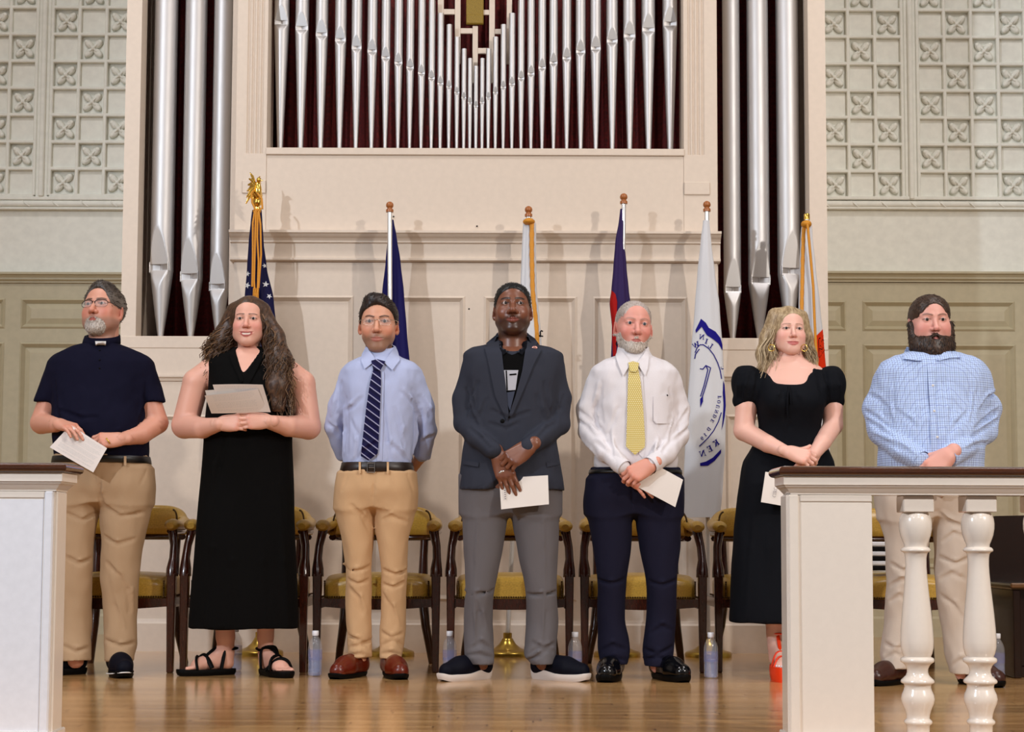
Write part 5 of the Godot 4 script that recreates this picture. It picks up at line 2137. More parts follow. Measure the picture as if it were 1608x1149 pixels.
# ------------------------------------------------------------------ small things
func build_small() -> void:
	var pet := mat(Color(0.92, 0.94, 0.98, 0.13), 0.08)
	pet.transparency = BaseMaterial3D.TRANSPARENCY_ALPHA
	var water := mat(Color(0.55, 0.66, 0.92, 0.22), 0.05)
	water.transparency = BaseMaterial3D.TRANSPARENCY_ALPHA
	var wrap := mat(Color(0.50, 0.52, 0.80, 0.22), 0.4)
	wrap.transparency = BaseMaterial3D.TRANSPARENCY_ALPHA
	var white := mat(Color(0.90, 0.90, 0.92), 0.4)
	var spots := [[369.0, 1053.0, "half hidden behind the curly-haired woman's sandal"], [494.5, 1061.0, "between the curly-haired woman and the striped tie man"], [706.0, 1061.5, "between the striped tie man and the blazer man"], [903.0, 1063.5, "between the blazer man and the older man"], [1116.5, 1064.0, "between the older man and the blonde woman"], [1567.0, 1066.0, "behind the second baluster"]]
	var proto: Node3D = null
	for q in spots:
		var o: Node3D
		if proto == null:
			o = thing("water_bottle", "x", "bottle", "water bottles on the stage floor")
			proto = o
			var prof := [[0.0, 0.001], [0.026, 0.0], [0.032, 0.006], [0.0325, 0.03], [0.031, 0.034], [0.0325, 0.038], [0.0325, 0.06], [0.031, 0.064], [0.0325, 0.068], [0.0325, 0.13], [0.031, 0.145], [0.026, 0.162], [0.018, 0.176], [0.0135, 0.183], [0.0125, 0.192]]
			var lp := PackedVector2Array()
			for e in prof: lp.append(Vector2(e[0], e[1]))
			var b := MB.new()
			b.lathe(lp, Vector3.ZERO, 28, 0.3)
			put("body", b.done(), pet, o)
			var wa := MB.new()
			wa.lathe(PackedVector2Array([Vector2(0.0, 0.004), Vector2(0.029, 0.004), Vector2(0.0305, 0.012), Vector2(0.0305, 0.085), Vector2(0.0, 0.085)]), Vector3.ZERO, 24)
			put("water", wa.done(), water, o)
			var la := MB.new()
			la.lathe(PackedVector2Array([Vector2(0.0329, 0.075), Vector2(0.0329, 0.122)]), Vector3.ZERO, 28)
			put("label_band", la.done(), wrap, o)
			var ca := MB.new()
			ca.lathe(PackedVector2Array([Vector2(0.0145, 0.186), Vector2(0.0155, 0.188), Vector2(0.0155, 0.207), Vector2(0.0135, 0.209), Vector2(0.0, 0.209)]), Vector3.ZERO, 20)
			put("cap", ca.done(), white, o)
		else:
			o = proto.duplicate()
			o.name = numbered("water_bottle")
			add_child(o)
		o.position = FL(q[0], q[1])
		o.set_meta("label", "clear water bottle with white cap " + q[2])
	# a dark bench by the wall at the right
	M.bench = wood_mat(Color(0.075, 0.03, 0.014), Color(0.17, 0.075, 0.035), 0.22, Vector3(2, 12, 2))
	M.bench_highlight = wood_mat(Color(0.36, 0.24, 0.13), Color(0.50, 0.36, 0.22), 0.3, Vector3(2, 12, 2))  # lighter copy of the bench wood: the highlight put into the colour
	var t := thing("bench", "dark brown wooden bench with curved end beyond the balusters", "bench")
	var zb := -0.55
	var yt := Y(810.0, zb, 1590.0)
	var ys := Y(912.0, zb, 1590.0)
	var xl := X(1553.0, zb, 900.0)
	var poly := PackedVector2Array()
	for k in 9:
		var a := PI * 0.5 * k / 8.0
		poly.append(Vector2(xl + 0.035 - 0.035 * sin(a) + 0.0, yt - 0.12 + 0.12 * cos(a)))
	poly.append(Vector2(xl, ys - 0.01))
	poly.append(Vector2(xl + 1.3, ys - 0.01))
	poly.append(Vector2(xl + 1.3, yt + 0.03))
	var bm := MB.new()
	bm.prism(poly, zb - 0.06, zb)
	put("backrest", bm.done(), M.bench, t)
	slab("seat", t, M.bench, xl - 0.02, xl + 1.3, ys - 0.03, ys - 0.003, zb - 0.02, zb + 0.42, 0.008)
	slab("lit_seat_edge", t, M.bench_highlight, xl - 0.022, xl + 1.3, ys - 0.022, ys + 0.001, zb + 0.412, zb + 0.428, 0.006)  # seat front with its highlight painted as a paler wood tone
	slab("front_panel", t, M.bench, xl + 0.02, xl + 1.3, 0.05, ys - 0.03, zb + 0.30, zb + 0.33, 0.004)
	slab("end_panel", t, M.bench, xl - 0.005, xl + 0.03, 0.0, ys - 0.03, zb - 0.04, zb + 0.40, 0.004)
	slab("plinth", t, M.bench, xl + 0.01, xl + 1.3, 0.0, 0.05, zb + 0.28, zb + 0.35, 0.004)
	# a striped bag and a sheet of paper left on the armchair behind the bearded man
	var ch := get_node("armchair_006") as Node3D
	var bag := thing("tote_bag", "black and white striped bag on the armchair behind the bearded man", "bag", "", ch.position + Vector3(-0.12, 0.485, -0.09))
	for k in 6:
		var b := MB.new()
		b.box(Vector3(-0.10, 0.024 * k, -0.035), Vector3(0.10, 0.024 * k + 0.024, 0.035), 0.006)
		put("stripe", b.done(), white if k % 2 else M.ink_black, bag)
	for s in [-1.0, 1.0]:
		var b := MB.new()
		b.tube(PackedVector3Array([Vector3(-0.10, 0.15, 0.03 * s), Vector3(-0.075, 0.08, 0.045), Vector3(-0.045, -0.0, 0.05)]) if s > 0 else PackedVector3Array([Vector3(-0.07, 0.14, 0.03), Vector3(-0.05, 0.09, 0.05), Vector3(-0.015, 0.0, 0.055)]), PackedFloat32Array([0.006]), 8)
		put("strap", b.done(), white if s > 0 else M.ink_black, bag)
	var pp := thing("paper_sheet", "white sheet lying on the armchair seat behind the bearded man", "paper", "", ch.position + Vector3(-0.08, 0.486, 0.14))
	var pb := MB.new()
	pb.cbox(Vector3.ZERO, Vector3(0.14, 0.002, 0.10), Basis(Vector3.UP, 0.3))
	put("sheet", pb.done(), white, pp)

# ------------------------------------------------------------------ people
# Each builder returns the parts of one person: [name, mesh builder, material, label, name of the part it belongs to].
func shoe_parts(heel: Vector3, yaw: float, ln: float, wide := 1.0, high := 1.0, opt := {}) -> Dictionary:
	var f := Field.new()
	var w := 0.043 * wide
	var k := ln / 0.29
	var sole: float = opt.get("sole", 0.022)
	f.cap(Vector3(0, 0.030 + sole, 0.030) * Vector3(1, 1, k), Vector3(0, 0.026 + sole, 0.175 * k), w * 0.86, w * 1.05, 0.02)
	f.cap(Vector3(0, 0.026 + sole, 0.175 * k), Vector3(0.004, 0.018 + sole, 0.238 * k), w * 1.05, w * 0.84, 0.02)
	f.cap(Vector3(0, 0.04 + sole, 0.038), Vector3(0, 0.078 * high + sole, 0.030), w * 0.92, w * 0.86, 0.025)
	f.cap(Vector3(0, 0.07 * high + sole, 0.045), Vector3(0, 0.045 + sole, 0.15 * k), w * 0.62, w * 0.72, 0.03)
	f.half(Vector3(0, sole - 0.003, 0), Vector3(0, -1, 0), 0.002)
	f.half(Vector3(0, 0.098 * high + sole, 0.03), Vector3(0, 1, -0.15), 0.004)
	var up := f.nets(Vector3(-0.07, 0, -0.03), Vector3(0.07, 0.15, 0.31), 0.006)
	var so := MB.new()
	var prof := [[0.0, 0.0, -0.004], [0.0, 0.35, 0.001], [0.0, 0.7, 0.003], [0.0, 1.0, 0.002]]
	var p := PackedVector3Array()
	var n := 40
	for q in prof:
		for j in n:
			var a := TAU * j / n
			var z := 0.135 * k + cos(a) * (0.146 * k + float(q[2]))
			var t := z / (0.29 * k)
			var hw := w * (0.90 + 0.25 * smoothstep(0.2, 0.65, t)) + float(q[2])
			var x := sin(a)
			x = signf(x) * pow(absf(x), 0.72) * hw
			var lift := 0.012 * smoothstep(0.82, 1.0, t) * (1.0 - 0.3 * float(q[1]))
			p.append(Vector3(x, float(q[1]) * (sole + 0.004) * (1.0 + float(opt.get("heel", 0.0)) * smoothstep(0.5, 0.2, t)) + lift * float(opt.get("lift", 1.0)), z))
	so.grid(p, n, true, false)
	so.fan(p.slice(0, n), Vector3.DOWN)
	so.fan(p.slice(p.size() - n), Vector3.UP)
	so.smooth()
	var xf := Transform3D(Basis(Vector3.UP, yaw), heel)
	for m in [up, so]:
		for q in m.v.size():
			m.v[q] = xf * m.v[q]
			m.n[q] = xf.basis * m.n[q]
	return {"up": up, "sole": so, "xf": xf}

func trousers(z0: float, hips: Array, left: Array, right: Array) -> Field:
	var f := Field.new()
	f.loft(px_rows(left, z0), 0.02)
	f.loft(px_rows(right, z0), 0.02)
	f.loft(px_rows(hips, z0), 0.045)
	return f

func bounds(f_rows: Array, z0: float, pad := 0.06) -> Array:
	var lo := Vector3(1e3, 1e3, z0 - 0.34)
	var hi := Vector3(-1e3, -1e3, z0 + 0.40)
	for rows in f_rows:
		for r in rows:
			var a := W(float(r[1]) - float(r[2]), r[0], z0)
			var b := W(float(r[1]) + float(r[2]), r[0], z0)
			lo.x = minf(lo.x, a.x - pad)
			hi.x = maxf(hi.x, b.x + pad)
			lo.y = minf(lo.y, a.y - pad)
			hi.y = maxf(hi.y, a.y + pad)
	return [lo, hi]

func body_of(z0: float, skin: Color, torso: Array, arms: Array, legs: Array, shrink := 6.0, extra: Field = null) -> MB:
	# the continuous figure under the clothes: trunk, arms to the wrists, legs to the ankles
	var f := Field.new()
	var rows := []
	for r in torso:
		var q: Array = r.duplicate()
		q[2] = maxf(float(q[2]) - shrink, 6.0)
		q[3] = maxf(float(q[3]) - 0.022, 0.03)
		rows.append(q)
	f.loft(px_rows(rows, z0), 0.03)
	for a in arms: limb(f, a, z0, 0.006, 0.03)
	for l in legs: limb(f, l, z0, 0.01, 0.04)
	var bb := bounds([torso], z0, 0.13)
	var lo: Vector3 = bb[0]
	lo.y = 0.02
	var m := f.nets(lo, bb[1], 0.0145)
	for k in m.v.size(): m.c[k] = skin
	m.colored = true
	return m

func leg_line(rows: Array, foot: Array) -> Array:
	# a thin leg down the middle of a trouser leg
	var o := []
	for r in rows:
		o.append([r[1], r[0], (r[4] if r.size() > 4 else 0.0) - 0.01, maxf(float(r[2]) * 0.55, 8.0)])
	o.append(foot)
	return o

func HL(u: float, z0: float) -> Vector3:      # where a heel stands under the leg that shows at this pixel
	return Vector3(W(u, 1050.0, z0 - 0.06).x, 0.0, z0 - 0.06)

# short strands combed over a hair mesh, so that its edge is soft
func strands(m: MB, count: int, ln: float, thick: float, comb: Vector3, lift: float, cols: Array, seed_: int, xf: Transform3D) -> void:
	var rng := RandomNumberGenerator.new()
	rng.seed = seed_
	var total := m.v.size()
	var s := xf.basis.get_scale().x
	var cb := xf.basis.orthonormalized() * comb
	var inv := xf.affine_inverse()
	for k in count:
		var i := rng.randi_range(0, total - 1)
		var p := m.v[i]
		var n := m.n[i]
		var lp := inv * p
		var c := cb + xf.basis.orthonormalized() * Vector3(signf(lp.x) * 0.25 * absf(comb.y), 0, 0)
		var d := c - n * c.dot(n)
		if d.length() < 0.05: continue
		d = (d.normalized() + Vector3(rng.randf_range(-0.25, 0.25), rng.randf_range(-0.25, 0.25), rng.randf_range(-0.25, 0.25))).normalized()
		var l := ln * rng.randf_range(0.6, 1.25) * s
		var w := thick * rng.randf_range(0.7, 1.2)
		m.tint = m.c[i].lerp(cols[rng.randi_range(0, cols.size() - 1)], 0.55)
		m.tube(PackedVector3Array([p - n * 0.001, p + d * l * 0.4 + n * lift * l, p + d * l * 0.75 + n * lift * l * 0.9, p + d * l + n * lift * l * 0.3]), PackedFloat32Array([w, w, w * 0.75, w * 0.25]), 4, false)

func glasses(xf: Transform3D, w: float, h: float, col: Material, rimless := false, z := 0.099) -> Array:
	var frame := MB.new()
	var lens := MB.new()
	for s in [-1.0, 1.0]:
		var pts := PackedVector3Array()
		var n := 22
		for k in n + 1:
			var a := TAU * k / n
			var x: float = s * 0.034 + signf(cos(a)) * pow(absf(cos(a)), 0.7) * w
			var y: float = -0.003 + signf(sin(a)) * pow(absf(sin(a)), 0.7) * h
			pts.append(xf * Vector3(x, y, z - absf(x) * absf(x) * 3.5))
		if rimless:
			frame.tube(pts, PackedFloat32Array([0.0007]), 5, false)
		else:
			frame.tube(pts.slice(0, 12), PackedFloat32Array([0.0019]), 6, true)
			frame.tube(pts.slice(11), PackedFloat32Array([0.0008]), 6, true)
		var ring := pts.slice(0, n)
		lens.fan(ring, xf.basis.z.normalized())
		frame.tube(PackedVector3Array([xf * Vector3(s * (0.034 + w), 0.004, z - 0.013), xf * Vector3(s * 0.080, 0.006, z - 0.045), xf * Vector3(s * 0.084, 0.004, -0.01)]), PackedFloat32Array([0.0015]), 6)
	frame.tube(PackedVector3Array([xf * Vector3(-0.034 + w, 0.002, z - 0.001), xf * Vector3(0, 0.006, z + 0.004), xf * Vector3(0.034 - w, 0.002, z - 0.001)]), PackedFloat32Array([0.0013]), 6)
	var gl := mat(Color(0.95, 0.95, 0.97, 0.10), 0.03)
	gl.transparency = BaseMaterial3D.TRANSPARENCY_ALPHA
	return [["glasses", frame, col, "thin spectacle frame", ""], ["lens", lens, gl, "", "glasses"]]

func head_at(u: float, v: float, z0: float, dz: float, yaw: float, pitch: float, roll: float, scale: float) -> Transform3D:
	var b := Basis(Vector3.UP, yaw) * Basis(Vector3.RIGHT, -pitch) * Basis(Vector3.BACK, roll)
	return Transform3D(b.scaled_local(Vector3.ONE * scale), W(u, v, z0 + dz))

func card(pts: Array, z0: float, dz: Array, thick := 0.002, bend := 0.006) -> MB:
	# a folded sheet held in the hand: corners in pixels, clockwise from the upper left, each with its depth
	var c := []
	for k in 4: c.append(W(pts[k][0], pts[k][1], z0 + float(dz[k])))
	var nn: Vector3 = (c[1] - c[0]).cross(c[3] - c[0]).normalized()
	if nn.z < 0: nn = -nn
	var o := MB.new()
	var n := 9
	var g := PackedVector3Array()
	for r in n:
		for k in n:
			var a := k / float(n - 1)
			var b := r / float(n - 1)
			var p: Vector3 = (c[0] as Vector3).lerp(c[1], a).lerp((c[3] as Vector3).lerp(c[2], a), b)
			g.append(p + nn * bend * (sin(a * PI) + 0.4 * sin(b * PI)))
	o.grid(g, n, false, true)
	var g2 := PackedVector3Array()
	for p in g: g2.append(p - nn * thick)
	o.grid(g2, n, false, false)
	o.mapped = true
	return o

func print_tex(lines: int, tone: float, seed_: int, indent := 0.1) -> ImageTexture:
	# rows of small grey type on paper
	var im := Image.create(256, 192, false, Image.FORMAT_RGB8)
	im.fill(Color(0.90, 0.87, 0.85))
	var rng := RandomNumberGenerator.new()
	rng.seed = seed_
	for l in lines:
		var y := 14 + int(l * 164.0 / lines)
		if l % 6 == 5: continue
		var x := int(256 * indent)
		var end := 256 - int(256 * indent) - (rng.randi_range(0, 60) if l % 6 == 4 else 0)
		while x < end:
			var w := rng.randi_range(5, 16)
			for yy in 3:
				for xx in w - 3:
					if rng.randf() < 0.8:
						im.set_pixel(mini(x + xx, 255), y + yy, Color(tone, tone, tone).lerp(Color(0.9, 0.87, 0.85), rng.randf() * 0.5))
			x += w
	return ImageTexture.create_from_image(im)

# ---- 1: the man in the clerical collar
func person_collar() -> Dictionary:
	var z0 := -0.17
	var P := []
	var skin := Color(0.80, 0.565, 0.475)
	var torso := [[531, 160, 21, 0.062], [538, 159, 26, 0.072], [546, 158, 46, 0.09, 0.0, 2.2], [555, 157, 67, 0.108, 0.0, 2.3], [570, 157, 79, 0.125, 0.0, 2.4], [600, 157, 79, 0.142, 0.0, 2.4], [632, 157, 74, 0.155, 0.01, 2.3], [665, 158, 74, 0.170, 0.02, 2.3], [695, 159, 74, 0.168, 0.02, 2.3], [719, 159.5, 73.5, 0.158, 0.01, 2.3]]
	var sh := Field.new()
	var s := SC(z0)
	sh.cap(W(94, 581, z0), W(69.5, 640, z0 + 0.005), 21 * s, 19.5 * s, 0.02)
	sh.cap(W(222, 581, z0), W(242.5, 646, z0 + 0.005), 21 * s, 21.5 * s, 0.02)
	sh.half(W(157, 631, z0), Vector3(0, -1, 0), 0.006)
	sh.loft(px_rows(torso, z0), 0.03)
	for q in [[[226, 600], [222, 640], [214, 672]], [[89, 600], [93, 640], [100, 668]], [[150, 690], [186, 676], [226, 690]], [[104, 700], [140, 712], [178, 704]], [[96, 640], [128, 652], [150, 650]]]:
		fold(sh, q, z0, 0.014, 0.004)
	var bb := bounds([torso], z0, 0.10)
	var shirt := sh.nets(bb[0], bb[1], 0.0078)
	rumple(shirt, 0.006, 9.0, Vector3(1, 0.8, 1), 2)
	P.append(["shirt", shirt, M.c_navy_shirt, "dark navy short-sleeved clerical shirt", ""])
	# collar band with its white tab
	var neckrows := px_rows([[524, 161, 22.5, 0.067], [542, 159, 25.5, 0.076]], z0)
	P.append(["collar", band(neckrows, W(160, 540, z0).y, W(160, 527, z0).y, 0.014, -0.022), M.c_navy_shirt, "", ""])
	var cf := Field.new()
	cf.loft(neckrows)
	cf.grow(0.010)
	P.append(["collar_tab", sheet(cf, V2([[149.5, 535.5], [166.5, 535.5], [166.0, 544.5], [150.5, 544.5]]), z0, 0.018, 0.004), M.c_white, "white clerical tab", "collar"])
	for v in [550, 565, 578]:
		var bm := MB.new()
		bm.ball(on(sh, 156.5, v, z0), Vector3(0.0045, 0.0045, 0.003), 8, 6)
		P.append(["button", bm, M.c_black, "", "shirt"])
	var ll := [[740, 118, 36, 0.12, 0.0, 2.2], [800, 118, 37, 0.105, 0.01, 2.2], [850, 117, 31, 0.09, 0.015], [884, 117, 28, 0.082, 0.015], [960, 117, 27, 0.076, -0.005], [1010, 117, 26, 0.078], [1036, 119, 23, 0.074, 0.02]]
	var rl := [[740, 198, 38, 0.12, 0.0, 2.2], [800, 197, 39, 0.105, 0.01, 2.2], [845, 193, 34, 0.09, 0.015], [880, 190, 31, 0.082, 0.015], [950, 188, 27.5, 0.076, -0.005], [1010, 189, 25, 0.078], [1037, 187, 21.5, 0.074, 0.02]]
	var hips := [[714, 159.5, 73, 0.158, 0.01, 2.3], [735, 160, 77, 0.160, 0.0, 2.3], [762, 163, 80, 0.155, 0.0, 2.3], [790, 160, 78, 0.125, 0.0, 2.3]]
	var tr := trousers(z0, hips, ll, rl)
	for q in [[[168, 792], [190, 806], [225, 800]], [[100, 800], [130, 812], [152, 800]], [[165, 838], [185, 850], [210, 842]], [[170, 880], [190, 900], [205, 925], [208, 960]], [[175, 900], [185, 950], [196, 985]], [[168, 1000], [190, 1010], [210, 1004]], [[102, 1010], [120, 1018], [138, 1012]], [[104, 870], [125, 880], [142, 872]], [[150, 740], [158, 770], [157, 792]]]:
		fold(tr, q, z0, 0.012, 0.005)
	fold(tr, [[157, 745], [157.5, 790]], z0, 0.010, 0.004, true)
	fold(tr, [[232, 735], [222, 760]], z0, 0.010, 0.004, true)
	bb = bounds([hips, ll, rl], z0, 0.04)
	var pants := tr.nets(bb[0], bb[1], 0.0076)
	rumple(pants, 0.007, 8.0, Vector3(1, 0.6, 1), 5)
	P.append(["trousers", pants, M.c_khaki, "khaki trousers", ""])
	var hr := px_rows(hips, z0)
	P.append(["belt", band(hr, W(160, 728, z0).y, W(160, 717, z0).y, 0.006), M.c_black_leather, "black leather belt", ""])
	for u in [196.5]:
		P.append(["belt_loop", sheet(tr, V2([[u - 2, 716], [u + 2, 716], [u + 2, 730], [u - 2, 730]]), z0, 0.009, 0.003), M.c_khaki, "", "trousers"])
	for q in [[HL(132, z0), -1.05, 0.30], [HL(181, z0), 0.38, 0.30]]:
		var so := shoe_parts(q[0], q[1], q[2], 1.12, 1.0, {"sole": 0.026})
		P.append(["shoe", so.up, M.c_navy_shoe, "navy shoe with a white stripe", ""])
		P.append(["sole", so.sole, M.c_black, "", "shoe"])
		var st := MB.new()
		var pts := PackedVector3Array()
		for k in 19:
			var a := -1.5 + 3.0 * k / 18.0
			pts.append(so.xf * Vector3(sin(a) * 0.0605, 0.022 + 0.007 * cos(a * 2.0), 0.135 + cos(a) * 0.162))
		st.tube(pts, PackedFloat32Array([0.003]), 6)
		P.append(["stripe", st, M.c_white, "", "shoe"])
	var h := {"skin": skin, "red": Color(0.78, 0.40, 0.33), "rosy": 0.8, "wide": 1.03, "jaw": 1.1, "fat": 0.006, "neck": 0.064, "nose": 1.12, "open": 0.5, "lip": 0.8, "lip_color": Color(0.62, 0.33, 0.29), "brow": Color(0.25, 0.18, 0.15), "stubble": 0.4, "stubble_color": Color(0.40, 0.33, 0.29), "hair": crop, "hair_colors": [Color(0.14, 0.11, 0.09), Color(0.30, 0.25, 0.21), Color(0.48, 0.45, 0.42)], "hairline": 0.096, "temple": 0.068, "thick": 0.009, "thick_top": 0.010, "sideburn": -0.04, "nape": -0.085, "sweep": Vector3(0.0, 0.100, 0.035), "beard": goatee, "beard_colors": [Color(0.55, 0.50, 0.46), Color(0.78, 0.74, 0.70)]}
	var xf := head_at(163.0, 487.5, z0, 0.0, -0.24, 0.24, 0.02, 1.06)
	var hd := make_head(h, xf)
	var arms := [[[94, 590, 0.0, 14], [76, 632, 0.0, 17], [65, 664, 0.0, 17.5], [88, 667, 0.19, 11.5], [92, 666, 0.21, 9.5]], [[223, 590, 0.0, 14], [237, 632, 0.0, 17], [247, 664, 0.0, 17.5], [222, 682, 0.09, 15.5], [189, 690, 0.19, 9.8]]]
	var body := body_of(z0, skin, torso, arms, [leg_line(ll, [120, 1030, 0.0, 5]), leg_line(rl, [185, 1030, 0.0, 5])])
	body.add(hd.skin)
	body.add(make_hand(W(91, 664, z0 + 0.20), Vector3(0.80, -0.26, 0.52), Vector3(0.25, 0.80, 0.45), -1.0, [[0.45, 0.35, 0.2], [0.4, 0.3, 0.2], [0.4, 0.3, 0.2], [0.35, 0.3, 0.2]], {"skin": skin, "size": 1.0, "thumb": [0.5, 0.3, 0.3]}))
	body.add(make_hand(W(191, 689, z0 + 0.185), Vector3(-0.92, -0.10, 0.35), Vector3(-0.1, 0.50, 0.85), 1.0, [[0.55, 0.75, 0.4], [0.6, 0.8, 0.4], [0.6, 0.8, 0.4], [0.6, 0.75, 0.4]], {"skin": skin, "size": 1.02, "thumb": [0.5, 0.4, 0.4]}))
	P.push_front(["body", body, M.skin, "", ""])
	strands(hd.hair, 1500, 0.018, 0.0012, Vector3(0, 0.1, -1.0), 0.0, [Color(0.14, 0.11, 0.09), Color(0.42, 0.38, 0.34)], 3, xf)
	strands(hd.beard, 800, 0.009, 0.0010, Vector3(0, -1, 0.2), 0.03, [Color(0.56, 0.52, 0.48), Color(0.84, 0.81, 0.77)], 4, xf)
	P.append(["hair", hd.hair, M.hair, "short dark hair greying at the sides", ""])
	P.append(["beard", hd.beard, M.hair, "grey goatee beard", ""])
	P.append(["eye", hd.eye0, M.eye, "", ""])
	P.append(["eye", hd.eye1, M.eye, "", ""])
	P.append_array(glasses(xf, 0.028, 0.0165, mat(Color(0.16, 0.08, 0.06), 0.3, 0.4)))
	var ring := MB.new()
	ring.tube(PackedVector3Array([W(167, 688, z0 + 0.235), W(170, 692.5, z0 + 0.245), W(172.5, 696, z0 + 0.235)]), PackedFloat32Array([0.0035]), 8)
	P.append(["ring", ring, M.gilt, "", ""])
	return {"name": "person", "label": "man in navy clerical shirt with white collar tab and glasses, holding a sheet", "parts": P}

func goatee(h: Dictionary) -> Field:
	var f := head_field(h)
	f.grow(0.0022)
	var full: bool = h.get("full_beard", false)
	# keep only the chin, the moustache and a strip along the jaw
	var g := Field.new()
	for i in f.all: pass
	f.ell(Vector3(0, -0.100, 0.066), Vector3(0.052, 0.040, 0.060), 0.006, 2)
	f.ell(Vector3(0, -0.076, 0.105), Vector3(0.021, 0.0075, 0.03), 0.003, 1)
	f.ell(Vector3(0, -0.048, 0.105), Vector3(0.02, 0.010, 0.03), 0.004, 1)
	return f

func jaw_beard(h: Dictionary) -> Field:
	# a close-cut white beard: the whole jaw and the upper lip
	var f := head_field(h)
	f.grow(0.0022)
	f.half(Vector3(0, -0.040, 0.0), Vector3(0, 1.0, 0.0), 0.004)
	for s in [-1.0, 1.0]:
		f.ell(Vector3(s * 0.036, -0.036, 0.085), Vector3(0.033, 0.045, 0.05), 0.006, 1)
	f.ell(Vector3(0, -0.0765, 0.105), Vector3(0.025, 0.0078, 0.03), 0.003, 1)
	f.ell(Vector3(0, -0.046, 0.105), Vector3(0.019, 0.012, 0.03), 0.004, 1)
	f.half(Vector3(0, -0.122, 0.03), Vector3(0, -1.0, -0.25), 0.006)
	f.half(Vector3(0, -0.06, -0.005), Vector3(0, -0.15, -1.0), 0.006)
	return f

func big_beard(h: Dictionary) -> Field:
	var f := Field.new()
	f.ell(Vector3(0, -0.105, 0.05), Vector3(0.072, 0.060, 0.060), 0.02)
	for s in [-1.0, 1.0]:
		f.cap(Vector3(s * 0.081, -0.012, 0.010), Vector3(s * 0.062, -0.105, 0.035), 0.016, 0.034, 0.03)
		f.cap(Vector3(s * 0.006, -0.062, 0.094), Vector3(s * 0.036, -0.080, 0.078), 0.0095, 0.012, 0.012)
	f.ell(Vector3(0, -0.140, 0.062), Vector3(0.045, 0.036, 0.042), 0.03)
	for s in [-1.0, 1.0]:
		f.ell(Vector3(s * 0.034, -0.034, 0.092), Vector3(0.036, 0.036, 0.05), 0.008, 1)
	f.ell(Vector3(0, -0.0785, 0.112), Vector3(0.021, 0.0062, 0.03), 0.004, 1)
	f.ell(Vector3(0, -0.046, 0.11), Vector3(0.018, 0.014, 0.03), 0.004, 1)
	return f

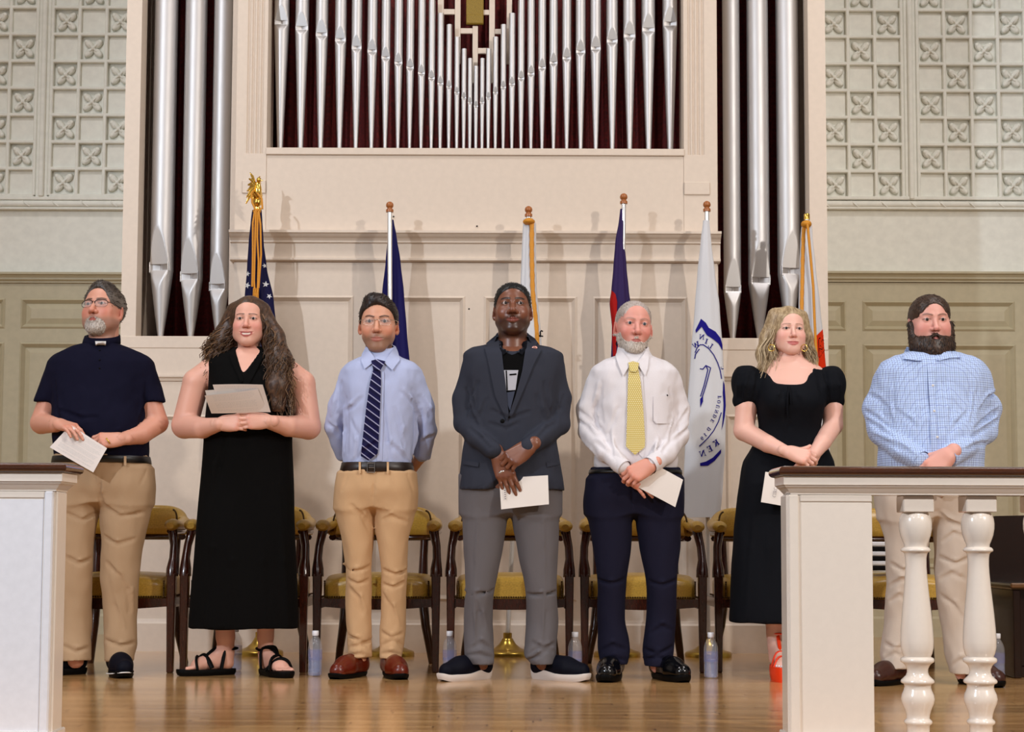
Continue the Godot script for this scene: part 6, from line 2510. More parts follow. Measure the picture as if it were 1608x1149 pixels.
# ---- 3: the man with the striped tie
func person_tie() -> Dictionary:
	var z0 := -0.15
	var P := []
	var s := SC(z0)
	var skin := Color(0.83, 0.60, 0.49)
	var torso := [[550, 598, 20, 0.060], [556, 598, 24, 0.068], [563, 598.5, 38, 0.085, 0.0, 2.1], [571, 599, 54, 0.10, 0.0, 2.2], [582, 599, 63, 0.112, 0.0, 2.3], [605, 599, 62, 0.125, 0.0, 2.3], [640, 598, 57, 0.128, 0.0, 2.3], [680, 595, 55.5, 0.125, 0.0, 2.3], [712, 593, 55, 0.122, 0.0, 2.3], [730, 592.5, 53, 0.114, 0.0, 2.3]]
	var sh := Field.new()
	limb(sh, [[546, 600, 0.0, 15.5], [529, 640, -0.02, 14.5], [523, 672, -0.05, 13.5], [538, 714, -0.13, 11.5]], z0, 0.012, 0.02)
	limb(sh, [[653, 600, 0.0, 15.5], [667, 640, -0.02, 15], [672, 675, -0.05, 14], [663, 712, -0.10, 13.0]], z0, 0.012, 0.02)
	sh.loft(px_rows(torso, z0), 0.028)
	for q in [[[541, 640], [552, 634], [563, 622]], [[655, 634], [646, 624], [634, 612]], [[656, 645], [654, 680], [649, 712]], [[541, 645], [541, 680], [540, 712]], [[553, 720], [575, 700], [590, 690]], [[612, 690], [630, 705], [644, 722]], [[607, 640], [612, 690], [608, 720]], [[556, 660], [560, 690], [556, 716]], [[664, 620], [676, 640], [680, 655]], [[660, 690], [670, 683], [680, 680]], [[517, 660], [527, 668], [535, 680]], [[530, 600], [526, 630], [522, 650]], [[625, 640], [632, 670], [630, 700]]]:
		fold(sh, q, z0, 0.010, 0.005)
	for q in [[[648, 612], [654, 650], [651, 700]], [[543, 625], [541, 670], [540, 705]]]:
		fold(sh, q, z0, 0.010, 0.006, true)
	var bb := bounds([torso], z0, 0.11)
	var shirt := sh.nets(bb[0], bb[1], 0.0072)
	rumple(shirt, 0.006, 10.0, Vector3(1, 0.7, 1), 7)
	P.append(["shirt", shirt, M.c_blue_shirt, "light blue dress shirt with rolled sleeves", ""])
	var neckrows := px_rows([[541, 597, 22, 0.066], [553, 598, 25, 0.072], [563, 598, 31, 0.082]], z0)
	P.append(["collar_stand", band(neckrows, W(598, 557, z0).y, W(598, 544, z0).y, 0.003, -0.020), M.c_blue_shirt, "", "shirt"])
	var cf := Field.new()
	cf.loft(px_rows(torso, z0), 0.02)
	cf.loft(neckrows, 0.02)
	P.append(["collar", sheet(cf, V2([[573.5, 546], [578, 548], [585.5, 557], [590, 566], [586, 569], [572.5, 579], [567, 566], [568, 556]]), z0, 0.006, 0.004), M.c_blue_shirt, "", "shirt"])
	P.append(["collar", sheet(cf, V2([[621, 543], [625, 552], [628, 565], [616, 581], [602, 568], [609, 560], [616, 550]]), z0, 0.006, 0.004), M.c_blue_shirt, "", "shirt"])
	P.append(["placket", sheet(sh, V2([[596, 583], [603, 583], [602, 640], [600, 729], [592, 729], [594, 640]]), z0, 0.001, 0.0025), M.c_blue_shirt, "", "shirt"])
	P.append(["tie", sheet(sh, V2([[583, 567], [590, 565], [604, 567], [601, 574], [598, 580], [598.5, 600], [596, 660], [594, 705], [593, 712], [579, 723], [566.5, 716], [568, 700], [575, 640], [581, 600], [586, 580]]), z0, 0.006, 0.006), M.c_stripe_tie, "navy tie with white diagonal stripes", ""])
	P.append(["tie_knot", sheet(sh, V2([[583, 566], [592, 563.5], [605, 567], [600.5, 576], [597, 581], [588, 580]]), z0, 0.013, 0.006), M.c_stripe_tie, "", "tie"])
	# rolled cuff and the bare forearm below it
	var cu := MB.new()
	for k in 3:
		cu.tube(PackedVector3Array([W(665.5 - k * 0.8, 701 + k * 4.5, z0 - 0.09 - 0.006 * k), W(664 - k * 0.8, 706 + k * 4.5, z0 - 0.098 - 0.006 * k)]), PackedFloat32Array([0.043, 0.044]), 18)
	P.append(["cuff", cu, M.c_blue_shirt, "", "shirt"])
	var ll := [[745, 562, 29, 0.105, 0.0, 2.2], [800, 556.5, 29.5, 0.098, 0.01, 2.1], [844, 561, 25.5, 0.085, 0.012], [890, 563, 20.5, 0.070, 0.015], [940, 563, 20, 0.066, 0.0], [985, 563.5, 20.5, 0.066, -0.005], [1015, 565, 19.5, 0.066], [1032, 566, 18, 0.062, 0.015]]
	var rl := [[745, 622, 29, 0.105, 0.0, 2.2], [800, 620, 31, 0.098, 0.01, 2.1], [844, 617, 26, 0.085, 0.012], [900, 619, 20.5, 0.070, 0.015], [950, 618, 20, 0.066, 0.0], [1000, 616, 20.5, 0.066, -0.005], [1018, 615, 19, 0.066], [1033, 614, 17.5, 0.062, 0.015]]
	var hips := [[726, 592.5, 53.5, 0.116, 0.0, 2.3], [742, 592, 57, 0.120, 0.0, 2.3], [768, 591.5, 62.5, 0.128, 0.0, 2.3], [796, 589, 61, 0.105, 0.0, 2.3]]
	var tr := trousers(z0, hips, ll, rl)
	for q in [[[540, 885], [560, 892], [580, 884]], [[548, 905], [562, 912], [578, 906]], [[603, 912], [618, 918], [634, 910]], [[604, 890], [622, 898], [638, 890]], [[545, 990], [562, 1000], [582, 1010]], [[548, 1012], [565, 1008], [584, 1000]], [[600, 1008], [618, 1000], [634, 1010]], [[602, 988], [615, 996], [630, 990]], [[555, 790], [572, 806], [585, 830]], [[600, 812], [615, 806], [640, 815]], [[548, 1024], [566, 1022], [583, 1026]], [[598, 1022], [614, 1020], [630, 1024]], [[552, 920], [566, 935], [574, 960]], [[606, 930], [618, 950], [626, 980]]]:
		fold(tr, q, z0, 0.010, 0.0055)
	fold(tr, [[587, 748], [586, 795]], z0, 0.010, 0.004, true)
	fold(tr, [[545, 742], [536, 770]], z0, 0.009, 0.004, true)
	fold(tr, [[641, 745], [650, 775]], z0, 0.009, 0.004, true)
	bb = bounds([hips, ll, rl], z0, 0.04)
	var pants := tr.nets(bb[0], bb[1], 0.0072)
	rumple(pants, 0.006, 9.0, Vector3(1, 0.6, 1), 4)
	P.append(["trousers", pants, M.c_tan, "tan chino trousers", ""])
	P.append(["belt", band(px_rows(hips, z0), W(592, 741.5, z0).y, W(592, 726.5, z0).y, 0.007), M.c_brown_leather, "dark brown leather belt", ""])
	var bk := MB.new()
	var bp := on(tr, 582.5, 734, z0, 0.012)
	for e in [[0, 0.022, 0.034, 0.004], [0, -0.022, 0.034, 0.004], [0.017, 0, 0.004, 0.046], [-0.017, 0, 0.004, 0.046], [0.003, 0, 0.028, 0.003]]:
		bk.cbox(bp + Vector3(e[0], e[1], 0), Vector3(e[2], e[3], 0.004), Basis(), 0.001)
	P.append(["buckle", bk, M.steel, "silver buckle", "belt"])
	for u in [565.0, 609.0]:
		P.append(["belt_loop", sheet(tr, V2([[u - 1.7, 725], [u + 1.7, 725], [u + 1.7, 743], [u - 1.7, 743]]), z0, 0.010, 0.003), M.c_tan, "", "trousers"])
	for q in [[HL(570, z0), -0.42, 0.29], [HL(610, z0), 0.28, 0.29]]:
		var so := shoe_parts(q[0], q[1], q[2], 1.1, 1.05, {"sole": 0.018})
		P.append(["shoe", so.up, M.c_tan_shoe, "reddish brown leather slip-on shoe", ""])
		P.append(["sole", so.sole, M.c_black, "", "shoe"])
	var h := {"skin": skin, "rosy": 0.55, "wide": 1.0, "jaw": 0.98, "neck": 0.055, "nose": 1.0, "open": 0.6, "lip": 0.75, "lip_color": Color(0.66, 0.40, 0.35), "brow": Color(0.20, 0.13, 0.10), "brow_thick": 0.0046, "frown": 0.12, "stubble": 0.55, "stubble_color": Color(0.40, 0.31, 0.25), "hair": crop, "hair_colors": [Color(0.09, 0.06, 0.045), Color(0.20, 0.13, 0.10)], "hairline": 0.086, "temple": 0.058, "thick": 0.012, "thick_top": 0.012, "thick_side": 0.008, "sideburn": -0.005, "sweep": Vector3(-0.012, 0.100, 0.045)}
	var xf := head_at(594.5, 508.0, z0, 0.0, 0.0, 0.0, 0.0, 1.10)
	var hd := make_head(h, xf)
	var arms := [[[548, 602, -0.01, 9], [525, 672, -0.06, 8.5], [545, 722, -0.15, 8.5], [575, 738, -0.19, 8]], [[651, 602, -0.01, 9], [670, 675, -0.06, 8.5], [660, 718, -0.11, 9.5], [646, 738, -0.17, 8.5], [620, 745, -0.19, 8]]]
	var body := body_of(z0, skin, torso, arms, [leg_line(ll, [567, 1030, 0.0, 5]), leg_line(rl, [612, 1030, 0.0, 5])])
	body.add(hd.skin)
	body.add(make_hand(W(572, 737, z0 - 0.19), Vector3(0.9, -0.35, -0.05), Vector3(0, 0.2, -1), -1.0, [[0.3, 0.4, 0.2], [0.3, 0.4, 0.2], [0.3, 0.4, 0.2], [0.3, 0.4, 0.2]], {"skin": skin, "cell": 0.005}))
	body.add(make_hand(W(622, 744, z0 - 0.20), Vector3(-0.9, -0.35, -0.05), Vector3(0, 0.2, -1), 1.0, [[0.3, 0.4, 0.2], [0.3, 0.4, 0.2], [0.3, 0.4, 0.2], [0.3, 0.4, 0.2]], {"skin": skin, "cell": 0.005}))
	P.push_front(["body", body, M.skin, "", ""])
	strands(hd.hair, 1700, 0.014, 0.0012, Vector3(0.6, 0.1, -0.7), 0.0, [Color(0.07, 0.05, 0.04), Color(0.26, 0.18, 0.13)], 5, xf)
	P.append(["hair", hd.hair, M.hair, "short dark brown hair", ""])
	P.append(["eye", hd.eye0, M.eye, "", ""])
	P.append(["eye", hd.eye1, M.eye, "", ""])
	P.append_array(glasses(xf, 0.024, 0.0155, mat(Color(0.75, 0.68, 0.62), 0.25, 0.8), true))
	return {"name": "person", "label": "man in light blue shirt, navy striped tie and tan trousers, hands behind his back", "parts": P}

# ---- 4: the man in the blazer
func person_blazer() -> Dictionary:
	var z0 := 0.0
	var P := []
	var s := SC(z0)
	var skin := Color(0.47, 0.295, 0.22)
	var torso := [[533, 804, 24, 0.060, -0.035], [540, 804, 36, 0.072, -0.025, 2.1], [547, 805, 64, 0.094, -0.008, 2.2], [555, 805.5, 78, 0.112, 0.0, 2.3], [568, 806, 79, 0.125, 0.0, 2.4], [590, 806, 76, 0.138, 0.0, 2.4], [620, 804, 71, 0.142, 0.005, 2.4], [665, 801.5, 70, 0.142, 0.01, 2.4], [700, 801, 74, 0.145, 0.01, 2.4], [735, 802, 79, 0.150, 0.01, 2.4], [769, 802.5, 83, 0.155, 0.01, 2.4]]
	var sh := Field.new()
	sh.loft(px_rows(torso, z0), 0.02)
	sh.ell(W(804.5, 537, z0 + 0.075), Vector3(19 * s, 19 * s, 0.065), 0.006, 1)
	# front edges: two panels overlap a little and curve away below the button
	sh.ell(W(790, 790, z0 + 0.17), Vector3(30 * s, 40 * s, 0.05), 0.01, 1)
	limb(sh, [[744, 582, 0.0, 18.5], [730, 625, -0.01, 19.5], [731, 664, 0.01, 18.5], [752, 688, 0.12, 15.5], [774, 707, 0.175, 13.5]], z0, 0.012, 0.025)
	limb(sh, [[867, 583, 0.0, 18.5], [877, 625, -0.01, 19.5], [876, 664, 0.01, 19], [852, 686, 0.12, 16], [829, 702, 0.19, 14.0]], z0, 0.012, 0.025)
	for q in [[[745, 660], [752, 645], [760, 625]], [[858, 655], [852, 640], [848, 620]], [[738, 640], [748, 655], [756, 672]], [[735, 610], [740, 630], [737, 655]], [[745, 600], [744, 620], [748, 640]], [[740, 668], [758, 684], [772, 700]], [[872, 660], [856, 668], [842, 684]], [[882, 620], [876, 640], [878, 660]], [[775, 640], [800, 652], [830, 642]], [[770, 660], [795, 668], [812, 660]], [[860, 600], [864, 630], [862, 650]]]:
		fold(sh, q, z0, 0.010, 0.0045)
	for q in [[[746, 600], [745, 630], [750, 655]], [[864, 602], [866, 630], [862, 652]], [[796, 660], [797, 710], [793, 765]]]:
		fold(sh, q, z0, 0.008, 0.004, true)
	var bb := bounds([torso], z0, 0.10)
	var jacket := sh.nets(bb[0], bb[1], 0.0072)
	rumple(jacket, 0.005, 8.0, Vector3(1, 0.7, 1), 9)
	P.append(["blazer", jacket, M.c_blazer, "dark slate blue blazer", ""])
	var vee := [[784, 544], [794, 553], [804, 557], [815, 553], [826, 544], [825, 552], [822, 570], [812, 610], [801, 648], [797, 640], [791, 600], [786, 560]]
	P.append(["shirt_front", sheet(sh, V2(vee), z0, 0.002, 0.003), M.c_black_knit, "black knit polo shirt", ""])
	P.append(["shirt_stripe", sheet(sh, V2([[791, 581], [814, 581], [812.5, 590], [809.5, 612], [793.5, 613]]), z0, 0.0055, 0.002), M.c_grey_knit, "pale grey striped block", "shirt_front"])
	P.append(["shirt_stripe", sheet(sh, V2([[794, 581.5], [796, 581.5], [797.5, 612.5], [795.5, 612.5]]), z0, 0.008, 0.001), M.c_black_knit, "", "shirt_front"])
	P.append(["shirt_stripe", sheet(sh, V2([[800, 587], [811, 586], [811, 588.4], [800, 589.4]]), z0, 0.008, 0.001), M.c_black_knit, "", "shirt_front"])
	P.append(["shirt_stripe", sheet(sh, V2([[796, 616], [808.5, 614], [801, 645], [797.5, 636]]), z0, 0.0055, 0.002), M.c_slate_knit, "", "shirt_front"])
	# polo collar
	P.append(["polo_collar", sheet(sh, V2([[782.5, 527], [786, 531], [798, 551], [790, 557], [785, 548]]), z0, 0.008, 0.004), M.c_dark_collar, "", "shirt_front"])
	P.append(["polo_collar", sheet(sh, V2([[829, 527], [825, 531], [812, 552], [820, 557], [827, 546]]), z0, 0.008, 0.004), M.c_dark_collar, "", "shirt_front"])
	P.append(["lapel", sheet(sh, V2([[781, 524], [785, 528], [787.5, 548], [791, 580], [796, 620], [799, 652], [796, 660], [778, 622], [765, 560], [761, 546], [766, 543], [763, 539], [770, 533]]), z0, 0.006, 0.005), M.c_blazer, "", "blazer"])
	P.append(["lapel", sheet(sh, V2([[829.5, 524], [840, 531], [847, 541], [842, 545], [850, 549], [838, 572], [822, 612], [803, 655], [799, 652], [810, 620], [820, 582], [825, 548], [827, 530]]), z0, 0.006, 0.005), M.c_blazer, "", "blazer"])
	P.append(["collar", band(px_rows([[522, 805, 23.5, 0.067], [540, 804.5, 29, 0.078]], z0), W(804, 538, z0).y, W(804, 526, z0).y, 0.006, -0.035, 40, PI * 0.9, PI * 2.1), M.c_blazer, "", "blazer"])
	var bt := MB.new()
	bt.ball(on(sh, 789, 661, z0, 0.002), Vector3(0.010, 0.010, 0.004), 14, 8)
	P.append(["button", bt, M.c_black, "", "blazer"])
	var pin := MB.new()
	pin.ball(on(sh, 839.5, 546, z0, 0.012), Vector3(0.013, 0.009, 0.003), 14, 8)
	P.append(["lapel_pin", pin, mat(Color(0.75, 0.55, 0.50), 0.3, 0.5), "small enamel lapel pin", "blazer"])
	for q in [[[770, 769], [769.5, 700]], []]:
		pass
	# side vents flare: a flap at each hip
	P.append(["pocket_flap", sheet(sh, V2([[858, 726], [879, 722], [880, 729], [859, 733]]), z0, 0.001, 0.004), M.c_blazer, "", "blazer"])
	P.append(["pocket_flap", sheet(sh, V2([[727, 722], [752, 726], [751, 733], [726, 729]]), z0, 0.001, 0.004), M.c_blazer, "", "blazer"])
	var ll := [[750, 763, 38, 0.115, 0.0, 2.2], [800, 762, 36.5, 0.105, 0.005, 2.2], [860, 759, 31, 0.088, 0.01, 2.1], [925, 754, 23, 0.074, 0.01], [973, 751, 22.5, 0.072, -0.005], [1010, 751.5, 23, 0.074], [1030, 752.5, 23, 0.074, 0.01], [1042, 757, 18, 0.068, 0.02]]
	var rl := [[750, 840, 38, 0.115, 0.0, 2.2], [800, 840, 38, 0.105, 0.005, 2.2], [860, 844, 32, 0.088, 0.01, 2.1], [925, 849, 24.5, 0.074, 0.01], [973, 851, 25, 0.072, -0.005], [1010, 849, 25, 0.074], [1030, 848.5, 25, 0.074, 0.01], [1042, 852, 18, 0.068, 0.02]]
	var hips := [[745, 802, 77, 0.140, 0.0, 2.3], [780, 801.5, 77, 0.130, 0.0, 2.3], [805, 801, 75, 0.10, 0.0, 2.3]]
	var tr := trousers(z0, hips, ll, rl)
	for q in [[[731, 926], [750, 928], [775, 922]], [[828, 928], [850, 930], [872, 924]], [[740, 1012], [756, 1004], [774, 1014]], [[735, 1024], [754, 1022], [774, 1028]], [[830, 1022], [848, 1010], [868, 1018]], [[828, 1032], [846, 1024], [862, 1012], [872, 1020]], [[750, 940], [758, 960], [764, 985]], [[838, 1004], [852, 1014], [868, 1006]]]:
		fold(tr, q, z0, 0.010, 0.005)
	for q in [[[752, 800], [747, 880], [746, 960], [746, 1010]], [[852, 800], [855, 880], [854, 960], [852, 1005]]]:
		fold(tr, q, z0, 0.008, 0.004, false, 0.006)
	bb = bounds([hips, ll, rl], z0, 0.04)
	var pants := tr.nets(bb[0], bb[1], 0.0072)
	rumple(pants, 0.004, 8.0, Vector3(1, 0.5, 1), 14)
	P.append(["trousers", pants, M.c_grey_trousers, "grey dress trousers", ""])
	for q in [[HL(767, z0), -0.85, 0.30], [HL(839, z0), 0.95, 0.31]]:
		var so := shoe_parts(q[0], q[1], q[2], 1.08, 1.0, {"sole": 0.026, "heel": 0.55})
		P.append(["shoe", so.up, M.c_navy_shoe, "dark navy knit slip-on shoe", ""])
		P.append(["sole", so.sole, M.c_white_sole, "thick white sole", "shoe"])
	var h := {"skin": skin, "red": Color(0.52, 0.28, 0.20), "rosy": 0.4, "wide": 1.0, "jaw": 1.08, "fat": 0.003, "neck": 0.062, "nose": 1.2, "open": 0.8, "lip": 1.25, "smile": 0.6, "lip_color": Color(0.46, 0.24, 0.20), "brow": Color(0.06, 0.04, 0.035), "brow_thick": 0.0050, "lash": Color(0.08, 0.05, 0.04), "stubble": 0.55, "stubble_color": Color(0.10, 0.06, 0.045), "iris": Color(0.07, 0.045, 0.035), "look": Vector3(0.35, 0.1, 1.0), "hair": crop, "hair_colors": [Color(0.012, 0.012, 0.014), Color(0.04, 0.038, 0.04)], "hairline": 0.082, "temple": 0.064, "thick": 0.007, "thick_top": 0.007, "thick_side": 0.004, "sideburn": -0.01}
	var xf := head_at(805.0, 486.0, z0, 0.0, 0.0, 0.2, 0.0, 1.06)
	var hd := make_head(h, xf)
	var arms := [[[746, 590, -0.01, 11], [732, 664, 0.0, 11], [774, 707, 0.175, 10]], [[865, 590, -0.01, 11], [875, 664, 0.0, 11], [829, 702, 0.19, 10.5]]]
	var body := body_of(z0, skin, torso, arms, [leg_line(ll, [758, 1030, 0.0, 5]), leg_line(rl, [851, 1030, 0.0, 5])])
	body.add(hd.skin)
	# his left hand lies over the right one, which holds the booklet
	body.add(make_hand(W(831, 701, z0 + 0.198), Vector3(-0.80, -0.58, 0.12), Vector3(-0.12, 0.28, 0.95), 1.0, [[0.55, 0.7, 0.35], [0.55, 0.75, 0.35], [0.6, 0.75, 0.35], [0.6, 0.7, 0.35]], {"skin": skin, "knuckle": Color(0.36, 0.20, 0.14), "size": 1.13, "thumb": [0.38, 0.12, 0.0], "fat": 1.02}))
	body.add(make_hand(W(783, 716, z0 + 0.165), Vector3(0.34, -0.93, 0.12), Vector3(-0.15, 0.1, 0.98), -1.0, [[0.12, 0.18, 0.1], [0.15, 0.15, 0.1], [0.18, 0.15, 0.1], [0.22, 0.2, 0.1]], {"skin": skin, "knuckle": Color(0.36, 0.20, 0.14), "size": 1.12, "spread": 0.03, "thumb": [0.35, 0.2, 0.5], "lean": 0.0}))
	P.push_front(["body", body, M.skin_dark, "", ""])
	strands(hd.hair, 1500, 0.006, 0.0010, Vector3(0, -0.3, -0.6), 0.5, [Color(0.01, 0.01, 0.012), Color(0.05, 0.05, 0.055)], 6, xf)
	P.append(["hair", hd.hair, M.hair, "close-cropped black hair", ""])
	P.append(["eye", hd.eye0, M.eye, "", ""])
	P.append(["eye", hd.eye1, M.eye, "", ""])
	var ring := MB.new()
	ring.tube(PackedVector3Array([W(784, 742.5, z0 + 0.262), W(787.5, 740, z0 + 0.270), W(791, 739.5, z0 + 0.262)]), PackedFloat32Array([0.0045]), 8)
	P.append(["ring", ring, M.steel, "silver ring", ""])
	return {"name": "person", "label": "man in dark slate blazer and grey trousers, hands folded over a white booklet", "parts": P}

# ---- 5: the older man with the yellow tie
func person_elder() -> Dictionary:
	var z0 := -0.06
	var P := []
	var s := SC(z0)
	var skin := Color(0.86, 0.60, 0.54)
	var torso := [[551, 996, 21, 0.062], [557, 996, 26, 0.07], [564, 996, 44, 0.088, 0.0, 2.1], [572, 996, 60, 0.102, 0.0, 2.2], [584, 996.5, 70, 0.115, 0.0, 2.3], [605, 997, 68, 0.13, 0.0, 2.3], [640, 997, 63, 0.136, 0.005, 2.3], [690, 998, 63, 0.142, 0.01, 2.3], [725, 998, 66, 0.142, 0.01, 2.3], [742, 998, 64, 0.134, 0.0, 2.3]]
	var sh := Field.new()
	sh.loft(px_rows(torso, z0), 0.02)
	limb(sh, [[936, 606, 0.0, 17], [923, 640, -0.01, 17.5], [925, 676, 0.01, 17], [952, 710, 0.12, 15], [976, 731, 0.185, 12.5]], z0, 0.012, 0.025)
	limb(sh, [[1056, 606, 0.0, 17], [1066, 645, -0.01, 17.5], [1064, 684, 0.01, 17], [1046, 712, 0.12, 15.5], [1024, 728, 0.20, 13]], z0, 0.012, 0.025)
	for q in [[[912, 640], [930, 655], [944, 668]], [[910, 655], [926, 668], [938, 682]], [[945, 665], [958, 690], [970, 712]], [[938, 690], [958, 706], [976, 720]], [[940, 625], [938, 650], [944, 668]], [[1078, 640], [1064, 660], [1052, 685]], [[1080, 665], [1066, 680], [1052, 690]], [[1050, 690], [1040, 702], [1032, 716]], [[1060, 650], [1052, 670], [1048, 690]], [[940, 600], [938, 618], [930, 640]], [[955, 690], [962, 700], [975, 716]], [[915, 690], [930, 706], [944, 724]], [[965, 640], [960, 680], [966, 715]], [[1030, 660], [1034, 690], [1026, 715]]]:
		fold(sh, q, z0, 0.010, 0.0055)
	for q in [[[943, 610], [942, 640], [946, 664]], [[1052, 610], [1056, 645], [1050, 680]]]:
		fold(sh, q, z0, 0.009, 0.006, true)
	var bb := bounds([torso], z0, 0.10)
	var shirt := sh.nets(bb[0], bb[1], 0.0072)
	rumple(shirt, 0.006, 10.0, Vector3(1, 0.7, 1), 12)
	P.append(["shirt", shirt, M.c_white_shirt, "white long-sleeved dress shirt", ""])
	var neckrows := px_rows([[542, 995, 22.5, 0.066], [553, 995, 25, 0.074], [564, 996, 32, 0.086]], z0)
	P.append(["collar_stand", band(neckrows, W(996, 558, z0).y, W(996, 545, z0).y, 0.003, -0.02), M.c_white_shirt, "", "shirt"])
	var cf := Field.new()
	cf.loft(px_rows(torso, z0), 0.02)
	cf.loft(neckrows, 0.02)
	P.append(["collar", sheet(cf, V2([[970, 545], [975, 549], [984, 560], [991, 570], [988, 575], [978.5, 590], [972, 575], [967, 560]]), z0, 0.006, 0.004), M.c_white_shirt, "", "shirt"])
	P.append(["collar", sheet(cf, V2([[1016, 547], [1019, 560], [1017, 578], [1013, 590], [1003, 574], [1000, 570], [1008, 560]]), z0, 0.006, 0.004), M.c_white_shirt, "", "shirt"])
	P.append(["tie", sheet(sh, V2([[988, 570], [994, 568], [1001, 570], [1002.5, 580], [1006, 600], [1010, 640], [1013, 690], [1012.5, 702], [997, 714], [983, 701], [984.5, 660], [986, 600], [987, 582]]), z0, 0.006, 0.006), M.c_yellow_tie, "yellow patterned tie", ""])
	P.append(["tie_knot", sheet(sh, V2([[986.5, 569], [994, 567], [1003, 569], [1002, 580], [998, 584], [990, 583]]), z0, 0.013, 0.006), M.c_yellow_tie, "", "tie"])
	P.append(["pocket", sheet(sh, V2([[1026, 622], [1057, 620], [1056, 660], [1052, 665], [1031, 665], [1026, 660]]), z0, 0.001, 0.003), M.c_white_shirt, "", "shirt"])
	P.append(["placket", sheet(sh, V2([[1003, 590], [1009, 590], [1016, 690], [1010, 720], [1003, 712]]), z0, 0.001, 0.0025), M.c_white_shirt, "", "shirt"])
	var pn := MB.new()
	pn.ball(on(sh, 1048, 620.5, z0, 0.003), Vector3(0.004, 0.004, 0.004), 8, 6)
	P.append(["pen", pn, M.c_black, "", "shirt"])
	for q in [[[976, 731, 0.185], [981, 735, 0.20], 12.5], [[1026, 727, 0.195], [1020, 731, 0.21], 13.5]]:
		var cu := MB.new()
		var a := W(q[0][0], q[0][1], z0 + float(q[0][2]))
		var b := W(q[1][0], q[1][1], z0 + float(q[1][2]))
		cu.tube(PackedVector3Array([a + (a - b) * 1.5, b]), PackedFloat32Array([float(q[2]) * s + 0.003, float(q[2]) * s + 0.001]), 20, false)
		P.append(["cuff", cu, M.c_white_shirt, "", "shirt"])
	var ll := [[755, 960, 36, 0.115, 0.0, 2.2], [800, 957.5, 36, 0.105, 0.005, 2.2], [860, 961, 30, 0.088, 0.01, 2.1], [910, 961, 23.5, 0.078, 0.01], [970, 960, 22, 0.074, -0.005], [1018, 964, 25, 0.078], [1042, 964, 21.5, 0.072, 0.02]]
	var rl := [[755, 1034, 36, 0.115, 0.0, 2.2], [800, 1033, 37, 0.105, 0.005, 2.2], [860, 1036.5, 31.5, 0.088, 0.01, 2.1], [910, 1039, 24.5, 0.078, 0.01], [970, 1038, 24, 0.074, -0.005], [1020, 1033, 25, 0.078], [1045, 1033, 21.5, 0.072, 0.02]]
	var hips := [[734, 998, 70, 0.142, 0.0, 2.3], [752, 997, 73, 0.142, 0.0, 2.3], [780, 996, 75.5, 0.132, 0.0, 2.3], [806, 995, 73, 0.10, 0.0, 2.3]]
	var tr := trousers(z0, hips, ll, rl)
	for q in [[[942, 1018], [962, 1008], [986, 1016]], [[944, 1034], [964, 1028], [984, 1032]], [[1012, 1014], [1034, 1022], [1054, 1010]], [[1010, 1032], [1032, 1026], [1054, 1034]], [[1020, 990], [1040, 978], [1056, 985]], [[940, 905], [960, 912], [980, 905]], [[1020, 908], [1040, 914], [1060, 906]]]:
		fold(tr, q, z0, 0.010, 0.005)
	fold(tr, [[993, 750], [994, 800]], z0, 0.010, 0.004, true)
	bb = bounds([hips, ll, rl], z0, 0.04)
	var pants := tr.nets(bb[0], bb[1], 0.0072)
	rumple(pants, 0.005, 8.0, Vector3(1, 0.5, 1), 15)
	P.append(["trousers", pants, M.c_navy_trousers, "navy dress trousers", ""])
	P.append(["belt", band(px_rows(hips, z0), W(998, 744, z0).y, W(998, 732, z0).y, 0.007), M.c_black_leather, "black leather belt", ""])
	for q in [[HL(966, z0), -0.22, 0.305], [HL(1030, z0), 0.38, 0.305]]:
		var so := shoe_parts(q[0], q[1], q[2], 1.15, 1.0, {"sole": 0.024})
		P.append(["shoe", so.up, M.c_black_shoe, "polished black lace-up shoe", ""])
		P.append(["sole", so.sole, M.c_black, "", "shoe"])
		var lc := MB.new()
		for k in 3:
			lc.tube(PackedVector3Array([so.xf * Vector3(-0.022, 0.095 - k * 0.010, 0.085 + k * 0.018), so.xf * Vector3(0, 0.103 - k * 0.010, 0.088 + k * 0.018), so.xf * Vector3(0.022, 0.095 - k * 0.010, 0.085 + k * 0.018)]), PackedFloat32Array([0.0025]), 6)
		P.append(["laces", lc, M.c_black, "", "shoe"])
	var h := {"skin": skin, "red": Color(0.83, 0.44, 0.40), "rosy": 0.75, "wide": 1.0, "jaw": 1.02, "neck": 0.058, "nose": 1.12, "open": 0.35, "lip": 0.5, "smile": -0.5, "lip_color": Color(0.70, 0.40, 0.37), "brow": Color(0.60, 0.46, 0.40), "brow_strength": 0.6, "lash": Color(0.50, 0.30, 0.26), "frown": 0.15, "iris": Color(0.25, 0.28, 0.32), "hair": crop, "hair_colors": [Color(0.58, 0.53, 0.50), Color(0.76, 0.71, 0.68)], "hairline": 0.097, "temple": 0.066, "thick": 0.003, "thick_top": 0.004, "thick_side": 0.0025, "sideburn": -0.03, "beard": jaw_beard, "beard_colors": [Color(0.68, 0.64, 0.60), Color(0.86, 0.82, 0.78)]}
	var xf := head_at(994.5, 512.0, z0, 0.0, 0.13, 0.02, -0.06, 1.05)
	var hd := make_head(h, xf)
	var arms := [[[938, 608, -0.01, 9], [926, 676, 0.0, 9], [978, 733, 0.185, 8.5]], [[1054, 608, -0.01, 9], [1063, 684, 0.0, 9], [1022, 730, 0.198, 9]]]
	var body := body_of(z0, skin, torso, arms, [leg_line(ll, [965, 1030, 0.0, 5]), leg_line(rl, [1032, 1030, 0.0, 5])])
	body.add(hd.skin)
	var hs := Color(0.85, 0.59, 0.51)
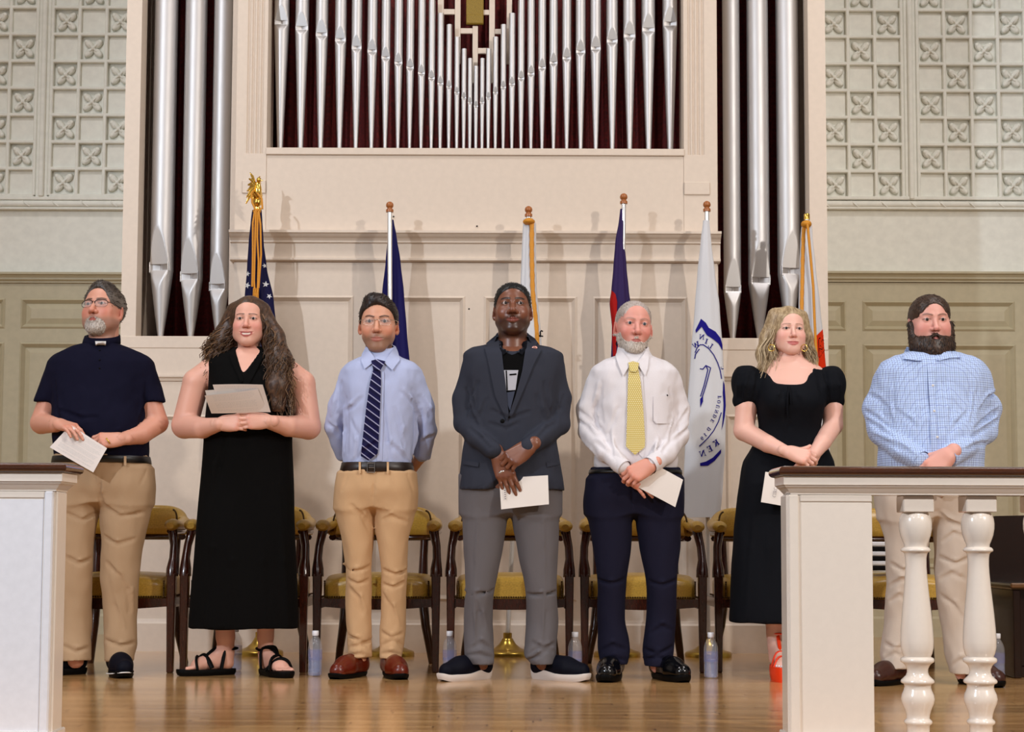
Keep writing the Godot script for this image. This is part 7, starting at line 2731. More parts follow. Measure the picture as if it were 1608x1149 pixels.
	body.add(make_hand(W(1022, 729, z0 + 0.212), Vector3(-0.86, -0.50, 0.10), Vector3(-0.12, 0.30, 0.95), 1.0, [[0.6, 0.8, 0.4], [0.6, 0.8, 0.4], [0.6, 0.8, 0.4], [0.65, 0.75, 0.4]], {"skin": hs, "size": 1.08, "thumb": [0.42, 0.1, 0.05]}))
	body.add(make_hand(W(981, 739, z0 + 0.160), Vector3(0.80, -0.58, 0.12), Vector3(0.1, 0.30, 0.95), -1.0, [[0.15, 0.25, 0.15], [0.15, 0.25, 0.15], [0.2, 0.25, 0.15], [0.25, 0.25, 0.15]], {"skin": hs, "size": 1.08, "spread": 0.09, "thumb": [0.4, 0.2, 0.5]}))
	P.push_front(["body", body, M.skin, "", ""])
	strands(hd.hair, 1500, 0.006, 0.0009, Vector3(0, -0.4, -0.6), 0.08, [Color(0.60, 0.56, 0.53), Color(0.82, 0.79, 0.77)], 7, xf)
	strands(hd.beard, 1300, 0.008, 0.0010, Vector3(0, -1, 0.15), 0.06, [Color(0.66, 0.62, 0.58), Color(0.88, 0.85, 0.82)], 8, xf)
	P.append(["hair", hd.hair, M.hair, "very short white hair", ""])
	P.append(["beard", hd.beard, M.hair, "close-cut white beard", ""])
	P.append(["eye", hd.eye0, M.eye, "", ""])
	P.append(["eye", hd.eye1, M.eye, "", ""])
	return {"name": "person", "label": "older man with white beard in white shirt, yellow tie and navy trousers", "parts": P}

# ---- 7: the bearded man in the checked shirt
func person_checked() -> Dictionary:
	var z0 := 0.15
	var P := []
	var s := SC(z0)
	var skin := Color(0.86, 0.63, 0.57)
	var torso := [[546, 1461, 26, 0.07], [553, 1462, 36, 0.085], [560, 1463, 62, 0.11, 0.0, 2.2], [569, 1463.5, 80, 0.13, 0.0, 2.3], [585, 1464, 90, 0.145, 0.0, 2.3], [610, 1464, 89, 0.158, 0.0, 2.4], [645, 1463, 83, 0.17, 0.01, 2.4], [685, 1463, 81, 0.185, 0.02, 2.4], [720, 1462, 81, 0.185, 0.02, 2.4], [772, 1461, 80, 0.172, 0.01, 2.4]]
	var sh := Field.new()
	sh.loft(px_rows(torso, z0), 0.02)
	limb(sh, [[1393, 608, 0.0, 24], [1379, 640, -0.005, 23], [1383, 676, 0.02, 21.5], [1418, 706, 0.16, 18], [1443, 721, 0.215, 15]], z0, 0.012, 0.03)
	limb(sh, [[1534, 609, 0.0, 24], [1548, 640, -0.005, 23], [1544, 676, 0.02, 21.5], [1514, 702, 0.16, 18], [1493, 716, 0.225, 15]], z0, 0.012, 0.03)
	for q in [[[1400, 612], [1398, 636], [1404, 660]], [[1530, 615], [1526, 640], [1520, 662]], [[1360, 640], [1380, 652], [1398, 668]], [[1362, 655], [1384, 668], [1404, 684]], [[1372, 680], [1396, 690], [1420, 704]], [[1566, 640], [1548, 650], [1530, 668]], [[1566, 655], [1546, 668], [1524, 682]], [[1552, 690], [1530, 694], [1508, 706]], [[1405, 690], [1425, 702], [1442, 716]], [[1440, 600], [1444, 640], [1436, 680]], [[1486, 600], [1490, 640], [1484, 690]], [[1410, 640], [1430, 655], [1440, 665]], [[1515, 645], [1500, 660], [1490, 675]], [[1368, 615], [1382, 622], [1396, 636]], [[1562, 612], [1548, 622], [1538, 640]]]:
		fold(sh, q, z0, 0.012, 0.006)
	for q in [[[1404, 605], [1402, 630], [1406, 655]], [[1524, 610], [1524, 640], [1518, 660]]]:
		fold(sh, q, z0, 0.010, 0.007, true)
	var bb := bounds([torso], z0, 0.11)
	var shirt := sh.nets(bb[0], bb[1], 0.0078)
	rumple(shirt, 0.008, 9.0, Vector3(1, 0.7, 1), 22)
	P.append(["shirt", shirt, M.c_check, "light blue and navy checked shirt", ""])
	var neckrows := px_rows([[543, 1461, 27, 0.074], [553, 1461, 30, 0.084], [562, 1462, 37, 0.095]], z0)
	P.append(["collar_stand", band(neckrows, W(1461, 561, z0).y, W(1461, 547, z0).y, 0.003, -0.02), M.c_check, "", "shirt"])
	var cf := Field.new()
	cf.loft(px_rows(torso, z0), 0.02)
	cf.loft(neckrows, 0.02)
	P.append(["collar", sheet(cf, V2([[1424, 544], [1430, 546], [1440, 556], [1448, 566], [1440, 566], [1418, 563], [1420, 552]]), z0, 0.006, 0.005), M.c_check, "", "shirt"])
	P.append(["collar", sheet(cf, V2([[1489, 544], [1500, 550], [1509, 561], [1490, 562], [1476, 566], [1470, 565], [1479, 556]]), z0, 0.006, 0.005), M.c_check, "", "shirt"])
	P.append(["placket", sheet(sh, V2([[1456, 568], [1466, 568], [1470, 640], [1474, 729], [1463, 729], [1460, 640]]), z0, 0.001, 0.003), M.c_check, "", "shirt"])
	for q in [[1465, 605], [1467, 645], [1472, 686]]:
		var bm := MB.new()
		bm.ball(on(sh, q[0], q[1], z0, 0.004), Vector3(0.006, 0.006, 0.003), 10, 6)
		P.append(["button", bm, M.c_white, "", "shirt"])
	for q in [[[1440, 719, 0.205], [1447, 723, 0.225], 15.0], [[1496, 714, 0.215], [1488, 718, 0.235], 15.5]]:
		var cu := MB.new()
		var a := W(q[0][0], q[0][1], z0 + float(q[0][2]))
		var b := W(q[1][0], q[1][1], z0 + float(q[1][2]))
		cu.tube(PackedVector3Array([a + (a - b) * 1.2, b]), PackedFloat32Array([float(q[2]) * s + 0.003, float(q[2]) * s + 0.001]), 20, false)
		P.append(["cuff", cu, M.c_check, "", "shirt"])
	var ll := [[765, 1421, 42, 0.13, 0.0, 2.2], [800, 1421, 42, 0.118, 0.005, 2.2], [850, 1424, 34, 0.10, 0.01, 2.1], [910, 1420, 27, 0.086, 0.01], [963, 1414, 24, 0.08, -0.005], [1025, 1407, 23.5, 0.082], [1050, 1408, 20, 0.078, 0.02]]
	var rl := [[765, 1501, 42, 0.13, 0.0, 2.2], [800, 1503, 41, 0.118, 0.005, 2.2], [850, 1499, 33, 0.10, 0.01, 2.1], [910, 1496, 28, 0.086, 0.01], [963, 1500, 26, 0.08, -0.005], [1025, 1508, 24, 0.082], [1058, 1511, 20, 0.078, 0.02]]
	var hips := [[752, 1461, 79, 0.16, 0.0, 2.3], [785, 1461, 82, 0.145, 0.0, 2.3], [812, 1463, 80, 0.11, 0.0, 2.3]]
	var tr := trousers(z0, hips, ll, rl)
	for q in [[[1478, 845], [1498, 832], [1520, 840]], [[1476, 870], [1500, 880], [1520, 872]], [[1474, 905], [1496, 895], [1518, 905]], [[1480, 930], [1500, 945], [1514, 965]], [[1396, 915], [1416, 905], [1440, 912]], [[1396, 940], [1412, 930], [1432, 940]], [[1390, 1005], [1408, 1015], [1428, 1002]], [[1388, 1030], [1406, 1020], [1426, 1030]], [[1494, 1040], [1510, 1030], [1526, 1040]], [[1475, 800], [1492, 815], [1520, 825]], [[1400, 880], [1420, 892], [1440, 885]]]:
		fold(tr, q, z0, 0.012, 0.006)
	fold(tr, [[1462, 770], [1464, 805]], z0, 0.010, 0.004, true)
	bb = bounds([hips, ll, rl], z0, 0.04)
	var pants := tr.nets(bb[0], bb[1], 0.0078)
	rumple(pants, 0.008, 8.0, Vector3(1, 0.6, 1), 24)
	P.append(["trousers", pants, M.c_stone, "pale khaki trousers", ""])
	for q in [[HL(1421, z0), -0.78, 0.30], [HL(1510, z0), 0.35, 0.30]]:
		var so := shoe_parts(q[0], q[1], q[2], 1.12, 1.0, {"sole": 0.02})
		P.append(["shoe", so.up, M.c_brown_shoe, "brown leather shoe", ""])
		P.append(["sole", so.sole, M.c_black, "", "shoe"])
	var h := {"skin": skin, "red": Color(0.84, 0.46, 0.45), "rosy": 0.6, "wide": 1.04, "jaw": 1.12, "fat": 0.008, "neck": 0.066, "nose": 1.0, "open": 0.5, "lip": 1.15, "lip_color": Color(0.74, 0.45, 0.43), "brow": Color(0.36, 0.26, 0.21), "brow_strength": 0.65, "lash": Color(0.40, 0.26, 0.22), "frown": 0.1, "hair": crop, "hair_colors": [Color(0.16, 0.11, 0.08), Color(0.30, 0.22, 0.17)], "hairline": 0.080, "temple": 0.064, "thick": 0.008, "thick_top": 0.007, "thick_side": 0.005, "sideburn": -0.05, "beard": big_beard, "beard_colors": [Color(0.10, 0.065, 0.05), Color(0.30, 0.21, 0.15)], "beard_fine": 1.3}
	var xf := head_at(1460.0, 505.5, z0, 0.0, 0.0, 0.0, 0.0, 1.08)
	var hd := make_head(h, xf)
	var arms := [[[1396, 610, -0.01, 12], [1384, 676, 0.01, 11], [1446, 723, 0.22, 9]], [[1531, 610, -0.01, 12], [1543, 676, 0.01, 11], [1489, 718, 0.232, 9]]]
	var body := body_of(z0, skin, torso, arms, [leg_line(ll, [1409, 1034, 0.0, 5]), leg_line(rl, [1511, 1034, 0.0, 5])])
	body.add(hd.skin)
	body.add(make_hand(W(1490, 714, z0 + 0.245), Vector3(-0.76, -0.62, 0.10), Vector3(-0.1, 0.25, 0.96), 1.0, [[0.35, 0.5, 0.3], [0.4, 0.55, 0.3], [0.45, 0.6, 0.3], [0.5, 0.6, 0.3]], {"skin": skin, "size": 1.15, "fat": 1.1, "thumb": [0.65, 0.12, 0.05]}))
	body.add(make_hand(W(1446, 724, z0 + 0.20), Vector3(0.62, -0.75, 0.1), Vector3(0.1, 0.25, 0.96), -1.0, [[0.3, 0.4, 0.2], [0.3, 0.4, 0.2], [0.3, 0.4, 0.2], [0.3, 0.4, 0.2]], {"skin": skin, "size": 1.12, "fat": 1.1, "cell": 0.004}))
	P.push_front(["body", body, M.skin, "", ""])
	strands(hd.hair, 1500, 0.010, 0.0011, Vector3(0.3, 0.0, 0.4), 0.0, [Color(0.14, 0.10, 0.07), Color(0.36, 0.27, 0.20)], 9, xf)
	strands(hd.beard, 2200, 0.014, 0.0011, Vector3(0, -1, 0.15), 0.03, [Color(0.10, 0.065, 0.05), Color(0.40, 0.29, 0.20)], 10, xf)
	P.append(["hair", hd.hair, M.hair, "short brown hair", ""])
	P.append(["beard", hd.beard, M.hair, "full dark brown beard", ""])
	P.append(["eye", hd.eye0, M.eye, "", ""])
	P.append(["eye", hd.eye1, M.eye, "", ""])
	return {"name": "person", "label": "heavyset bearded man in blue checked shirt and pale khaki trousers", "parts": P}

# ---- 2: the woman with long curly hair
func person_curly() -> Dictionary:
	var z0 := -0.17
	var P := []
	var s := SC(z0)
	var skin := Color(0.86, 0.64, 0.56)
	var torso := [[545, 390, 26, 0.062, -0.01, 2.0], [552, 390, 38, 0.075, 0.0, 2.1], [560, 390, 56, 0.092, 0.0, 2.2], [572, 391, 66, 0.11, 0.0, 2.3], [600, 391, 63, 0.135, 0.012, 2.3], [640, 390, 65, 0.150, 0.02, 2.3], [680, 390, 69, 0.148, 0.012, 2.3], [700, 389.5, 69.5, 0.150, 0.01, 2.3], [760, 388, 73.5, 0.150, 0.02, 2.3], [830, 386, 76.5, 0.145, 0.05, 2.3], [900, 384.5, 80.5, 0.145, 0.06, 2.3], [960, 382.5, 84, 0.147, 0.065, 2.3], [986, 382, 85, 0.148, 0.065, 2.3]]
	var dr := Field.new()
	dr.loft(px_rows(torso, z0), 0.01)
	dr.cap(W(387, 545, z0 + 0.09), W(381, 588, z0 + 0.15), 21 * s, 4 * s, 0.004, 1, 1.0)
	for q in [[[330, 565], [318, 580], [312, 620]], [[458, 568], [468, 582], [472, 622]]]:
		pass
	for q in [[[345, 760], [335, 860], [325, 980]], [[372, 780], [366, 880], [360, 982]], [[408, 770], [412, 880], [416, 982]], [[436, 760], [444, 880], [450, 982]], [[350, 690], [340, 730], [332, 770]]]:
		fold(dr, q, z0, 0.016, 0.006, false, 0.02)
	var bb := bounds([torso], z0, 0.03)
	var dress := dr.nets(bb[0], bb[1], 0.0095)
	rumple(dress, 0.006, 5.0, Vector3(1, 0.3, 1), 31)
	P.append(["dress", dress, M.c_black_dress, "long black sleeveless dress", ""])
	P.append(["neckline", sheet(dr, V2([[366, 549], [370, 551], [379, 585], [383, 598], [378, 600], [364, 570], [360, 556]]), z0, 0.003, 0.006), M.c_black_dress, "", "dress"])
	P.append(["neckline", sheet(dr, V2([[408, 556], [413, 560], [398, 590], [386, 612], [381, 602], [384, 594], [398, 574]]), z0, 0.005, 0.006), M.c_black_dress, "", "dress"])
	var skinrows := []
	for r in torso:
		if r[0] < 640: skinrows.append(r)
	skinrows.append([700, 389.5, 60, 0.12])
	skinrows.append([820, 388, 56, 0.12])
	var arms := [[[327, 583, 0.0, 19], [308, 600, 0.0, 21], [290, 668, 0.0, 20.5], [318, 672, 0.12, 16], [345, 666, 0.205, 10.5]], [[455, 585, 0.0, 19], [474, 602, 0.0, 21], [484, 670, 0.0, 20], [452, 669, 0.12, 16], [420, 662, 0.21, 10.5]]]
	var legs := [[[355, 800, 0.0, 26], [354, 905, 0.0, 17], [353, 960, -0.03, 17.5], [354, 1000, -0.03, 14.5], [356, 1040, -0.03, 9.8]], [[420, 800, 0.0, 26], [419, 905, 0.0, 16], [418, 960, -0.03, 16.5], [417, 1000, -0.03, 12.5], [416, 1040, -0.03, 9.0]]]
	var f := Field.new()
	var thin := []
	for r in skinrows:
		var q: Array = r.duplicate()
		q[2] = float(q[2]) - 2.5
		q[3] = float(q[3]) - 0.008
		thin.append(q)
	f.loft(px_rows(thin, z0), 0.02)
	for a in arms: limb(f, a, z0, 0.008, 0.02)
	for l in legs: limb(f, l, z0, 0.012, 0.03)
	var feet := [[HL(366, z0), -1.12], [HL(413, z0), 0.62]]
	for q in feet: foot(f, q[0], q[1])
	var b2 := bounds([torso], z0, 0.17)
	var blo: Vector3 = b2[0]
	blo.y = -0.005
	var body := f.nets(blo, b2[1], 0.0095)
	for k in body.v.size(): body.c[k] = skin
	body.colored = true
	var h := {"skin": skin, "red": Color(0.86, 0.47, 0.42), "rosy": 0.8, "wide": 0.98, "jaw": 1.0, "fat": 0.006, "chin": 0.0, "neck": 0.054, "nose": 0.98, "open": 0.6, "lip": 0.9, "smile": 1.0, "gape": 0.004, "teeth": true, "lip_color": Color(0.70, 0.36, 0.34), "brow": Color(0.24, 0.16, 0.12), "brow_thick": 0.0034, "frown": -0.05}
	var xf := head_at(391.0, 506.0, z0, 0.0, 0.02, 0.10, 0.0, 0.96)
	var hd := make_head(h, xf)
	body.add(hd.skin)
	body.add(make_hand(W(346, 665, z0 + 0.205), Vector3(0.92, 0.05, 0.18), Vector3(0.15, 0.15, 0.97), -1.0, [[0.25, 0.75, 0.4], [0.3, 0.8, 0.4], [0.35, 0.8, 0.4], [0.4, 0.8, 0.4]], {"skin": skin, "size": 0.98, "spread": 0.02, "thumb": [0.3, 0.0, 0.3], "fat": 1.05}))
	body.add(make_hand(W(421, 661, z0 + 0.212), Vector3(-0.92, 0.0, 0.16), Vector3(-0.1, 0.15, 0.97), 1.0, [[0.2, 0.45, 0.3], [0.2, 0.45, 0.3], [0.25, 0.45, 0.3], [0.3, 0.45, 0.3]], {"skin": skin, "size": 0.98, "spread": 0.04, "thumb": [0.3, 0.0, 0.3], "fat": 1.05}))
	P.push_front(["body", body, M.skin, "", ""])
	P.append(["eye", hd.eye0, M.eye, "", ""])
	P.append(["eye", hd.eye1, M.eye, "", ""])
	# hair: a soft core over the skull and down the shoulders, covered with loose ringlets
	var hf := Field.new()
	hf.ell(xf * Vector3(0, 0.026, -0.022), Vector3(0.088, 0.108, 0.105), 0.01)
	limb(hf, [[368, 488, -0.02, 13], [352, 530, -0.03, 17], [340, 562, -0.02, 17], [336, 580, -0.03, 10]], z0, 0.03)
	limb(hf, [[412, 488, -0.02, 13], [428, 530, -0.01, 18], [438, 568, 0.05, 21], [436, 605, 0.10, 20], [436, 640, 0.12, 12]], z0, 0.03)
	hf.cap(W(380, 510, z0 - 0.08), W(385, 580, z0 - 0.10), 0.075, 0.085, 0.04)
	var face := Transform3D(xf.basis.orthonormalized(), xf.origin)
	hf.ell(face * Vector3(0, -0.045, 0.12), Vector3(0.070, 0.122, 0.135), 0.012, 1, face.basis)
	hf.cap(W(388, 545, z0 + 0.05), W(382, 600, z0 + 0.15), 17 * s, 8 * s, 0.01, 1)
	var core := hf.nets(W(300, 650, z0) - Vector3(0, 0, 0.26), W(500, 448, z0) + Vector3(0, 0, 0.28), 0.008)
	var cols := [Color(0.19, 0.125, 0.08), Color(0.36, 0.25, 0.165)]
	hair_tint(core, cols, 1.0)
	var rng := RandomNumberGenerator.new()
	rng.seed = 77
	var hair := MB.new()
	hair.colored = true
	hair.add(core)
	for k in 1300:
		# each ringlet starts on the skull and falls to one side
		var side := -1.0 if k % 2 == 0 else 1.0
		var t := rng.randf()
		var start := face * Vector3(side * lerpf(0.015, 0.085, t), lerpf(0.112, 0.035, t) + rng.randf_range(-0.02, 0.0), rng.randf_range(-0.09, 0.045 - 0.05 * t))
		var spread := rng.randf()
		var end: Vector3
		var mid: Vector3
		if side < 0:
			mid = W(lerpf(362, 337, spread), lerpf(525, 515, spread), z0 + rng.randf_range(-0.10, 0.03))
			end = W(lerpf(362, 318, spread) + rng.randf_range(-4, 6), rng.randf_range(545, 600), z0 + rng.randf_range(-0.09, 0.07))
		else:
			mid = W(lerpf(424, 442, spread), lerpf(525, 530, spread), z0 + rng.randf_range(-0.09, 0.07))
			end = W(lerpf(412, 462, spread) + rng.randf_range(-4, 5), rng.randf_range(565, 655), z0 + rng.randf_range(0.02, 0.165))
		var pts := PackedVector3Array()
		var rad := PackedFloat32Array()
		var turns := rng.randf_range(3.5, 6.5)
		var ph := rng.randf() * TAU
		var wave := rng.randf_range(0.007, 0.014)
		var n := 30
		for j in n:
			var a := j / float(n - 1)
			var p := start.lerp(mid, a).lerp(mid.lerp(end, a), a)
			var an := ph + a * turns * TAU
			var w := wave * smoothstep(0.08, 0.5, a)
			pts.append(p + Vector3(cos(an) * w, sin(an) * w * 0.35, sin(an) * w))
			rad.append(0.0032 * (1.0 - 0.5 * a))
		hair.tint = cols[0].lerp(Color(0.56, 0.42, 0.28), rng.randf() * (0.35 + 0.65 * spread) * 0.9 + 0.05)
		hair.tube(pts, rad, 4, false)
	P.append(["hair", hair, M.hair, "long curly brown hair", ""])
	# sandals
	for q in feet:
		var so := shoe_parts(q[0], q[1], 0.275, 1.08, 1.0, {"sole": 0.024, "lift": 0.4})
		P.append(["sandal", so.sole, M.c_black, "black strappy sandal", ""])
		var st := MB.new()
		for e in [[[-0.050, 0.03, 0.165], [-0.030, 0.068, 0.150], [0.012, 0.074, 0.135], [0.047, 0.035, 0.115]], [[0.050, 0.03, 0.185], [0.028, 0.058, 0.185], [-0.01, 0.066, 0.165], [-0.047, 0.03, 0.125]], [[-0.042, 0.03, 0.07], [-0.035, 0.10, 0.055], [0.0, 0.118, 0.072], [0.035, 0.10, 0.055], [0.042, 0.03, 0.07]], [[-0.036, 0.10, 0.05], [-0.028, 0.106, 0.0], [0.0, 0.106, -0.012], [0.028, 0.106, 0.0], [0.036, 0.10, 0.05]], [[0.012, 0.074, 0.135], [0.0, 0.110, 0.085], [-0.03, 0.108, 0.05]]]:
			var pts := PackedVector3Array()
			for p in e: pts.append(so.xf * Vector3(float(p[0]) * 1.1, float(p[1]) + 0.016 * smoothstep(0.03, 0.06, float(p[1])), p[2]))
			var sm := PackedVector3Array()
			for i in pts.size() - 1:
				for j in 4:
					sm.append(pts[i].cubic_interpolate(pts[i + 1], pts[maxi(i - 1, 0)], pts[mini(i + 2, pts.size() - 1)], j / 4.0))
			sm.append(pts[pts.size() - 1])
			st.tube(sm, PackedFloat32Array([0.011]), 8, true, 0.6)
		P.append(["straps", st, M.c_black, "", "sandal"])
	return {"name": "person", "label": "woman with long curly brown hair in a long black sleeveless dress and sandals", "parts": P}

func foot(f: Field, heel: Vector3, yaw: float, lift := 0.024, tilt := 0.0) -> void:
	var xf := Transform3D(Basis(Vector3.UP, yaw) * Basis(Vector3.RIGHT, tilt), heel + Vector3(0, lift, 0))
	f.cap(xf * Vector3(0, 0.030, 0.028), xf * Vector3(0.003, 0.024, 0.175), 0.029, 0.026, 0.02)
	f.cap(xf * Vector3(0, 0.085, 0.035), xf * Vector3(0.002, 0.036, 0.15), 0.031, 0.024, 0.03)
	f.cap(xf * Vector3(-0.018, 0.02, 0.165), xf * Vector3(0.022, 0.02, 0.175), 0.020, 0.020, 0.02)
	for k in 5:
		var x := -0.030 + k * 0.0148
		var big := 0.011 if (k == 4) else 0.0085
		f.cap(xf * Vector3(x, 0.016, 0.175), xf * Vector3(x * 1.12, 0.011, 0.205 + 0.006 * k), big, big * 0.9, 0.006)

# ---- 6: the blonde woman
func person_blonde() -> Dictionary:
	var z0 := -0.04
	var P := []
	var s := SC(z0)
	var skin := Color(0.90, 0.70, 0.63)
	var torso := [[573, 1240, 34, 0.075, 0.0, 2.1], [580, 1240, 50, 0.092, 0.0, 2.2], [592, 1240.5, 56, 0.105, 0.005, 2.3], [612, 1241, 55, 0.132, 0.02, 2.3], [632, 1241, 54, 0.145, 0.028, 2.3], [652, 1240.5, 51, 0.130, 0.018, 2.3], [674, 1240, 49, 0.118, 0.005, 2.2], [694, 1240, 56, 0.122, 0.0, 2.2], [725, 1238, 71, 0.140, 0.0, 2.2], [780, 1236, 78.5, 0.155, 0.0, 2.2], [850, 1235, 83, 0.165, 0.0, 2.2], [920, 1234, 86, 0.172, 0.0, 2.2], [977, 1233, 87.5, 0.176, 0.0, 2.2]]
	var dr := Field.new()
	for q in [[1174, 606, -0.2], [1303, 608, 0.2]]:
		dr.ell(W(q[0], q[1], z0), Vector3(25.5 * s, 35 * s, 0.088), 0.01, 0, Basis(Vector3.BACK, -float(q[2]) * 1.1))
	dr.half(W(1240, 633, z0), Vector3(0, -1, 0), 0.008)
	for q in [[1171, 629], [1305.5, 630]]:
		dr.cap(W(float(q[0]) - 6, q[1], z0), W(float(q[0]) + 6, q[1], z0), 15.5 * s, 15.5 * s, 0.01)
	dr.half(W(1240, 639, z0), Vector3(0, -1, 0), 0.004)
	dr.loft(px_rows(torso, z0), 0.018)
	dr.ell(W(1238, 577, z0 + 0.07), Vector3(36 * s, 27 * s, 0.14), 0.006, 1)
	dr.cap(W(1222, 585, z0 + 0.13), W(1256, 586, z0 + 0.13), 18 * s, 18 * s, 0.006, 1)
	dr.half(W(1240, 575, z0), Vector3(0, 1, 0), 0.004)
	for q in [[1222, 631], [1259, 631]]:
		dr.ell(W(q[0], q[1], z0 + 0.11), Vector3(19 * s, 20 * s, 0.055), 0.03)
	for q in [[[1165, 585], [1160, 605], [1158, 625]], [[1176, 582], [1172, 605], [1170, 628]], [[1186, 586], [1184, 605], [1181, 625]], [[1312, 586], [1317, 605], [1319, 625]], [[1300, 584], [1304, 605], [1306, 628]], [[1290, 590], [1293, 608], [1296, 628]], [[1226, 612], [1224, 620], [1220, 630]], [[1234, 612], [1236, 622], [1235, 634]], [[1250, 612], [1254, 622], [1258, 630]], [[1238, 650], [1236, 670], [1238, 690]], [[1190, 760], [1180, 860], [1172, 970]], [[1215, 740], [1208, 860], [1202, 972]], [[1262, 740], [1268, 860], [1276, 972]]]:
		fold(dr, q, z0, 0.012, 0.005, false, 0.014)
	var bb := bounds([torso], z0, 0.06)
	var dress := dr.nets(bb[0], bb[1], 0.0095)
	rumple(dress, 0.005, 7.0, Vector3(1, 0.45, 1), 41)
	P.append(["dress", dress, M.c_black_dress2, "black square-necked dress with puff sleeves", ""])
	var tie := MB.new()
	for q in [[[1239, 606], [1237, 622], [1236, 640], [1237, 655]], [[1239, 606], [1241, 620], [1242, 634]]]:
		var pts := PackedVector3Array()
		for p in q: pts.append(on(dr, p[0], p[1], z0, 0.004))
		tie.tube(pts, PackedFloat32Array([0.0035]), 6)
	P.append(["neck_tie", tie, M.c_black_dress2, "", "dress"])
	# the figure: shoulders, arms, legs and feet
	var f := Field.new()
	var thin := [[548, 1240, 20, 0.056], [562, 1240, 24, 0.062], [572, 1240, 42, 0.08, 0.0, 2.1], [582, 1240.5, 54, 0.092, 0.0, 2.2], [600, 1240.5, 54, 0.105, 0.008, 2.3], [632, 1241, 48, 0.125, 0.02, 2.3], [674, 1240, 45, 0.105], [725, 1238, 60, 0.12], [800, 1236, 62, 0.12]]
	f.loft(px_rows(thin, z0), 0.02)
	var arms := [[[1181, 600, 0.0, 16], [1172, 640, 0.0, 17], [1168, 676, 0.01, 16], [1206, 697, 0.13, 13.5], [1238, 711, 0.195, 9.5]], [[1298, 602, 0.0, 16], [1307, 640, 0.0, 16.5], [1308, 668, 0.01, 15.5], [1292, 694, 0.12, 13], [1279, 712, 0.175, 10]]]
	for a in arms: limb(f, a, z0, 0.008, 0.02)
	var legs := [[[1205, 800, 0.0, 27], [1214, 905, 0.0, 17.5], [1216, 955, -0.03, 17], [1217, 995, -0.03, 13], [1217, 1034, -0.02, 9.2]], [[1268, 800, 0.0, 27], [1262, 905, 0.0, 17.5], [1260, 955, -0.03, 17], [1259, 995, -0.03, 13], [1259, 1034, -0.02, 9.2]]]
	for l in legs: limb(f, l, z0, 0.012, 0.03)
	var feet := [[HL(1217, z0), 0.06], [HL(1259, z0), 0.2]]
	for q in feet: foot(f, q[0] + Vector3(0, 0.02, 0), q[1], 0.052, 0.16)
	var b2 := bounds([torso], z0, 0.10)
	var blo: Vector3 = b2[0]
	blo.y = 0.0
	var body := f.nets(blo, b2[1], 0.0095)
	for k in body.v.size(): body.c[k] = skin
	body.colored = true
	var h := {"skin": skin, "red": Color(0.90, 0.52, 0.48), "rosy": 0.55, "wide": 0.99, "jaw": 0.98, "fat": 0.006, "chin": -0.006, "neck": 0.050, "nose": 0.95, "open": 0.38, "lip": 1.0, "smile": 0.75, "lip_color": Color(0.76, 0.43, 0.41), "brow": Color(0.45, 0.30, 0.22), "brow_strength": 0.65, "brow_thick": 0.0032, "lash": Color(0.16, 0.10, 0.08)}
	var xf := head_at(1239.0, 522.0, z0, 0.0, 0.06, 0.13, -0.02, 0.93)
	var hd := make_head(h, xf)
	body.add(hd.skin)
	body.add(make_hand(W(1238, 709, z0 + 0.205), Vector3(0.90, -0.30, 0.20), Vector3(0.05, 0.45, 0.88), -1.0, [[0.5, 0.8, 0.4], [0.5, 0.8, 0.4], [0.55, 0.8, 0.4], [0.6, 0.75, 0.4]], {"skin": skin, "size": 0.98, "spread": 0.03, "thumb": [0.62, -0.25, 0.0]}))
	body.add(make_hand(W(1280, 710, z0 + 0.165), Vector3(-0.62, -0.74, 0.15), Vector3(-0.1, 0.3, 0.95), 1.0, [[0.3, 0.4, 0.2], [0.3, 0.4, 0.2], [0.3, 0.4, 0.2], [0.3, 0.4, 0.2]], {"skin": skin, "size": 0.95, "cell": 0.004}))
	P.push_front(["body", body, M.skin, "", ""])
	P.append(["eye", hd.eye0, M.eye, "", ""])
	P.append(["eye", hd.eye1, M.eye, "", ""])
	var hf := Field.new()
	hf.ell(xf * Vector3(0, 0.028, -0.020), Vector3(0.084, 0.104, 0.104), 0.01)
	limb(hf, [[1217, 495, 0.0, 12], [1207, 530, -0.02, 13], [1200, 556, -0.01, 12.5], [1202, 578, 0.03, 10], [1210, 596, 0.07, 5]], z0, 0.025)
	limb(hf, [[1259, 497, 0.0, 10], [1266, 530, -0.01, 10], [1270, 556, -0.01, 11], [1271, 576, 0.0, 9], [1268, 590, 0.03, 5]], z0, 0.025)
	hf.cap(W(1236, 520, z0 - 0.07), W(1238, 572, z0 - 0.08), 0.072, 0.070, 0.04)
	var face := Transform3D(xf.basis.orthonormalized(), xf.origin)
	hf.ell(face * Vector3(0.008, -0.052, 0.115), Vector3(0.066, 0.126, 0.125), 0.010, 1, face.basis)
	hf.cap(W(1240, 555, z0 + 0.04), W(1240, 600, z0 + 0.10), 21 * s, 24 * s, 0.01, 1)
	var core := hf.nets(W(1175, 605, z0) - Vector3(0, 0, 0.22), W(1300, 468, z0) + Vector3(0, 0, 0.2), 0.0065)
	var cols := [Color(0.52, 0.43, 0.31), Color(0.74, 0.65, 0.51)]
	hair_tint(core, cols, 1.0)
	var hair := MB.new()
	hair.colored = true
	hair.add(core)
	var rng := RandomNumberGenerator.new()
	rng.seed = 91
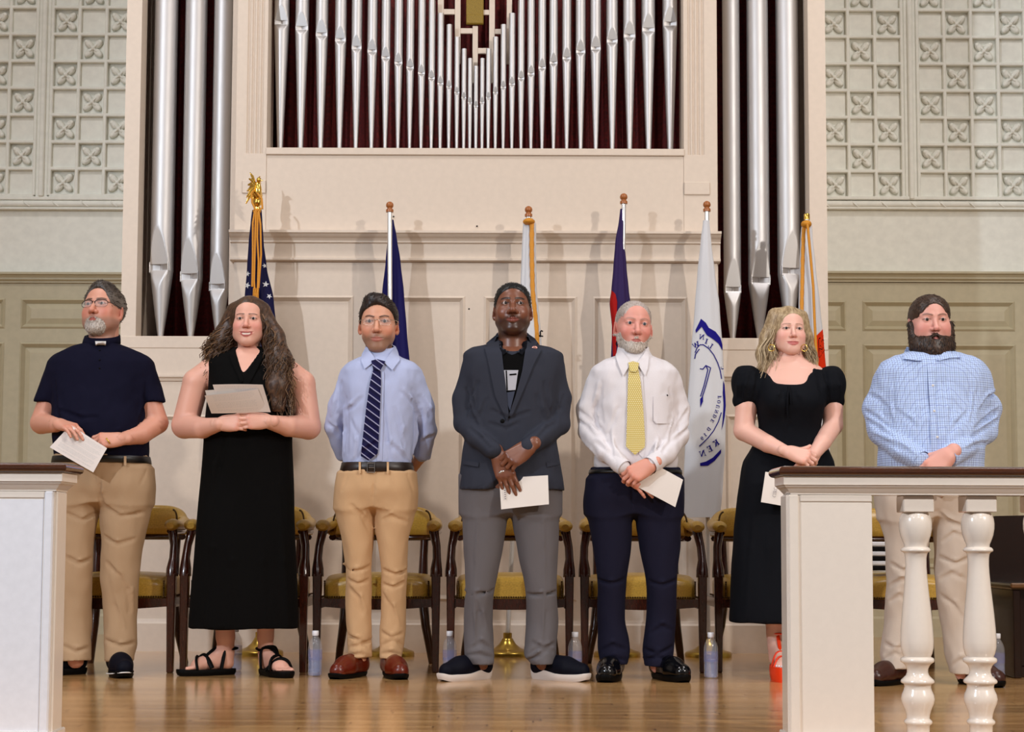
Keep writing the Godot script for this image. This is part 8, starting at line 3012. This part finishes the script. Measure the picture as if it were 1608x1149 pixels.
	for k in 260:
		var side := -1.0 if k % 2 == 0 else 1.0
		var t := rng.randf()
		var start := face * Vector3(0.008 + side * lerpf(0.004, 0.078, t), lerpf(0.108, 0.035, t), rng.randf_range(-0.07, 0.055 - 0.04 * t))
		var sp := rng.randf()
		var mid: Vector3
		var end: Vector3
		if side < 0:
			mid = W(lerpf(1216, 1201, sp), 520, z0 + rng.randf_range(-0.07, 0.05))
			end = W(lerpf(1219, 1187, sp) + rng.randf_range(-3, 3), rng.randf_range(560, 604), z0 + rng.randf_range(-0.05, 0.10))
		else:
			mid = W(lerpf(1261, 1272, sp), 522, z0 + rng.randf_range(-0.07, 0.04))
			end = W(lerpf(1261, 1283, sp) + rng.randf_range(-3, 3), rng.randf_range(560, 596), z0 + rng.randf_range(-0.05, 0.07))
		var pts := PackedVector3Array()
		var rad := PackedFloat32Array()
		var ph := rng.randf_range(-0.6, 0.6) + 1.0
		var n := 24
		for j in n:
			var a := j / float(n - 1)
			var p := start.lerp(mid, a).lerp(mid.lerp(end, a), a)
			var an := ph + a * 2.3 * TAU
			var w := 0.010 * smoothstep(0.25, 0.8, a)
			pts.append(p + Vector3(sin(an) * w, 0, cos(an) * w * 0.8))
			rad.append(0.0036 * (1.0 - 0.7 * a))
		hair.tint = cols[0].lerp(Color(0.82, 0.75, 0.62), rng.randf() * 0.85)
		hair.tube(pts, rad, 5, false)
	P.append(["hair", hair, M.hair, "shoulder-length wavy blonde hair", ""])
	for q in [[1211.5, 546, 0.085], [1263, 546, 0.085]]:
		var er := MB.new()
		var pts := PackedVector3Array()
		for j in 17:
			var a := TAU * j / 16.0
			pts.append(W(float(q[0]) + cos(a) * 5.0, float(q[1]) + sin(a) * 5.2, z0 + float(q[2]) + cos(a) * 0.008))
		er.tube(pts, PackedFloat32Array([0.0021]), 7, false)
		P.append(["earring", er, M.gilt, "gold hoop earring", ""])
	for q in feet:
		var so := shoe_parts(q[0], q[1], 0.245, 1.0, 1.0, {"sole": 0.062, "lift": 0.0})
		P.append(["sandal", so.sole, M.c_orange, "bright orange platform sandal", ""])
		var st := MB.new()
		for e in [[[-0.044, 0.062, 0.17], [-0.02, 0.108, 0.16], [0.02, 0.108, 0.16], [0.044, 0.062, 0.17]], [[-0.042, 0.065, 0.12], [-0.02, 0.125, 0.12], [0.02, 0.125, 0.12], [0.042, 0.065, 0.12]], [[-0.028, 0.205, 0.05], [0.0, 0.21, 0.068], [0.028, 0.205, 0.05], [0.022, 0.20, 0.01], [0.0, 0.20, 0.0], [-0.022, 0.20, 0.01], [-0.028, 0.205, 0.05]], [[0.0, 0.205, 0.064], [0.0, 0.15, 0.10], [0.0, 0.122, 0.13]]]:
			var pts := PackedVector3Array()
			for p in e: pts.append(so.xf * Vector3(p[0], p[1], p[2]))
			var sm := PackedVector3Array()
			for i in pts.size() - 1:
				for j in 4:
					sm.append(pts[i].cubic_interpolate(pts[i + 1], pts[maxi(i - 1, 0)], pts[mini(i + 2, pts.size() - 1)], j / 4.0))
			sm.append(pts[pts.size() - 1])
			st.tube(sm, PackedFloat32Array([0.0085]), 8, true, 0.5)
		P.append(["straps", st, M.c_orange, "", "sandal"])
		var gm := MB.new()
		for j in 9:
			var a := -0.9 + 1.8 * j / 8.0
			gm.ball(so.xf * Vector3(sin(a) * 0.046, 0.072, 0.115 + cos(a) * 0.128), Vector3.ONE * 0.005, 6, 5)
		P.append(["beads", gm, M.c_pearl, "row of small pale beads", "sandal"])
	return {"name": "person", "label": "blonde woman in a black puff-sleeved dress, hoop earrings and orange sandals", "parts": P}

# ------------------------------------------------------------------ what they wear
func people_materials() -> void:
	M.skin = vcol(0.48)
	M.skin.subsurf_scatter_enabled = true
	M.skin.subsurf_scatter_strength = 0.08
	M.skin_dark = vcol(0.36)
	M.eye = vcol(0.08)
	M.hair = vcol(0.45)
	M.steel = mat(Color(0.80, 0.80, 0.80), 0.22, 1.0)
	M.c_navy_shirt = cloth(Color(0.062, 0.06, 0.135), 0.85)
	M.c_white = cloth(Color(0.88, 0.87, 0.86), 0.6)
	M.c_black = cloth(Color(0.028, 0.026, 0.028), 0.55)
	M.c_khaki = cloth(Color(0.70, 0.585, 0.46), 0.85)
	M.c_tan = cloth(Color(0.80, 0.65, 0.49), 0.85)
	M.c_stone = cloth(Color(0.80, 0.74, 0.68), 0.85)
	M.c_black_leather = mat(Color(0.03, 0.028, 0.03), 0.4)
	M.c_brown_leather = mat(Color(0.13, 0.075, 0.05), 0.4)
	M.c_navy_shoe = cloth(Color(0.032, 0.036, 0.085), 0.6)
	M.c_tan_shoe = grainy(Color(0.45, 0.14, 0.055), 0.28, 20.0, 0.3, 51)
	M.c_brown_shoe = grainy(Color(0.27, 0.12, 0.075), 0.32, 20.0, 0.3, 52)
	M.c_black_shoe = mat(Color(0.022, 0.024, 0.034), 0.16)
	M.c_white_sole = mat(Color(0.84, 0.80, 0.77), 0.6)
	M.c_blue_shirt = cloth(Color(0.72, 0.755, 0.885), 0.7)
	M.c_white_shirt = cloth(Color(0.90, 0.88, 0.89), 0.7)
	M.c_blazer = cloth(Color(0.205, 0.215, 0.255), 0.8, 300.0)
	M.c_black_knit = cloth(Color(0.018, 0.017, 0.019), 0.85)
	M.c_dark_collar = cloth(Color(0.045, 0.048, 0.075), 0.8)
	M.c_grey_knit = cloth(Color(0.70, 0.70, 0.73), 0.85)
	M.c_slate_knit = cloth(Color(0.25, 0.27, 0.33), 0.85)
	M.c_grey_trousers = cloth(Color(0.41, 0.395, 0.405), 0.85, 200.0)
	M.c_navy_trousers = cloth(Color(0.11, 0.108, 0.175), 0.85, 200.0)
	M.c_black_dress = cloth(Color(0.03, 0.027, 0.026), 0.9)
	M.c_black_dress2 = cloth(Color(0.06, 0.068, 0.09), 0.8)
	M.c_orange = mat(Color(0.95, 0.24, 0.05), 0.4)
	M.c_pearl = mat(Color(0.86, 0.85, 0.90), 0.2)
	# striped tie
	var im := Image.create(64, 64, false, Image.FORMAT_RGB8)
	for y in 64:
		for x in 64:
			var q := fposmod((y - x) / 64.0, 1.0)
			im.set_pixel(x, y, Color(0.62, 0.62, 0.74) if q < 0.15 else (Color(0.06, 0.05, 0.20) if q < 0.6 else Color(0.075, 0.065, 0.245)))
	M.c_stripe_tie = mat(Color.WHITE, 0.6)
	M.c_stripe_tie.metallic_specular = 0.25
	M.c_stripe_tie.albedo_texture = ImageTexture.create_from_image(im)
	M.c_stripe_tie.uv1_triplanar = true
	M.c_stripe_tie.uv1_triplanar_sharpness = 8.0
	M.c_stripe_tie.uv1_scale = Vector3(20.0, 27.0, 20.0)
	# yellow tie with pale dots in offset rows
	im = Image.create(48, 48, false, Image.FORMAT_RGB8)
	for y in 48:
		for x in 48:
			var d := Vector2(fposmod(x + (12.0 if y >= 24 else 0.0), 24.0) - 12.0, fposmod(y, 24.0) - 12.0).length()
			im.set_pixel(x, y, Color(0.90, 0.87, 0.70) if d < 7.5 else Color(0.77, 0.68, 0.36))
	M.c_yellow_tie = mat(Color.WHITE, 0.55)
	M.c_yellow_tie.metallic_specular = 0.25
	M.c_yellow_tie.albedo_texture = ImageTexture.create_from_image(im)
	M.c_yellow_tie.uv1_triplanar = true
	M.c_yellow_tie.uv1_triplanar_sharpness = 8.0
	M.c_yellow_tie.uv1_scale = Vector3(56.0, 58.0, 56.0)
	# checked shirt: 128 px are 50 mm
	im = Image.create(128, 128, false, Image.FORMAT_RGB8)
	for y in 128:
		for x in 128:
			var c := Color(0.76, 0.83, 0.95)
			for q in [[x, 0], [y, 1]]:
				var a: int = q[0]
				if a % 64 < 5: c = c * Color(0.50, 0.50, 0.64)
				elif a % 64 >= 30 and a % 64 < 35: c = c * Color(0.62, 0.64, 0.82)
				elif a % 32 >= 14 and a % 32 < 18: c = c * Color(0.92, 0.97, 1.0)
			im.set_pixel(x, y, c)
	M.c_check = cloth(Color.WHITE, 0.75)
	M.c_check.albedo_texture = ImageTexture.create_from_image(im)
	M.c_check.uv1_scale = Vector3.ONE * 25.0
	M.paper = mat(Color(0.88, 0.85, 0.82), 0.7)
	M.paper_type = mat(Color(1, 1, 1), 0.7)
	M.paper_type.albedo_texture = print_tex(26, 0.72, 3)
	M.paper_notes = mat(Color(1, 1, 1), 0.7)
	M.paper_notes.albedo_texture = print_tex(14, 0.74, 5, 0.14)
	M.grey_ink = mat(Color(0.45, 0.42, 0.44), 0.7)

func build_people() -> void:
	people_materials()
	var makers := [person_collar, person_curly, person_tie, person_blazer, person_elder, person_blonde, person_checked]
	var results := []
	results.resize(makers.size())
	var work := func(i: int) -> void:
		var t0 := Time.get_ticks_msec()
		results[i] = makers[i].call()
		results[i]["ms"] = Time.get_ticks_msec() - t0
	var id := WorkerThreadPool.add_group_task(work, makers.size(), -1, true)
	WorkerThreadPool.wait_for_group_task_completion(id)
	for r in results:
		print("person ms ", r["ms"])
		var t := thing(r["name"], r["label"], "person")
		var last := {}
		for p in r["parts"]:
			var parent: Node = t
			if p[4] != "": parent = last[p[4]]
			var m: MB = p[1]
			var o := put(p[0], m.done(), p[2], parent, p[3])
			last[p[0]] = o

func build_papers() -> void:
	var t := thing("paper_sheet", "white printed sheet held in both hands by the man in the clerical collar", "paper")
	put("sheet", card([[111, 667], [168, 703.5], [146.5, 741.5], [78, 702]], -0.17, [0.255, 0.255, 0.25, 0.24], 0.0015, 0.004).done(), M.paper_type, t)
	t = thing("paper_stack", "folded printed pages held up by the woman with curly hair", "papers")
	put("page", card([[322, 613], [400, 606], [424, 646], [333, 649]], -0.17, [0.325, 0.325, 0.245, 0.245], 0.0015, 0.003).done(), M.paper, t)
	put("page", card([[321.5, 621], [405, 611], [420, 646], [332, 649]], -0.17, [0.332, 0.332, 0.248, 0.248], 0.0015, 0.003).done(), M.paper_notes, t)
	put("page", card([[334, 604], [412.5, 604], [425, 647], [347, 648]], -0.17, [0.345, 0.345, 0.252, 0.252], 0.0015, -0.004).done(), M.paper_notes, t)
	t = thing("booklet", "white program booklet under the folded hands of the man in the blazer", "booklet")
	put("cover", card([[784, 751], [860.5, 746], [862, 791.5], [787, 799.5]], 0.0, [0.158, 0.158, 0.178, 0.178], 0.003, 0.003).done(), M.paper, t)
	for k in 5:
		var b := MB.new()
		b.cbox(W(792.5 + 0.3 * k, 770.0 + 3.2 * k, 0.182), Vector3(0.007, 0.004, 0.001), Basis())
		put("print_mark", b.done(), M.grey_ink, t)
	t = thing("booklet", "white program booklet held at the hip by the older man with yellow tie", "booklet")
	put("cover", card([[1012, 720], [1072.5, 753], [1060.5, 796], [1000, 764]], -0.06, [0.180, 0.180, 0.19, 0.19], 0.003, 0.003).done(), M.paper, t)
	t = thing("booklet", "white program booklet hanging from the blonde woman's hand", "booklet")
	put("cover", card([[1202, 740.5], [1262, 750], [1255, 799], [1195, 788]], -0.04, [0.205, 0.205, 0.22, 0.22], 0.003, 0.003).done(), M.paper, t)
	put("lettering", booklet_text("CIRC", [1217, 773], 7.0, -1.40, -0.04, 0.229), M.grey_ink, t)

func booklet_text(text: String, at: Array, size: float, turn: float, z0: float, dz: float) -> ArrayMesh:
	var tm := TextMesh.new()
	tm.text = text
	var sf := SystemFont.new()
	sf.font_names = PackedStringArray(["Droid Serif"])
	tm.font = sf
	tm.font_size = 32
	tm.pixel_size = 1.0 / 32.0
	tm.depth = 0.0
	var ar := tm.get_mesh_arrays()
	var o := MB.new()
	for q in ar[Mesh.ARRAY_VERTEX]:
		var p := Vector2(q.x, -q.y) * size
		p = p.rotated(turn) + Vector2(at[0], at[1])
		o.vert(W(p.x, p.y, z0 + dz), Vector3.BACK)
	var idx: PackedInt32Array = ar[Mesh.ARRAY_INDEX] if ar[Mesh.ARRAY_INDEX] != null else PackedInt32Array(range(o.v.size()))
	for k in idx.size() / 3:
		o.tri(idx[k * 3], idx[k * 3 + 1], idx[k * 3 + 2])
	return o.done()

func build_things() -> void:
	build_rails()
	build_chairs()
	build_flags()
	build_small()
	build_people()
	build_papers()
